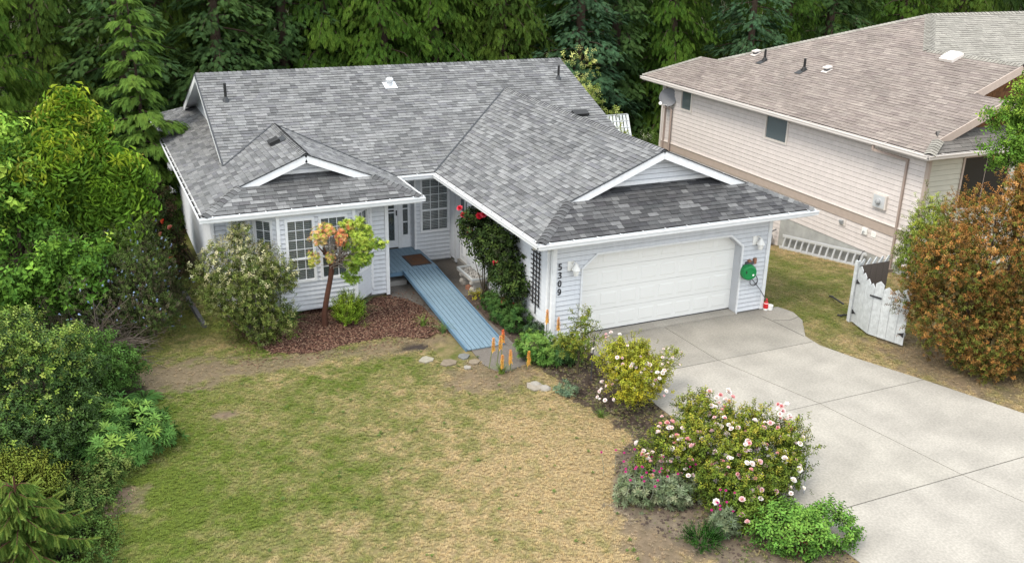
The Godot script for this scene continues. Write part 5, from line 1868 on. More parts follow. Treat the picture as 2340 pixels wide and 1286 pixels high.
func leafy_tree(called: String, label: String, base: Vector3, blobs: Array, mesh: ArrayMesh, n: int, cs: Array, fresh_or_glint: Array, trunk_r: float, opts := {}) -> Node3D:
	var o := thing(called, label, "tree")
	var top: Vector3 = blobs[0][0]
	var t := MB.new()
	var fork := base.lerp(top, 0.45)
	t.tube([base, base.lerp(fork, 0.5) + Vector3(0.05, 0, 0.04), fork, fork.lerp(top, 0.7)], [trunk_r, trunk_r * 0.85, trunk_r * 0.7, trunk_r * 0.3], 8)
	part("trunk", t, opts.get("wood", M.bark), o)
	var ends := []
	for q in blobs:
		ends.append(q[0])
		ends.append(q[0] + dir_rand() * q[1] * 0.6)
	limbs(o, fork, ends, trunk_r * 0.5, opts.get("wood", M.bark))
	var masses: Array = clumps(blobs, opts.get("clump", 12), opts.get("size", 0.36), 0.25, 0.38) if opts.get("clump", 12) > 0 else blobs
	var pts := crown_points(masses, n, opts.get("shell", 0.8), 0.1, opts.get("rough", 0.3), opts.get("stray", 0.5))
	var lo := 1e9
	var hi := -1e9
	for q in blobs:
		lo = minf(lo, q[0].y - q[1].y)
		hi = maxf(hi, q[0].y + q[1].y)
	many("foliage", mesh, grow(pts, opts.get("up", 0.1), opts.get("jitter", 0.7), 0.75, 1.3), tint_by(pts, cs, fresh_or_glint, lerpf(lo, hi, 0.3), hi, opts.get("share", 0.8)), opts.get("mat", M.leaf), o)
	return o

# ---------------------------------------------------------------- shrubs, trees and flowers
func add_blooms(o: Node3D, pts: Array, meshes: Array, s0: float, s1: float, lift := 0.03) -> void:
	for q in pts:
		var d: Vector3 = (q[1] + UP * 0.8 + dir_rand() * 0.4).normalized()
		var t := Transform3D(Basis(Quaternion(UP, d)).scaled(Vector3.ONE * rng.randf_range(s0, s1)), q[0] + q[1] * lift)
		put("bloom", meshes[rng.randi() % meshes.size()], M.petal, o, t)

# Roses open in clusters at the shoot ends: a few open blooms with smaller ones beside them.
func clusters(pts: Array, most: int) -> Array:
	var out := []
	for q in pts:
		var k := 1 + int(absf(rng.randfn(0.0, 2.2)))
		for i in k:
			if out.size() < most:
				out.append([q[0] + dir_rand() * 0.10 * sqrt(k - 0.9), (q[1] + dir_rand() * 0.5).normalized()])
	return out

func build_plants() -> void:
	var small := sprig(9, 0.16, 0.055, 0.030, 0.75)
	var roundl := sprig(8, 0.22, 0.085, 0.055, 0.8, 0.2, 0.3)
	var big := sprig(7, 0.28, 0.125, 0.095, 0.85, 0.12, 0.35)
	var droop := sprig(11, 0.36, 0.165, 0.046, 0.95, 0.2, 0.75, 1.2)
	var fine := sprig(14, 0.20, 0.030, 0.014, 0.7)
	var whorl := rosette(13, 0.155, 0.036)
	var star := rosette(11, 0.10, 0.022, 0.6)
	var feather := feather_spray(0.4, 1.3)
	# trees on the left
	leafy_tree("cherry_tree", "yellow-green tree with long drooping leaves beside the grey house's left eave", Vector3(-10.2, 0, -7.8), [[Vector3(-9.95, 4.0, -7.9), Vector3(1.0, 1.0, 1.1)], [Vector3(-10.5, 3.4, -7.2), Vector3(1.0, 0.9, 1.1)], [Vector3(-9.45, 3.2, -7.5), Vector3(0.85, 0.85, 1.0)], [Vector3(-10.0, 4.75, -8.2), Vector3(0.6, 0.7, 0.7)], [Vector3(-9.8, 2.4, -6.9), Vector3(1.0, 0.7, 1.0)]], droop, 1900,
		[Color(0.10, 0.19, 0.022), Color(0.135, 0.23, 0.025), Color(0.07, 0.14, 0.02)], [Color(0.25, 0.32, 0.035), Color(0.30, 0.35, 0.045), Color(0.20, 0.28, 0.03), Color(0.29, 0.30, 0.055)], 0.09, {"up": -0.1, "clump": 8, "size": 0.30, "share": 0.5})
	leafy_tree("hazel_tree", "broad-leaved light green tree at the left edge above the blue-flowered shrub", Vector3(-12.0, 0, -6.2), [[Vector3(-11.7, 3.1, -6.6), Vector3(1.3, 1.2, 1.4)], [Vector3(-10.9, 1.95, -5.0), Vector3(1.0, 0.85, 1.0)], [Vector3(-12.0, 1.5, -4.4), Vector3(1.1, 0.9, 1.1)], [Vector3(-12.6, 4.1, -7.2), Vector3(1.3, 1.0, 1.3)], [Vector3(-11.0, 3.5, -7.9), Vector3(1.0, 0.9, 1.0)]], big, 2600,
		[Color(0.06, 0.13, 0.02), Color(0.08, 0.16, 0.024), Color(0.045, 0.10, 0.018)], [Color(0.18, 0.30, 0.04), Color(0.14, 0.25, 0.036), Color(0.23, 0.33, 0.055)], 0.1, {"shell": 0.7, "clump": 8, "size": 0.31})
	# blue-flowered shrub with its bare lower branches
	var cb := [[Vector3(-9.25, 1.05, -5.3), Vector3(1.15, 0.95, 1.4)], [Vector3(-10.1, 0.95, -4.2), Vector3(1.1, 0.9, 1.2)], [Vector3(-9.15, 1.5, -6.6), Vector3(0.95, 0.85, 1.2)], [Vector3(-9.2, 0.75, -3.9), Vector3(0.9, 0.6, 0.8)], [Vector3(-10.4, 1.5, -6.2), Vector3(1.0, 0.9, 1.2)]]
	var ce := bush("ceanothus_shrub", "sprawling dark shrub dotted with pale blue flowers left of the house", "shrub", Vector3(-9.7, 0, -4.4), cb, small, 9500, M.leaf, [Color(0.038, 0.062, 0.020), Color(0.055, 0.08, 0.026), Color(0.07, 0.058, 0.045), Color(0.05, 0.05, 0.032)], [Color(0.065, 0.105, 0.028), Color(0.085, 0.115, 0.04)], {"wood": M.grey_twig, "stems": 12, "s0": 0.55, "s1": 0.95, "shell": 0.6, "rough": 0.35, "clump": 9})
	var fl := MB.new()
	for i in 14:
		var d := dir_rand()
		fl.col = Color(0.85, 0.9, 1.0) * rng.randf_range(0.8, 1.1)
		fl.leaf(Vector3(0, i * 0.006, 0), d, d.cross(UP).normalized(), UP, 0.035, 0.026, 0.2, 0.1)
	var fp := crown_points(cb, 420, 0.12, 0.3, 0.35)
	many("blue_flowers", fl.mesh(), grow(fp, 0.6, 0.4, 0.4, 0.9), tints(fp.size(), [Color(0.26, 0.31, 0.44), Color(0.34, 0.39, 0.50), Color(0.20, 0.25, 0.38)]), M.petal, ce)
	var dead := thing("bare_branches", "tangle of bare grey-brown branches under the blue-flowered shrub", "branches")
	for i in 110:
		var b := MB.new()
		var p := Vector3(-10.2 + rng.randf_range(-0.4, 0.3), rng.randf_range(0.05, 0.5), -3.3 + rng.randf_range(-0.5, 0.4))
		var d := Vector3(rng.randf_range(-0.6, 1.0), rng.randf_range(0.0, 0.75), rng.randf_range(0.0, 1.0)).normalized()
		var l := rng.randf_range(0.7, 1.6)
		var q := [p]
		var rr := [0.016]
		for k in range(1, 5):
			d = (d + dir_rand() * 0.28 - UP * 0.08).normalized()
			q.append(q[k - 1] + d * l / 4.0)
			rr.append(0.016 * (1.0 - k / 5.0) + 0.003)
		b.tube(q, rr, 4)
		for k in 4:
			var e: Vector3 = q[1 + k % 3]
			var d2 := (d + dir_rand() * 0.8).normalized()
			b.tube([e, e + d2 * l * 0.22, e + (d2 + dir_rand() * 0.3) * l * 0.4], [0.006, 0.005, 0.003], 3)
		part("branch", b, M.dead_twig, dead)
	# orange-red climbing rose on the left wall
	var ob := [[Vector3(-8.2, 1.2, -9.6), Vector3(0.40, 1.2, 0.8)], [Vector3(-8.1, 0.7, -8.6), Vector3(0.35, 0.65, 0.5)]]
	var orr := bush("climbing_rose", "dark-leaved climbing rose with orange-red blooms along the left wall", "rose bush", Vector3(-7.3, 0, -8.0), ob, roundl, 900, M.leaf, [Color(0.035, 0.05, 0.02), Color(0.05, 0.075, 0.022), Color(0.07, 0.045, 0.03)], [], {"wood": M.cane})
	var ored := [bloom(0.085, 4, Color(0.75, 0.10, 0.05), Color(0.8, 0.2, 0.08)), bloom(0.08, 4, Color(0.75, 0.25, 0.2), Color(0.8, 0.4, 0.3))]
	add_blooms(orr, [[Vector3(-8.35, 2.25, -9.4), Vector3.LEFT], [Vector3(-8.5, 1.85, -9.0), Vector3.LEFT], [Vector3(-8.4, 1.55, -9.0), Vector3.LEFT], [Vector3(-8.15, 1.65, -8.6), Vector3.LEFT], [Vector3(-8.0, 1.5, -8.4), Vector3.LEFT], [Vector3(-8.25, 1.3, -8.5), Vector3.LEFT], [Vector3(-8.1, 0.75, -7.9), Vector3.LEFT], [Vector3(-8.3, 0.55, -8.0), Vector3.LEFT]], ored, 0.9, 1.3)
	# rounded evergreen at the left edge
	bush("camellia_shrub", "large glossy dark evergreen shrub at the left edge above the low rosette shrub", "shrub", Vector3(-11.4, 0, 1.0), [[Vector3(-11.45, 1.55, 0.7), Vector3(1.0, 1.15, 1.1)], [Vector3(-11.0, 0.75, 1.3), Vector3(0.8, 0.8, 0.9)], [Vector3(-11.6, 0.75, 1.9), Vector3(0.95, 0.8, 1.0)], [Vector3(-12.0, 2.1, 0.5), Vector3(0.85, 0.85, 0.9)], [Vector3(-11.0, 1.5, 0.3), Vector3(0.7, 0.9, 0.8)]], roundl, 6500, M.glossy_leaf, [Color(0.032, 0.066, 0.018), Color(0.045, 0.086, 0.022), Color(0.026, 0.05, 0.016)], [Color(0.14, 0.205, 0.04), Color(0.20, 0.25, 0.065), Color(0.09, 0.15, 0.03)], {"shell": 0.6, "rough": 0.25, "s0": 0.5, "s1": 0.85, "clump": 9, "size": 0.32, "share": 0.7})  # brighter top leaf colours stand in for glossy highlights
	bush("undergrowth_shrub", "dark leafy undergrowth between the glossy evergreen and the spruce", "shrub", Vector3(-11.1, 0, 3.0), [[Vector3(-10.75, 0.22, 2.75), Vector3(0.55, 0.3, 0.5)], [Vector3(-11.1, 0.25, 3.5), Vector3(0.6, 0.3, 0.5)], [Vector3(-10.65, 0.15, 3.3), Vector3(0.4, 0.2, 0.4)]], roundl, 800, M.leaf, [Color(0.04, 0.075, 0.02), Color(0.06, 0.10, 0.028), Color(0.09, 0.115, 0.036)], [], {"s0": 0.45, "s1": 0.75, "stems": 5, "r": 0.012})
	bush("rhododendron", "low mound of pointed leaf rosettes at the lawn's left edge", "shrub", Vector3(-9.9, 0, 1.3), [[Vector3(-9.85, 0.30, 1.35), Vector3(0.72, 0.55, 0.75)], [Vector3(-10.4, 0.32, 1.6), Vector3(0.55, 0.5, 0.65)], [Vector3(-10.2, 0.38, 0.85), Vector3(0.6, 0.5, 0.6)]], whorl, 760, M.leaf, [Color(0.045, 0.105, 0.026), Color(0.06, 0.125, 0.03), Color(0.038, 0.085, 0.022)], [Color(0.09, 0.175, 0.042), Color(0.13, 0.21, 0.045)], {"shell": 0.22, "rough": 0.1, "up": 0.5, "jitter": 0.3, "share": 0.45})
	bush("undergrowth_shrub", "leafy green shrub between the bare branches and the low rosette mound", "shrub", Vector3(-10.3, 0, -0.9), [[Vector3(-10.0, 0.55, -1.3), Vector3(0.6, 0.6, 0.75)], [Vector3(-10.6, 0.55, -0.6), Vector3(0.65, 0.6, 0.7)], [Vector3(-10.9, 0.8, -1.5), Vector3(0.7, 0.7, 0.8)]], roundl, 1900, M.leaf, [Color(0.036, 0.078, 0.018), Color(0.05, 0.10, 0.024)], [Color(0.07, 0.145, 0.034), Color(0.085, 0.165, 0.04)], {"rough": 0.35, "s0": 0.5, "s1": 0.85, "share": 0.5, "clump": 8})
	fern("sword_fern", "dark green fern fronds in front of the leafy undergrowth shrub", Vector3(-10.1, 0.05, 0.0), 16, 0.75)
	fern("sword_fern", "low fern at the soil's edge right of the undergrowth shrub", Vector3(-9.55, 0.02, -0.75), 12, 0.45)
	bush("small_shrub", "small yellowish shrub at the foot of the glossy evergreen", "shrub", Vector3(-10.35, 0, 2.3), [[Vector3(-10.35, 0.22, 2.3), Vector3(0.35, 0.28, 0.35)]], small, 130, M.leaf, [Color(0.13, 0.17, 0.05), Color(0.10, 0.14, 0.045)], [], {"stems": 4, "r": 0.012})
	bush("thread_cypress", "yellow-green feathery shrub at the lower left edge behind the spruce", "shrub", Vector3(-11.9, 0, 3.0), [[Vector3(-11.9, 0.5, 2.95), Vector3(0.6, 0.55, 0.6)]], fine, 900, M.leaf, [Color(0.13, 0.17, 0.03), Color(0.17, 0.20, 0.04)], [], {"s0": 1.0, "s1": 1.8})
	bush("low_groundcover_shrub", "low dark shrub at the foot of the spruce in the lower left corner", "shrub", Vector3(-11.0, 0, 4.6), [[Vector3(-10.9, 0.15, 4.55), Vector3(0.5, 0.22, 0.6)]], small, 320, M.leaf, [Color(0.05, 0.09, 0.026), Color(0.07, 0.12, 0.03)], [], {"stems": 4, "r": 0.01})
	near_spruce()
	# grey-green bush in front of the bay
	bush("lemon_bush", "large olive and silvery bush in front of the bay's left end", "bush", Vector3(-6.7, 0, -3.0), [[Vector3(-6.75, 1.0, -3.3), Vector3(1.05, 0.95, 0.85)], [Vector3(-7.35, 1.55, -3.7), Vector3(0.62, 0.75, 0.6)], [Vector3(-6.15, 1.45, -3.6), Vector3(0.70, 0.75, 0.55)], [Vector3(-6.7, 2.15, -3.9), Vector3(0.4, 0.6, 0.4)], [Vector3(-6.5, 0.6, -2.7), Vector3(0.8, 0.55, 0.6)], [Vector3(-7.3, 0.9, -3.1), Vector3(0.6, 0.7, 0.6)]], roundl, 4600, M.leaf, [Color(0.075, 0.10, 0.026), Color(0.10, 0.125, 0.034), Color(0.055, 0.08, 0.022), Color(0.13, 0.14, 0.06)], [Color(0.20, 0.21, 0.11), Color(0.30, 0.29, 0.18), Color(0.13, 0.15, 0.055), Color(0.38, 0.36, 0.25)], {"wood": M.grey_twig, "stems": 30, "r": 0.022, "shell": 0.9, "rough": 0.45, "s0": 0.42, "s1": 0.78, "clump": 8, "size": 0.38})
	# little tree with a bare crown and a green tuft
	pieris_tree()
	# clumps in the mulch
	strap("day_lily", "dark green strap-leaved clump under the bay's left side", Vector3(-5.75, 0, -3.55), 60, 0.75, 0.035, Color(0.05, 0.11, 0.03))
	strap("day_lily", "strap-leaved clump at the bay's right corner behind the lime green plant", Vector3(-3.85, 0, -3.7), 46, 0.72, 0.035, Color(0.07, 0.13, 0.05))
	bush("euphorbia_clump", "lime green feathery clump in the red mulch right of the little tree", "plant", Vector3(-4.3, 0, -3.15), [[Vector3(-4.3, 0.3, -3.2), Vector3(0.30, 0.40, 0.28)]], fine, 620, M.leaf, [Color(0.115, 0.19, 0.022), Color(0.15, 0.23, 0.028)], [Color(0.20, 0.28, 0.035)], {"stems": 6, "r": 0.01, "up": 1.4, "s0": 0.8, "s1": 1.4})
	strap("grass_clump", "grassy green clump beside the middle of the blue ramp", Vector3(-2.55, 0, -2.35), 55, 0.42, 0.018, Color(0.12, 0.18, 0.04))
	strap("grass_clump", "wispy green clump with pale flowers against the ramp's lower edge", Vector3(-2.22, 0, -1.75), 50, 0.45, 0.014, Color(0.09, 0.16, 0.05))
	strap("grass_clump", "tiny yellowish sprout in the mulch right of the lime green clump", Vector3(-3.95, 0, -2.85), 22, 0.2, 0.014, Color(0.15, 0.17, 0.05))
	# red roses on the garage wall
	rose_standard("red_rose", "tall rose with big red blooms beside the stone planter bench", Vector3(-0.30, 0, -3.55), [[Vector3(-0.50, 2.05, -3.75), Vector3(0.36, 0.42, 0.42)], [Vector3(-0.32, 1.62, -3.1), Vector3(0.34, 0.55, 0.45)]], [Vector3(-0.78, 2.38, -3.9), Vector3(-0.72, 2.32, -3.78), Vector3(-0.52, 2.45, -3.45), Vector3(-0.44, 2.52, -3.3), Vector3(-0.74, 2.02, -3.62), Vector3(-0.86, 2.55, -4.0)])
	rose_standard("red_rose", "dark leafy rose bush between the red-bloomed rose and the trellis", Vector3(-0.30, 0, -1.95), [[Vector3(-0.32, 1.75, -2.15), Vector3(0.34, 0.62, 0.50)], [Vector3(-0.36, 1.2, -2.0), Vector3(0.36, 0.45, 0.5)], [Vector3(-0.26, 1.0, -1.6), Vector3(0.26, 0.35, 0.36)]], [Vector3(-0.6, 1.55, -2.15), Vector3(-0.3, 0.42, -2.2), Vector3(-0.3, 0.5, -1.7)])
	bush("wall_fern", "dense dark green ferny plants along the foot of the garage wall", "plant", Vector3(-0.4, 0, -1.6), [[Vector3(-0.42, 0.22, -2.7), Vector3(0.28, 0.26, 0.45)], [Vector3(-0.45, 0.26, -1.85), Vector3(0.34, 0.34, 0.5)], [Vector3(-0.40, 0.28, -1.15), Vector3(0.36, 0.36, 0.5)]], star, 560, M.leaf, [Color(0.026, 0.064, 0.018), Color(0.036, 0.08, 0.022)], [Color(0.055, 0.11, 0.03)], {"stems": 8, "r": 0.01})
	bush("yellow_sprout", "small yellow-leaved sprout at the foot of the stone bench", "plant", Vector3(-0.55, 0, -3.55), [[Vector3(-0.5, 0.1, -3.6), Vector3(0.10, 0.09, 0.10)]], small, 24, M.leaf, [Color(0.32, 0.30, 0.04)], [], {"stems": 3, "r": 0.006})
	bush("corner_grass", "dark strappy plant at the garage corner downspout", "plant", Vector3(-0.25, 0, -0.45), [[Vector3(-0.25, 0.22, -0.42), Vector3(0.2, 0.24, 0.25)]], star, 120, M.leaf, [Color(0.04, 0.07, 0.035)], [], {"stems": 3, "r": 0.006})
	# red-hot pokers and lupins at the bed's top
	poker_plants()
	bush("lupin_clump", "bright green feathery clump behind the orange poker flowers", "plant", Vector3(-0.75, 0, 0.65), [[Vector3(-0.78, 0.34, 0.62), Vector3(0.42, 0.36, 0.36)], [Vector3(-0.55, 0.22, 0.95), Vector3(0.3, 0.24, 0.25)]], star, 420, M.leaf, [Color(0.065, 0.14, 0.03), Color(0.085, 0.175, 0.04)], [Color(0.13, 0.22, 0.05)], {"stems": 6, "r": 0.01})
	bush("lupin_clump", "green leafy clump left of the yellowing rose, under the house number", "plant", Vector3(-0.15, 0, 1.1), [[Vector3(-0.15, 0.34, 1.05), Vector3(0.35, 0.36, 0.32)]], star, 260, M.leaf, [Color(0.05, 0.11, 0.04), Color(0.07, 0.13, 0.045)], [Color(0.15, 0.18, 0.04)], {"stems": 6, "r": 0.01})
	# the two pink rose bushes
	var pink := [bloom(0.05, 4, Color(0.86, 0.68, 0.68), Color(0.82, 0.50, 0.53)), bloom(0.05, 4, Color(0.88, 0.82, 0.80), Color(0.86, 0.66, 0.66)), bloom(0.045, 4, Color(0.82, 0.50, 0.50), Color(0.76, 0.34, 0.36)), bloom(0.055, 4, Color(0.90, 0.88, 0.86), Color(0.88, 0.78, 0.76)), bloom(0.05, 4, Color(0.89, 0.84, 0.83), Color(0.86, 0.72, 0.72))]
	var pale := [pink[1], pink[3], pink[1], pink[0]]
	var yb := [[Vector3(0.22, 0.56, 3.55), Vector3(0.62, 0.42, 0.6)], [Vector3(0.30, 0.92, 2.95), Vector3(0.60, 0.44, 0.6)], [Vector3(0.75, 0.68, 3.3), Vector3(0.5, 0.40, 0.5)]]
	var r1 := bush("pale_rose_bush", "yellowing rose bush with small pale pink blooms beside the driveway", "rose bush", Vector3(0.3, 0, 3.2), yb, small, 2000, M.leaf, [Color(0.24, 0.235, 0.025), Color(0.18, 0.20, 0.028), Color(0.30, 0.27, 0.03)], [Color(0.22, 0.24, 0.035), Color(0.28, 0.28, 0.04)], {"wood": M.cane, "stems": 14, "r": 0.014, "shell": 0.8, "rough": 0.35, "floor": 0.2, "clump": 9, "size": 0.34, "s0": 0.6, "s1": 1.1, "stray": 0.9})
	var arm := MB.new()
	arm.tube([Vector3(0.6, 0.25, 3.5), Vector3(1.0, 0.55, 3.45), Vector3(1.35, 0.75, 3.25)], [0.012, 0.009, 0.006], 5)
	arm.tube([Vector3(1.0, 0.55, 3.45), Vector3(0.86, 0.9, 3.4), Vector3(0.8, 1.05, 3.3)], [0.009, 0.007, 0.005], 5)
	part("cane", arm, M.cane, r1)
	var tipp := crown_points([[Vector3(1.35, 0.82, 3.2), Vector3(0.22, 0.18, 0.22)]], 60, 0.9)
	many("foliage", small, grow(tipp, 0.5, 0.6, 0.7, 1.1), tints(tipp.size(), [Color(0.20, 0.22, 0.03)]), M.leaf, r1)
	add_blooms(r1, clusters(crown_points(yb + [[Vector3(1.35, 0.85, 3.2), Vector3(0.25, 0.2, 0.25)]], 90, 0.08, 0.3, 0.4).filter(func(q): return q[1].y > -0.1), 110), pale, 0.55, 1.1)
	var sk := thing("plant_stake", "thin black stake leaning beside the yellowing rose bush", "stake")
	bar("rod", Vector3(-0.02, 0, 2.1), Vector3(0.1, 1.05, 1.95), 0.022, 0.022, M.iron, sk)
	block("tie", Vector3(0.085, 0.95, 1.965), Vector3(0.04, 0.03, 0.04), M.bare_wood, sk)
	var sk2 := thing("plant_stake", "thin grey metal stake at the driveway side of the wide pink rose bush", "stake")
	bar("rod", Vector3(1.42, 0, 7.75), Vector3(1.48, 0.72, 7.65), 0.016, 0.016, M.meter_grey, sk2)
	bar("tie_string", Vector3(1.48, 0.62, 7.66), Vector3(1.2, 0.08, 7.8), 0.006, 0.006, M.dark_grey, sk2)
	bush("scraggly_rose", "thin sparse rose between the garage corner and the yellowing bush", "rose bush", Vector3(-0.15, 0, 1.7), [[Vector3(-0.05, 0.75, 1.5), Vector3(0.45, 0.4, 0.4)], [Vector3(0.25, 1.15, 1.2), Vector3(0.25, 0.2, 0.25)]], small, 200, M.leaf, [Color(0.11, 0.15, 0.03), Color(0.17, 0.18, 0.03)], [], {"wood": M.cane, "stems": 7, "r": 0.01, "shell": 0.9, "rough": 0.5})
	var pb := [[Vector3(-0.65, 0.60, 6.4), Vector3(0.75, 0.38, 0.6)], [Vector3(0.25, 0.70, 6.9), Vector3(0.85, 0.50, 0.7)], [Vector3(1.0, 0.68, 7.1), Vector3(0.75, 0.48, 0.65)], [Vector3(0.32, 0.95, 5.9), Vector3(0.42, 0.42, 0.42)], [Vector3(-0.1, 0.42, 7.5), Vector3(0.65, 0.42, 0.5)], [Vector3(1.55, 0.80, 6.9), Vector3(0.45, 0.40, 0.45)], [Vector3(0.6, 0.40, 7.7), Vector3(0.6, 0.38, 0.45)], [Vector3(0.75, 0.85, 6.5), Vector3(0.6, 0.4, 0.5)]]
	var r2 := bush("pink_rose_bush", "wide rose bush covered in pink and white blooms at the drive's edge", "rose bush", Vector3(0.2, 0, 6.7), pb, small, 5200, M.leaf, [Color(0.085, 0.125, 0.022), Color(0.13, 0.165, 0.028), Color(0.06, 0.095, 0.02)], [Color(0.19, 0.215, 0.032), Color(0.155, 0.19, 0.03), Color(0.24, 0.22, 0.04)], {"wood": M.cane, "stems": 22, "r": 0.016, "shell": 0.7, "rough": 0.35, "floor": 0.12, "clump": 9, "size": 0.36, "s0": 0.6, "s1": 1.1, "stray": 0.9})
	add_blooms(r2, clusters(crown_points(clumps(pb, 9, 0.36, 0.25, 0.82), 420, 0.05, 0.35, 0.35, 0.2).filter(func(q): return q[1].y > -0.1), 300), pink, 0.75, 1.45)
	# silvery campion with magenta flowers
	var sb := [[Vector3(-1.5, 0.22, 6.7), Vector3(0.45, 0.26, 0.42)], [Vector3(-0.95, 0.25, 7.0), Vector3(0.42, 0.26, 0.4)]]
	var cp := bush("rose_campion", "silvery-leaved clump with magenta flowers at the rose bed's lawn edge", "plant", Vector3(-1.2, 0, 6.6), sb, star, 480, M.leaf, [Color(0.125, 0.155, 0.095), Color(0.095, 0.125, 0.07), Color(0.17, 0.19, 0.13)], [], {"stems": 4, "r": 0.008})
	campion_stalks(cp, 34, Vector3(-1.25, 0.3, 6.65), Vector3(0.75, 0.0, 0.55))
	var cp2 := bush("rose_campion", "smaller silvery clump with magenta flowers in front of the green mound", "plant", Vector3(-0.75, 0, 8.2), [[Vector3(-0.75, 0.2, 8.2), Vector3(0.24, 0.24, 0.25)]], star, 130, M.leaf, [Color(0.12, 0.15, 0.095), Color(0.095, 0.12, 0.075)], [], {"stems": 3, "r": 0.006})
	campion_stalks(cp2, 9, Vector3(-0.75, 0.2, 8.1), Vector3(0.25, 0.0, 0.25))
	bush("blue_grey_sprout", "blue-green leafy sprout at the bed's lawn edge below the yellowing rose", "plant", Vector3(-0.85, 0, 2.55), [[Vector3(-0.85, 0.12, 2.5), Vector3(0.2, 0.14, 0.25)]], star, 60, M.leaf, [Color(0.10, 0.15, 0.10)], [], {"stems": 2, "r": 0.005})
	strap("grass_clump", "green grassy clump at the bed's lawn edge left of the roses", Vector3(-0.65, 0, 3.7), 60, 0.28, 0.014, Color(0.10, 0.16, 0.035))
	# green mound at the bottom
	bush("green_mound_plant", "bright green rounded leafy plant at the bottom edge beside the driveway", "plant", Vector3(0.35, 0, 8.55), [[Vector3(0.12, 0.22, 8.85), Vector3(0.55, 0.34, 0.5)], [Vector3(0.72, 0.22, 9.0), Vector3(0.48, 0.32, 0.45)]], roundl, 1100, M.leaf, [Color(0.055, 0.13, 0.024), Color(0.075, 0.16, 0.03), Color(0.045, 0.10, 0.022)], [Color(0.105, 0.21, 0.042), Color(0.13, 0.235, 0.05)], {"stems": 6, "r": 0.012, "shell": 0.3, "rough": 0.25, "s0": 0.55, "s1": 0.85})
	var lone := bush("small_rose", "single low rose with three pink blooms left of the green mound", "rose bush", Vector3(-0.35, 0, 8.2), [[Vector3(-0.35, 0.32, 8.15), Vector3(0.3, 0.28, 0.28)]], small, 160, M.leaf, [Color(0.10, 0.15, 0.026)], [], {"stems": 4, "r": 0.008})
	add_blooms(lone, [[Vector3(-0.42, 0.58, 8.2), UP], [Vector3(-0.55, 0.42, 8.4), UP], [Vector3(-0.5, 0.33, 8.5), UP]], [pink[0], pink[1]], 1.2, 1.5)
	bush("parsley_plant", "very dark green dense little mound at the bottom of the rose bed", "plant", Vector3(-1.3, 0, 8.35), [[Vector3(-1.28, 0.1, 8.35), Vector3(0.22, 0.16, 0.2)]], fine, 220, M.leaf, [Color(0.025, 0.075, 0.015)], [], {"stems": 2, "r": 0.005})
	bush("wine_leaved_plant", "dark wine-red leaved plant in front of the green mound's middle", "plant", Vector3(0.25, 0, 9.2), [[Vector3(0.28, 0.2, 9.05), Vector3(0.22, 0.16, 0.18)]], small, 110, M.leaf, [Color(0.10, 0.035, 0.03)], [], {"stems": 3, "r": 0.005})
	# right side
	bush("rust_bush", "huge rust-orange and green bush beside the driveway at the right edge", "bush", Vector3(9.6, 0, 4.7), [[Vector3(8.62, 1.45, 4.3), Vector3(1.15, 1.45, 1.15)], [Vector3(9.9, 2.7, 4.4), Vector3(1.5, 1.75, 1.5)], [Vector3(9.0, 2.1, 4.1), Vector3(1.15, 1.15, 1.0)], [Vector3(9.1, 0.75, 5.4), Vector3(1.1, 0.85, 0.85)], [Vector3(11.0, 3.2, 4.9), Vector3(1.6, 1.9, 1.6)], [Vector3(10.4, 1.2, 6.2), Vector3(1.4, 1.2, 1.2)]], small, 26000, M.leaf, [Color(0.12, 0.075, 0.026), Color(0.20, 0.10, 0.034), Color(0.10, 0.105, 0.025), Color(0.22, 0.115, 0.04), Color(0.06, 0.045, 0.02), Color(0.12, 0.13, 0.03), Color(0.09, 0.105, 0.026), Color(0.26, 0.135, 0.046)], [Color(0.38, 0.18, 0.06), Color(0.31, 0.145, 0.048), Color(0.43, 0.235, 0.095), Color(0.23, 0.13, 0.04), Color(0.18, 0.165, 0.04)], {"stems": 16, "r": 0.05, "shell": 0.5, "rough": 0.3, "s0": 0.6, "s1": 1.1, "clump": 12, "size": 0.34, "share": 0.95})
	bush("yellow_green_shrub", "yellow-green light shrub between the rust-orange bush and the cream house", "shrub", Vector3(11.0, 0, 1.2), [[Vector3(10.9, 1.7, 1.1), Vector3(0.5, 0.8, 0.5)], [Vector3(11.3, 2.3, 1.0), Vector3(0.5, 0.6, 0.5)], [Vector3(10.5, 1.3, 1.2), Vector3(0.35, 0.45, 0.4)]], small, 1000, M.leaf, [Color(0.16, 0.21, 0.04), Color(0.12, 0.17, 0.035)], [Color(0.27, 0.31, 0.06), Color(0.22, 0.28, 0.05)], {"shell": 0.6, "rough": 0.4})
	bush("fern_green_shrub", "blue-green feathery shrub at the right edge in front of the rust-orange bush", "shrub", Vector3(9.9, 0, 6.9), [[Vector3(9.75, 0.8, 6.6), Vector3(0.4, 0.8, 0.55)]], feather, 60, M.needle, [Color(0.05, 0.10, 0.045), Color(0.065, 0.12, 0.05)], [], {"s0": 0.4, "s1": 0.6, "stems": 3})
	leafy_tree("maple_tree", "light green maple branches at the right edge over the cream house's front", Vector3(13.4, 0, 2.4), [[Vector3(12.3, 5.2, 2.4), Vector3(0.75, 0.8, 0.8)], [Vector3(12.0, 4.55, 2.6), Vector3(0.75, 0.42, 0.7)], [Vector3(13.0, 5.6, 2.6), Vector3(1.0, 1.1, 1.0)], [Vector3(13.1, 4.4, 2.6), Vector3(0.9, 0.5, 0.8)]], roundl, 1500, [Color(0.085, 0.17, 0.028), Color(0.11, 0.20, 0.033)], [Color(0.18, 0.28, 0.05), Color(0.22, 0.31, 0.05)], 0.08, {"shell": 0.9, "rough": 0.45, "clump": 7, "size": 0.32})
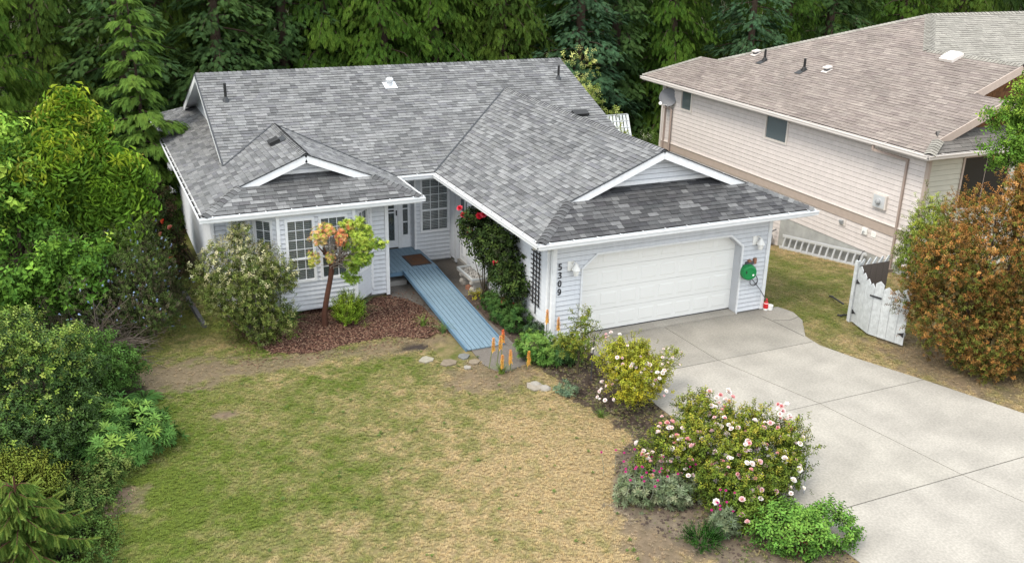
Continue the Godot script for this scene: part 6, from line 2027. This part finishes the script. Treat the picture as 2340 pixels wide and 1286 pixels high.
	# behind and between the houses
	leafy_tree("pale_pear_tree", "thin upright tree with pale yellow-green leaves beyond the grey roof's right rake", Vector3(9.2, -1.2, -15.6), [[Vector3(9.4, 2.5, -15.8), Vector3(0.55, 1.3, 0.6)], [Vector3(8.4, 3.5, -15.8), Vector3(0.35, 1.2, 0.4)], [Vector3(9.6, 3.6, -16.2), Vector3(0.35, 1.3, 0.4)], [Vector3(9.0, 3.0, -15.2), Vector3(0.4, 0.9, 0.4)], [Vector3(10.2, 1.8, -15.6), Vector3(0.6, 0.9, 0.6)], [Vector3(7.9, 3.9, -16.0), Vector3(0.3, 0.9, 0.3)]], roundl, 520, [Color(0.15, 0.20, 0.05), Color(0.20, 0.24, 0.07)], [Color(0.30, 0.33, 0.12), Color(0.36, 0.37, 0.16)], 0.07, {"shell": 0.9, "rough": 0.5})
	bush("hydrangea_shrub", "green shrub with whitish flower heads at the cream house's rear corner", "shrub", Vector3(12.2, -2.1, -16.4), [[Vector3(12.2, -0.7, -16.4), Vector3(1.5, 1.3, 1.2)], [Vector3(13.6, -0.2, -17.0), Vector3(1.2, 1.3, 1.0)], [Vector3(11.2, -1.1, -15.0), Vector3(1.0, 1.0, 1.0)]], roundl, 1100, M.leaf, [Color(0.06, 0.105, 0.03), Color(0.08, 0.13, 0.035)], [Color(0.13, 0.18, 0.06), Color(0.30, 0.31, 0.25)], {"floor": -2.3, "share": 0.5})
	bush("golden_shrub", "golden-green tuft showing through the white lattice canopy", "shrub", Vector3(9.6, -1.6, -12.6), [[Vector3(9.5, 1.75, -13.1), Vector3(0.35, 0.5, 0.5)], [Vector3(9.6, 0.4, -12.6), Vector3(0.5, 1.2, 0.5)]], small, 380, M.leaf, [Color(0.22, 0.27, 0.03), Color(0.28, 0.31, 0.04)], [], {"floor": -2.0})
	var grt := bush("dark_yard_shrub", "dark green shrubs between the houses below the thin pale tree", "shrub", Vector3(9.6, -1.8, -16.5), [[Vector3(10.6, 0.0, -17.2), Vector3(1.6, 1.7, 1.0)], [Vector3(8.6, 0.5, -17.4), Vector3(1.5, 1.8, 1.0)]], roundl, 900, M.leaf, [Color(0.03, 0.055, 0.022), Color(0.04, 0.07, 0.026)], [], {"floor": -2.2})
	grt.rotation.y = 0.0

func fern(called: String, label: String, at: Vector3, n: int, l: float) -> void:
	var o := thing(called, label, "fern", at)
	for i in n:
		var b := MB.new()
		var a := TAU * i / n + rng.randf_range(-0.2, 0.2)
		var out := Vector3(cos(a), 0, sin(a))
		var side := Vector3(-out.z, 0, out.x)
		var k := rng.randf_range(0.8, 1.2)
		b.col = Color(0.05, 0.115, 0.03) * k
		for s in 16:
			var t := s / 16.0
			var p := out * l * t + UP * l * (0.75 * t - 0.75 * t * t)
			var w := l * 0.24 * sin(PI * (0.15 + 0.8 * t))
			for sg in [-1.0, 1.0]:
				b.leaf(p, (side * sg + out * 0.4).normalized(), out, UP, w, 0.035, 0.1, 0.2)
		part("frond", b, M.leaf, o)

func strap(called: String, label: String, at: Vector3, n: int, h: float, w: float, c: Color) -> void:
	var o := thing(called, label, "plant", at)
	var b := strap_clump(n, h, w)
	for i in b.c.size():
		b.c[i] = b.c[i] * c
	stuff(part("leaves", b, M.grass, o))
	var s := MB.new()
	s.tube([Vector3.ZERO, Vector3(0.03, h * 0.6, 0.01)], [0.006, 0.004], 4)
	part("stalk", s, M.cane, o)

func near_spruce() -> void:
	var o := thing("young_spruce", "young spruce with drooping pale-tipped shoots in the lower left corner", "tree", Vector3(-11.75, 0, 4.6))
	var t := MB.new()
	t.tube([Vector3.ZERO, Vector3(0.02, 0.9, 0), Vector3(0.05, 1.75, 0.05)], [0.06, 0.045, 0.012], 6)
	part("trunk", t, M.red_bark, o)
	var shoot := needle_shoot()
	var ts := []
	var cs := []
	for i in 44:
		var f := i / 43.0
		var y := lerpf(0.25, 1.55, f)
		var a := i * 2.399
		var l := lerpf(1.05, 0.22, f) * rng.randf_range(0.85, 1.15)
		var out := Vector3(cos(a), 0, sin(a))
		var side := Vector3(-out.z, 0, out.x)
		var pts := [Vector3(0, y, 0), Vector3(0, y, 0) + out * l * 0.5 + UP * 0.08, Vector3(0, y, 0) + out * l + UP * 0.05]
		var b := MB.new()
		b.tube(pts, [0.014, 0.010, 0.005], 4)
		part("branch", b, M.red_bark, o)
		var n := int(l * 66) + 6
		for k in n:
			var t2 := (k + 0.5) / n
			var p: Vector3 = pts[0].lerp(pts[1], t2 * 2.0) if t2 < 0.5 else pts[1].lerp(pts[2], t2 * 2.0 - 1.0)
			var sg := -1.0 if k % 2 == 0 else 1.0
			var d := (out * 0.45 + side * sg * rng.randf_range(0.15, 0.7) - UP * rng.randf_range(0.5, 1.4)).normalized()
			ts.append(Transform3D(Basis(Quaternion(-UP, d)).scaled(Vector3(0.19, rng.randf_range(0.12, 0.25), 0.19)), p))
			cs.append(vary(Color(0.085, 0.16, 0.036) if rng.randf() < 0.55 else Color(0.19, 0.27, 0.065), 0.2, 0.05))
		ts.append(Transform3D(Basis(Quaternion(-UP, (out + UP * 0.1).normalized())).scaled(Vector3(0.2, 0.24, 0.2)), pts[2]))
		cs.append(vary(Color(0.22, 0.29, 0.07), 0.15))
	many("foliage", shoot, ts, cs, M.needle, o)

func pieris_tree() -> void:
	var o := thing("little_pieris_tree", "little leaning tree with red-brown trunk, grey bare twigs and lime tufts", "tree")
	var t := MB.new()
	t.tube([Vector3(-4.9, -0.03, -3.3), Vector3(-4.90, 0.35, -3.3), Vector3(-4.82, 0.77, -3.3), Vector3(-4.70, 1.25, -3.32), Vector3(-4.66, 1.5, -3.3), Vector3(-4.62, 1.85, -3.3)], [0.085, 0.075, 0.07, 0.065, 0.07, 0.05], 9)
	part("trunk", t, M.red_bark, o)
	var tops := [Vector3(-4.85, 2.55, -3.25), Vector3(-4.5, 2.6, -3.2), Vector3(-4.1, 2.4, -3.2), Vector3(-3.9, 2.1, -3.1), Vector3(-5.05, 2.3, -3.3), Vector3(-4.3, 2.0, -3.0)]
	limbs(o, Vector3(-4.66, 1.55, -3.3), tops, 0.04, M.red_bark)
	for i in 130:
		var b := MB.new()
		var p := Vector3(-4.6, 1.6, -3.3) + Vector3(rng.randf_range(-0.15, 0.4), rng.randf_range(0.0, 0.65), rng.randf_range(-0.1, 0.3))
		var d := Vector3(rng.randf_range(-0.5, 0.8), rng.randf_range(0.2, 1.0), rng.randf_range(-0.4, 0.6)).normalized()
		var q := [p]
		for k in range(1, 5):
			d = (d + dir_rand() * 0.45).normalized()
			q.append(q[k - 1] + d * 0.15)
		b.tube(q, [0.008, 0.007, 0.006, 0.005, 0.003], 3)
		part("twig", b, M.grey_twig, o)
	var star := rosette(9, 0.060, 0.019, 0.5)
	var g := [[Vector3(-4.0, 2.45, -3.2), Vector3(0.36, 0.34, 0.34)], [Vector3(-3.72, 2.12, -3.1), Vector3(0.32, 0.34, 0.32)], [Vector3(-4.05, 1.95, -3.05), Vector3(0.36, 0.3, 0.3)], [Vector3(-4.12, 1.5, -3.1), Vector3(0.2, 0.36, 0.22)], [Vector3(-4.15, 2.62, -3.3), Vector3(0.22, 0.16, 0.2)], [Vector3(-4.28, 1.25, -3.1), Vector3(0.15, 0.16, 0.15)]]
	var pts := crown_points(clumps(g, 7, 0.4), 2400, 0.8, 0.1, 0.3)
	many("foliage", star, grow(pts, 0.6, 0.5, 0.8, 1.2), tint_by(pts, [Color(0.12, 0.20, 0.03), Color(0.16, 0.24, 0.035)], [Color(0.30, 0.35, 0.06), Color(0.24, 0.31, 0.05)], 1.6, 2.5), M.leaf, o)
	var g2 := crown_points([[Vector3(-4.95, 2.45, -3.25), Vector3(0.22, 0.24, 0.2)], [Vector3(-4.75, 2.62, -3.2), Vector3(0.18, 0.16, 0.16)], [Vector3(-5.1, 1.85, -3.3), Vector3(0.14, 0.2, 0.14)], [Vector3(-4.70, 1.9, -3.15), Vector3(0.12, 0.16, 0.1)]], 380, 0.8, 0.1, 0.3)
	many("foliage", star, grow(g2, 0.6, 0.5, 0.8, 1.2), tints(g2.size(), [Color(0.34, 0.32, 0.08), Color(0.24, 0.28, 0.05), Color(0.48, 0.34, 0.14), Color(0.50, 0.26, 0.14)]), M.leaf, o)
	var g3 := crown_points([[Vector3(-4.44, 2.42, -3.1), Vector3(0.16, 0.24, 0.16)], [Vector3(-4.72, 2.58, -3.2), Vector3(0.12, 0.10, 0.12)], [Vector3(-4.15, 2.66, -3.25), Vector3(0.1, 0.08, 0.1)]], 300, 0.9, 0.1, 0.3)
	many("red_young_leaves", star, grow(g3, 0.6, 0.5, 0.8, 1.2), tints(g3.size(), [Color(0.55, 0.20, 0.10), Color(0.58, 0.32, 0.17), Color(0.48, 0.15, 0.08), Color(0.40, 0.32, 0.10)]), M.leaf, o)

func rose_standard(called: String, label: String, base: Vector3, blobs: Array, flowers: Array) -> void:
	var o := thing(called, label, "rose bush")
	var mesh := sprig(7, 0.2, 0.095, 0.065, 0.85, 0.2, 0.3)
	var pts := crown_points(blobs, 620, 0.75, 0.2, 0.35, 0.3)
	many("foliage", mesh, grow(pts, 0.3, 0.7, 0.75, 1.2), tints(pts.size(), [Color(0.026, 0.046, 0.016), Color(0.038, 0.062, 0.02), Color(0.06, 0.09, 0.026), Color(0.024, 0.03, 0.018)]), M.leaf, o)
	for i in 7:
		var q = blobs[i % blobs.size()]
		limbs(o, base + Vector3(rng.randf_range(-0.06, 0.06), 0, rng.randf_range(-0.1, 0.1)), [q[0] + dir_rand() * q[1] * 0.5], 0.016, M.cane, "cane")
	var ms := [bloom(0.10, 4, Color(0.62, 0.02, 0.045), Color(0.70, 0.05, 0.09)), bloom(0.10, 4, Color(0.75, 0.10, 0.14), Color(0.66, 0.03, 0.06))]
	var fp := []
	for f in flowers:
		fp.append([f, Vector3(-0.6, 0.4, 0.7).normalized()])
	add_blooms(o, fp, ms, 0.8 if flowers.size() < 5 else 1.0, 1.15, 0.02)

func poker_plants() -> void:
	var spots := [Vector3(-1.95, 0, 0.62), Vector3(-1.72, 0, 0.55), Vector3(-1.85, 0, 0.95), Vector3(-1.50, 0, 0.85), Vector3(-1.42, 0, 0.15), Vector3(-1.15, 0, 1.0), Vector3(-0.35, 0, 0.35), Vector3(0.02, 0, 0.4), Vector3(-0.12, 0, 0.85)]
	var hs := [0.75, 0.72, 0.42, 0.5, 0.72, 0.45, 1.15, 0.9, 0.5]
	var which := ["tallest of the orange pokers next to the ramp's corner", "second orange poker from the ramp's corner", "low orange poker nearest the lawn", "orange poker leaning over the walk's edge", "red-tipped poker standing out over the aggregate walk", "pale orange poker in front of the bright green clump", "orange seed head in front of the garage's white corner trim", "small brown-orange head against the garage's lower boards", "short orange head behind the leafy clump"]
	for i in spots.size():
		var o := thing("red_hot_poker", which[i], "flower", spots[i], "orange poker flowers at the bed's top")
		var lean := Vector3(rng.randf_range(-0.12, 0.12), 0, rng.randf_range(-0.12, 0.12))
		var h: float = hs[i]
		var s := MB.new()
		s.tube([Vector3.ZERO, lean * 0.5 + UP * h * 0.5, lean + UP * (h - 0.02)], [0.010, 0.009, 0.007], 5)
		s.col = Color.WHITE
		part("stalk", s, M.cane if i > 5 else M.stalk_green, o)
		var b := MB.new()
		for k in 70:
			var t := k / 70.0
			var a := k * 2.399
			var d := Vector3(cos(a), -0.55 + t * 0.9, sin(a)).normalized()
			var q := rng.randf_range(0.8, 1.15)
			b.col = Color(0.62, 0.36, 0.07).lerp(Color(0.66, 0.27, 0.06) if i != 4 else Color(0.70, 0.12, 0.04), clampf(t + rng.randf_range(-0.4, 0.4), 0.0, 1.0)) * q * rng.randf_range(0.7, 1.1)
			b.leaf(lean + UP * (h - 0.26 + t * 0.32), d, d.cross(UP).normalized(), UP, (0.075 - 0.035 * t) * rng.randf_range(0.7, 1.2), 0.034, 0.1, 0.3)
		part("flower_spike", b, M.petal, o)
	strap("poker_foliage", "yellow-green grassy foliage at the foot of the orange pokers", Vector3(-1.78, 0, 0.95), 70, 0.38, 0.016, Color(0.13, 0.19, 0.04))

func campion_stalks(o: Node3D, n: int, c: Vector3, r: Vector3) -> void:
	var fl := bloom(0.026, 2, Color(0.36, 0.02, 0.15), Color(0.45, 0.04, 0.20))
	for i in n:
		var p := c + Vector3(rng.randf_range(-1, 1) * r.x, 0, rng.randf_range(-1, 1) * r.z)
		var h := rng.randf_range(0.25, 0.5)
		var e := p + Vector3(rng.randf_range(-0.08, 0.08), h, rng.randf_range(-0.08, 0.08))
		var s := MB.new()
		s.tube([p, p.lerp(e, 0.5) + Vector3(0.01, 0, 0), e], [0.006, 0.005, 0.004], 3)
		part("flower_stalk", s, M.silver_stalk, o)
		put("bloom", fl, M.petal, o, Transform3D(Basis(Quaternion(UP, Vector3(-0.3, 0.8, 0.4).normalized())), e))

# ---------------------------------------------------------------- turf, mulch and litter
func build_turf() -> void:
	var blade := tuft(9, 0.05, 0.008, 0.75)
	var ts := []
	var cs := []
	for i in 260000:
		var x := rng.randf_range(-11.3, 12.0)
		var z := rng.randf_range(-8.0, 10.6)
		if x > 0.7 and z > 0.4 and x < 6.5: continue
		var p := Vector2(x, z)
		if x > -2.8 and x < 6.5 and z < 0.0: continue
		if z < -4.7 and x > -7.5 and x < 6.6: continue
		var bed := in_poly(p, BED)
		if bed and rng.randf() < 0.7 + 0.6 * n_mid.get_noise_2d(x * 1.7, z * 1.7): continue
		if in_poly(p, DRIVE) or in_poly(p, WALK) or in_poly(p, MULCH): continue
		if x < -9.3 - 0.12 * z - 0.25 * absf(z): continue
		if rng.randf() < bareness(x, z) * 0.95: continue
		var c := yard_color(x, z)
		if bed: c = [Color(0.24, 0.20, 0.10), Color(0.12, 0.14, 0.045), Color(0.17, 0.15, 0.10)][rng.randi() % 3]
		var k := rng.randf_range(0.92, 1.18)
		ts.append(Transform3D(Basis(UP, rng.randf() * TAU).scaled(Vector3(1.0, rng.randf_range(0.45, 1.0), 1.0) * rng.randf_range(0.7, 1.2)), Vector3(x, land(x, z) - 0.004, z)))
		cs.append(vary(Color(c.r * k, c.g * k, c.b * k), 0.09, 0.06))
	var g := many("lawn_grass", blade, ts, cs, M.grass, self)
	tag(g, "short patchy lawn, green to straw yellow, in front and beside the garage", "grass", "", "stuff")
	var bracken := sprig(9, 0.5, 0.16, 0.07, 0.8)
	ts = []
	cs = []
	for i in 9000:
		var x := rng.randf_range(-30.0, -12.4)
		var z := rng.randf_range(-22.0, 9.0)
		var hh := 0.5 + 0.7 * n_mid.get_noise_2d(x * 0.7, z * 0.7)
		if hh < 0.2: continue
		ts.append(Transform3D(Basis(Quaternion(UP, (UP + dir_rand() * 0.7).normalized())).scaled(Vector3.ONE * rng.randf_range(0.7, 1.3)), Vector3(x, rng.randf() * hh, z)))
		cs.append(vary([Color(0.045, 0.085, 0.022), Color(0.07, 0.12, 0.03), Color(0.06, 0.075, 0.028)][rng.randi() % 3], 0.25, 0.1))
	var br := many("undergrowth", bracken, ts, cs, M.leaf, self)
	tag(br, "low green undergrowth in the woodland strip left of the shrubs", "undergrowth", "", "stuff")
	var weed := rosette(9, 0.05, 0.02, 0.4)
	ts = []
	cs = []
	for i in 520:
		var x := rng.randf_range(-9.5, -1.5)
		var z := rng.randf_range(-1.0, 9.5)
		if n_mid.get_noise_2d(x * 2.2 + 40.0, z * 2.2) < 0.22 or in_poly(Vector2(x, z), BED): continue
		ts.append(Transform3D(Basis(UP, rng.randf() * TAU).scaled(Vector3.ONE * rng.randf_range(0.6, 1.3)), Vector3(x, 0.012, z)))
		cs.append(vary(Color(0.075, 0.12, 0.03), 0.25, 0.1))
	var we := many("lawn_weeds", weed, ts, cs, M.grass, self)
	tag(we, "scattered low green weeds in the dry front lawn", "weeds", "", "stuff")
	var chip := MB.new()
	chip.box(Vector3.ZERO, Vector3(0.045, 0.010, 0.016))
	ts = []
	cs = []
	for i in 16000:
		var p := Vector2(rng.randf_range(-7.3, -2.0), rng.randf_range(-5.0, -1.4))
		if not in_poly(p, MULCH) and rng.randf() < 0.93: continue
		ts.append(Transform3D(Basis(dir_rand(), rng.randf_range(-0.45, 0.45)) * Basis(UP, rng.randf() * TAU), Vector3(p.x, 0.012 + rng.randf() * 0.02, p.y)))
		cs.append(vary([Color(0.115, 0.055, 0.038), Color(0.08, 0.040, 0.030), Color(0.145, 0.075, 0.050), Color(0.22, 0.14, 0.095)][rng.randi() % 4], 0.25))
	var mu := many("bark_mulch", chip.mesh(), ts, cs, M.chip, self)
	tag(mu, "reddish bark mulch in the bed round the little tree", "mulch", "", "stuff")
	var clod := MB.new()
	clod.lathe([Vector2(0.001, -0.02), Vector2(0.03, -0.005), Vector2(0.022, 0.016), Vector2(0.001, 0.024)], Vector3.ZERO, 5)
	ts = []
	cs = []
	for i in 22000:
		var p := Vector2(rng.randf_range(-2.2, 1.0), rng.randf_range(0.4, 9.9))
		if i > 4300: p = Vector2(rng.randf_range(-0.8, -0.02), rng.randf_range(-3.9, 0.2))
		elif not in_poly(p, BED): continue
		ts.append(Transform3D(Basis(UP, rng.randf() * TAU).scaled(Vector3.ONE * rng.randf_range(0.3, 1.2)), Vector3(p.x, 0.0, p.y)))
		cs.append(vary([Color(0.06, 0.043, 0.034), Color(0.09, 0.066, 0.05), Color(0.17, 0.14, 0.11)][mini(2, int(abs(rng.randfn(0.0, 0.9))))], 0.3))
	var so := many("bed_soil", clod.mesh(), ts, cs, M.chip, self)
	tag(so, "dark crumbly soil of the rose bed along the driveway", "soil", "", "stuff")

func _ready() -> void:
	rng.seed = 20240611
	for q in [[n_big, 0.22, 3, 11], [n_mid, 0.75, 4, 23], [n_fine, 3.2, 4, 37]]:
		q[0].noise_type = FastNoiseLite.TYPE_SIMPLEX_SMOOTH
		q[0].frequency = q[1]
		q[0].fractal_octaves = q[2]
		q[0].seed = q[3]
	# camera
	var cam := Camera3D.new()
	cam.name = "camera"
	cam.transform = Transform3D(Basis(Vector3(0.9103, 0.0202, 0.4135), Vector3(0.1289, 0.9353, -0.3296), Vector3(-0.3934, 0.3533, 0.8488)).orthonormalized(), EYE)
	cam.fov = 32.69
	cam.near = 0.1
	cam.far = 600.0
	cam.current = true
	add_child(cam)
	# overcast sky
	var sky := ProceduralSkyMaterial.new()
	sky.sky_top_color = Color(0.90, 0.925, 0.955)
	sky.sky_horizon_color = Color(0.82, 0.84, 0.86)
	sky.sky_curve = 0.3
	sky.sky_energy_multiplier = 1.0
	sky.ground_bottom_color = Color(0.16, 0.17, 0.13)
	sky.ground_horizon_color = Color(0.5, 0.52, 0.5)
	var env := Environment.new()
	env.background_mode = Environment.BG_SKY
	env.sky = Sky.new()
	env.sky.sky_material = sky
	env.ambient_light_source = Environment.AMBIENT_SOURCE_SKY
	env.tonemap_mode = Environment.TONE_MAPPER_LINEAR
	env.tonemap_exposure = 3.05
	env.sdfgi_enabled = true
	env.ssao_enabled = true
	env.ssil_enabled = true
	var we := WorldEnvironment.new()
	we.name = "sky"
	we.environment = env
	add_child(we)
	var sun := DirectionalLight3D.new()
	sun.name = "sun"
	sun.light_energy = 0.36
	sun.light_color = Color(1.0, 0.97, 0.92)
	sun.light_angular_distance = 22.0
	sun.shadow_enabled = true
	add_child(sun)
	sun.look_at_from_position(Vector3(-9, 14, 3.5), Vector3.ZERO)
	make_materials()
	mat("stalk_green", Color(0.14, 0.17, 0.05), 0.8)
	mat("silver_stalk", Color(0.20, 0.22, 0.16), 0.8)
	build_ground()
	build_paving()
	build_house()
	build_neighbour()
	build_forest()
	build_things()
	build_plants()
	build_turf()
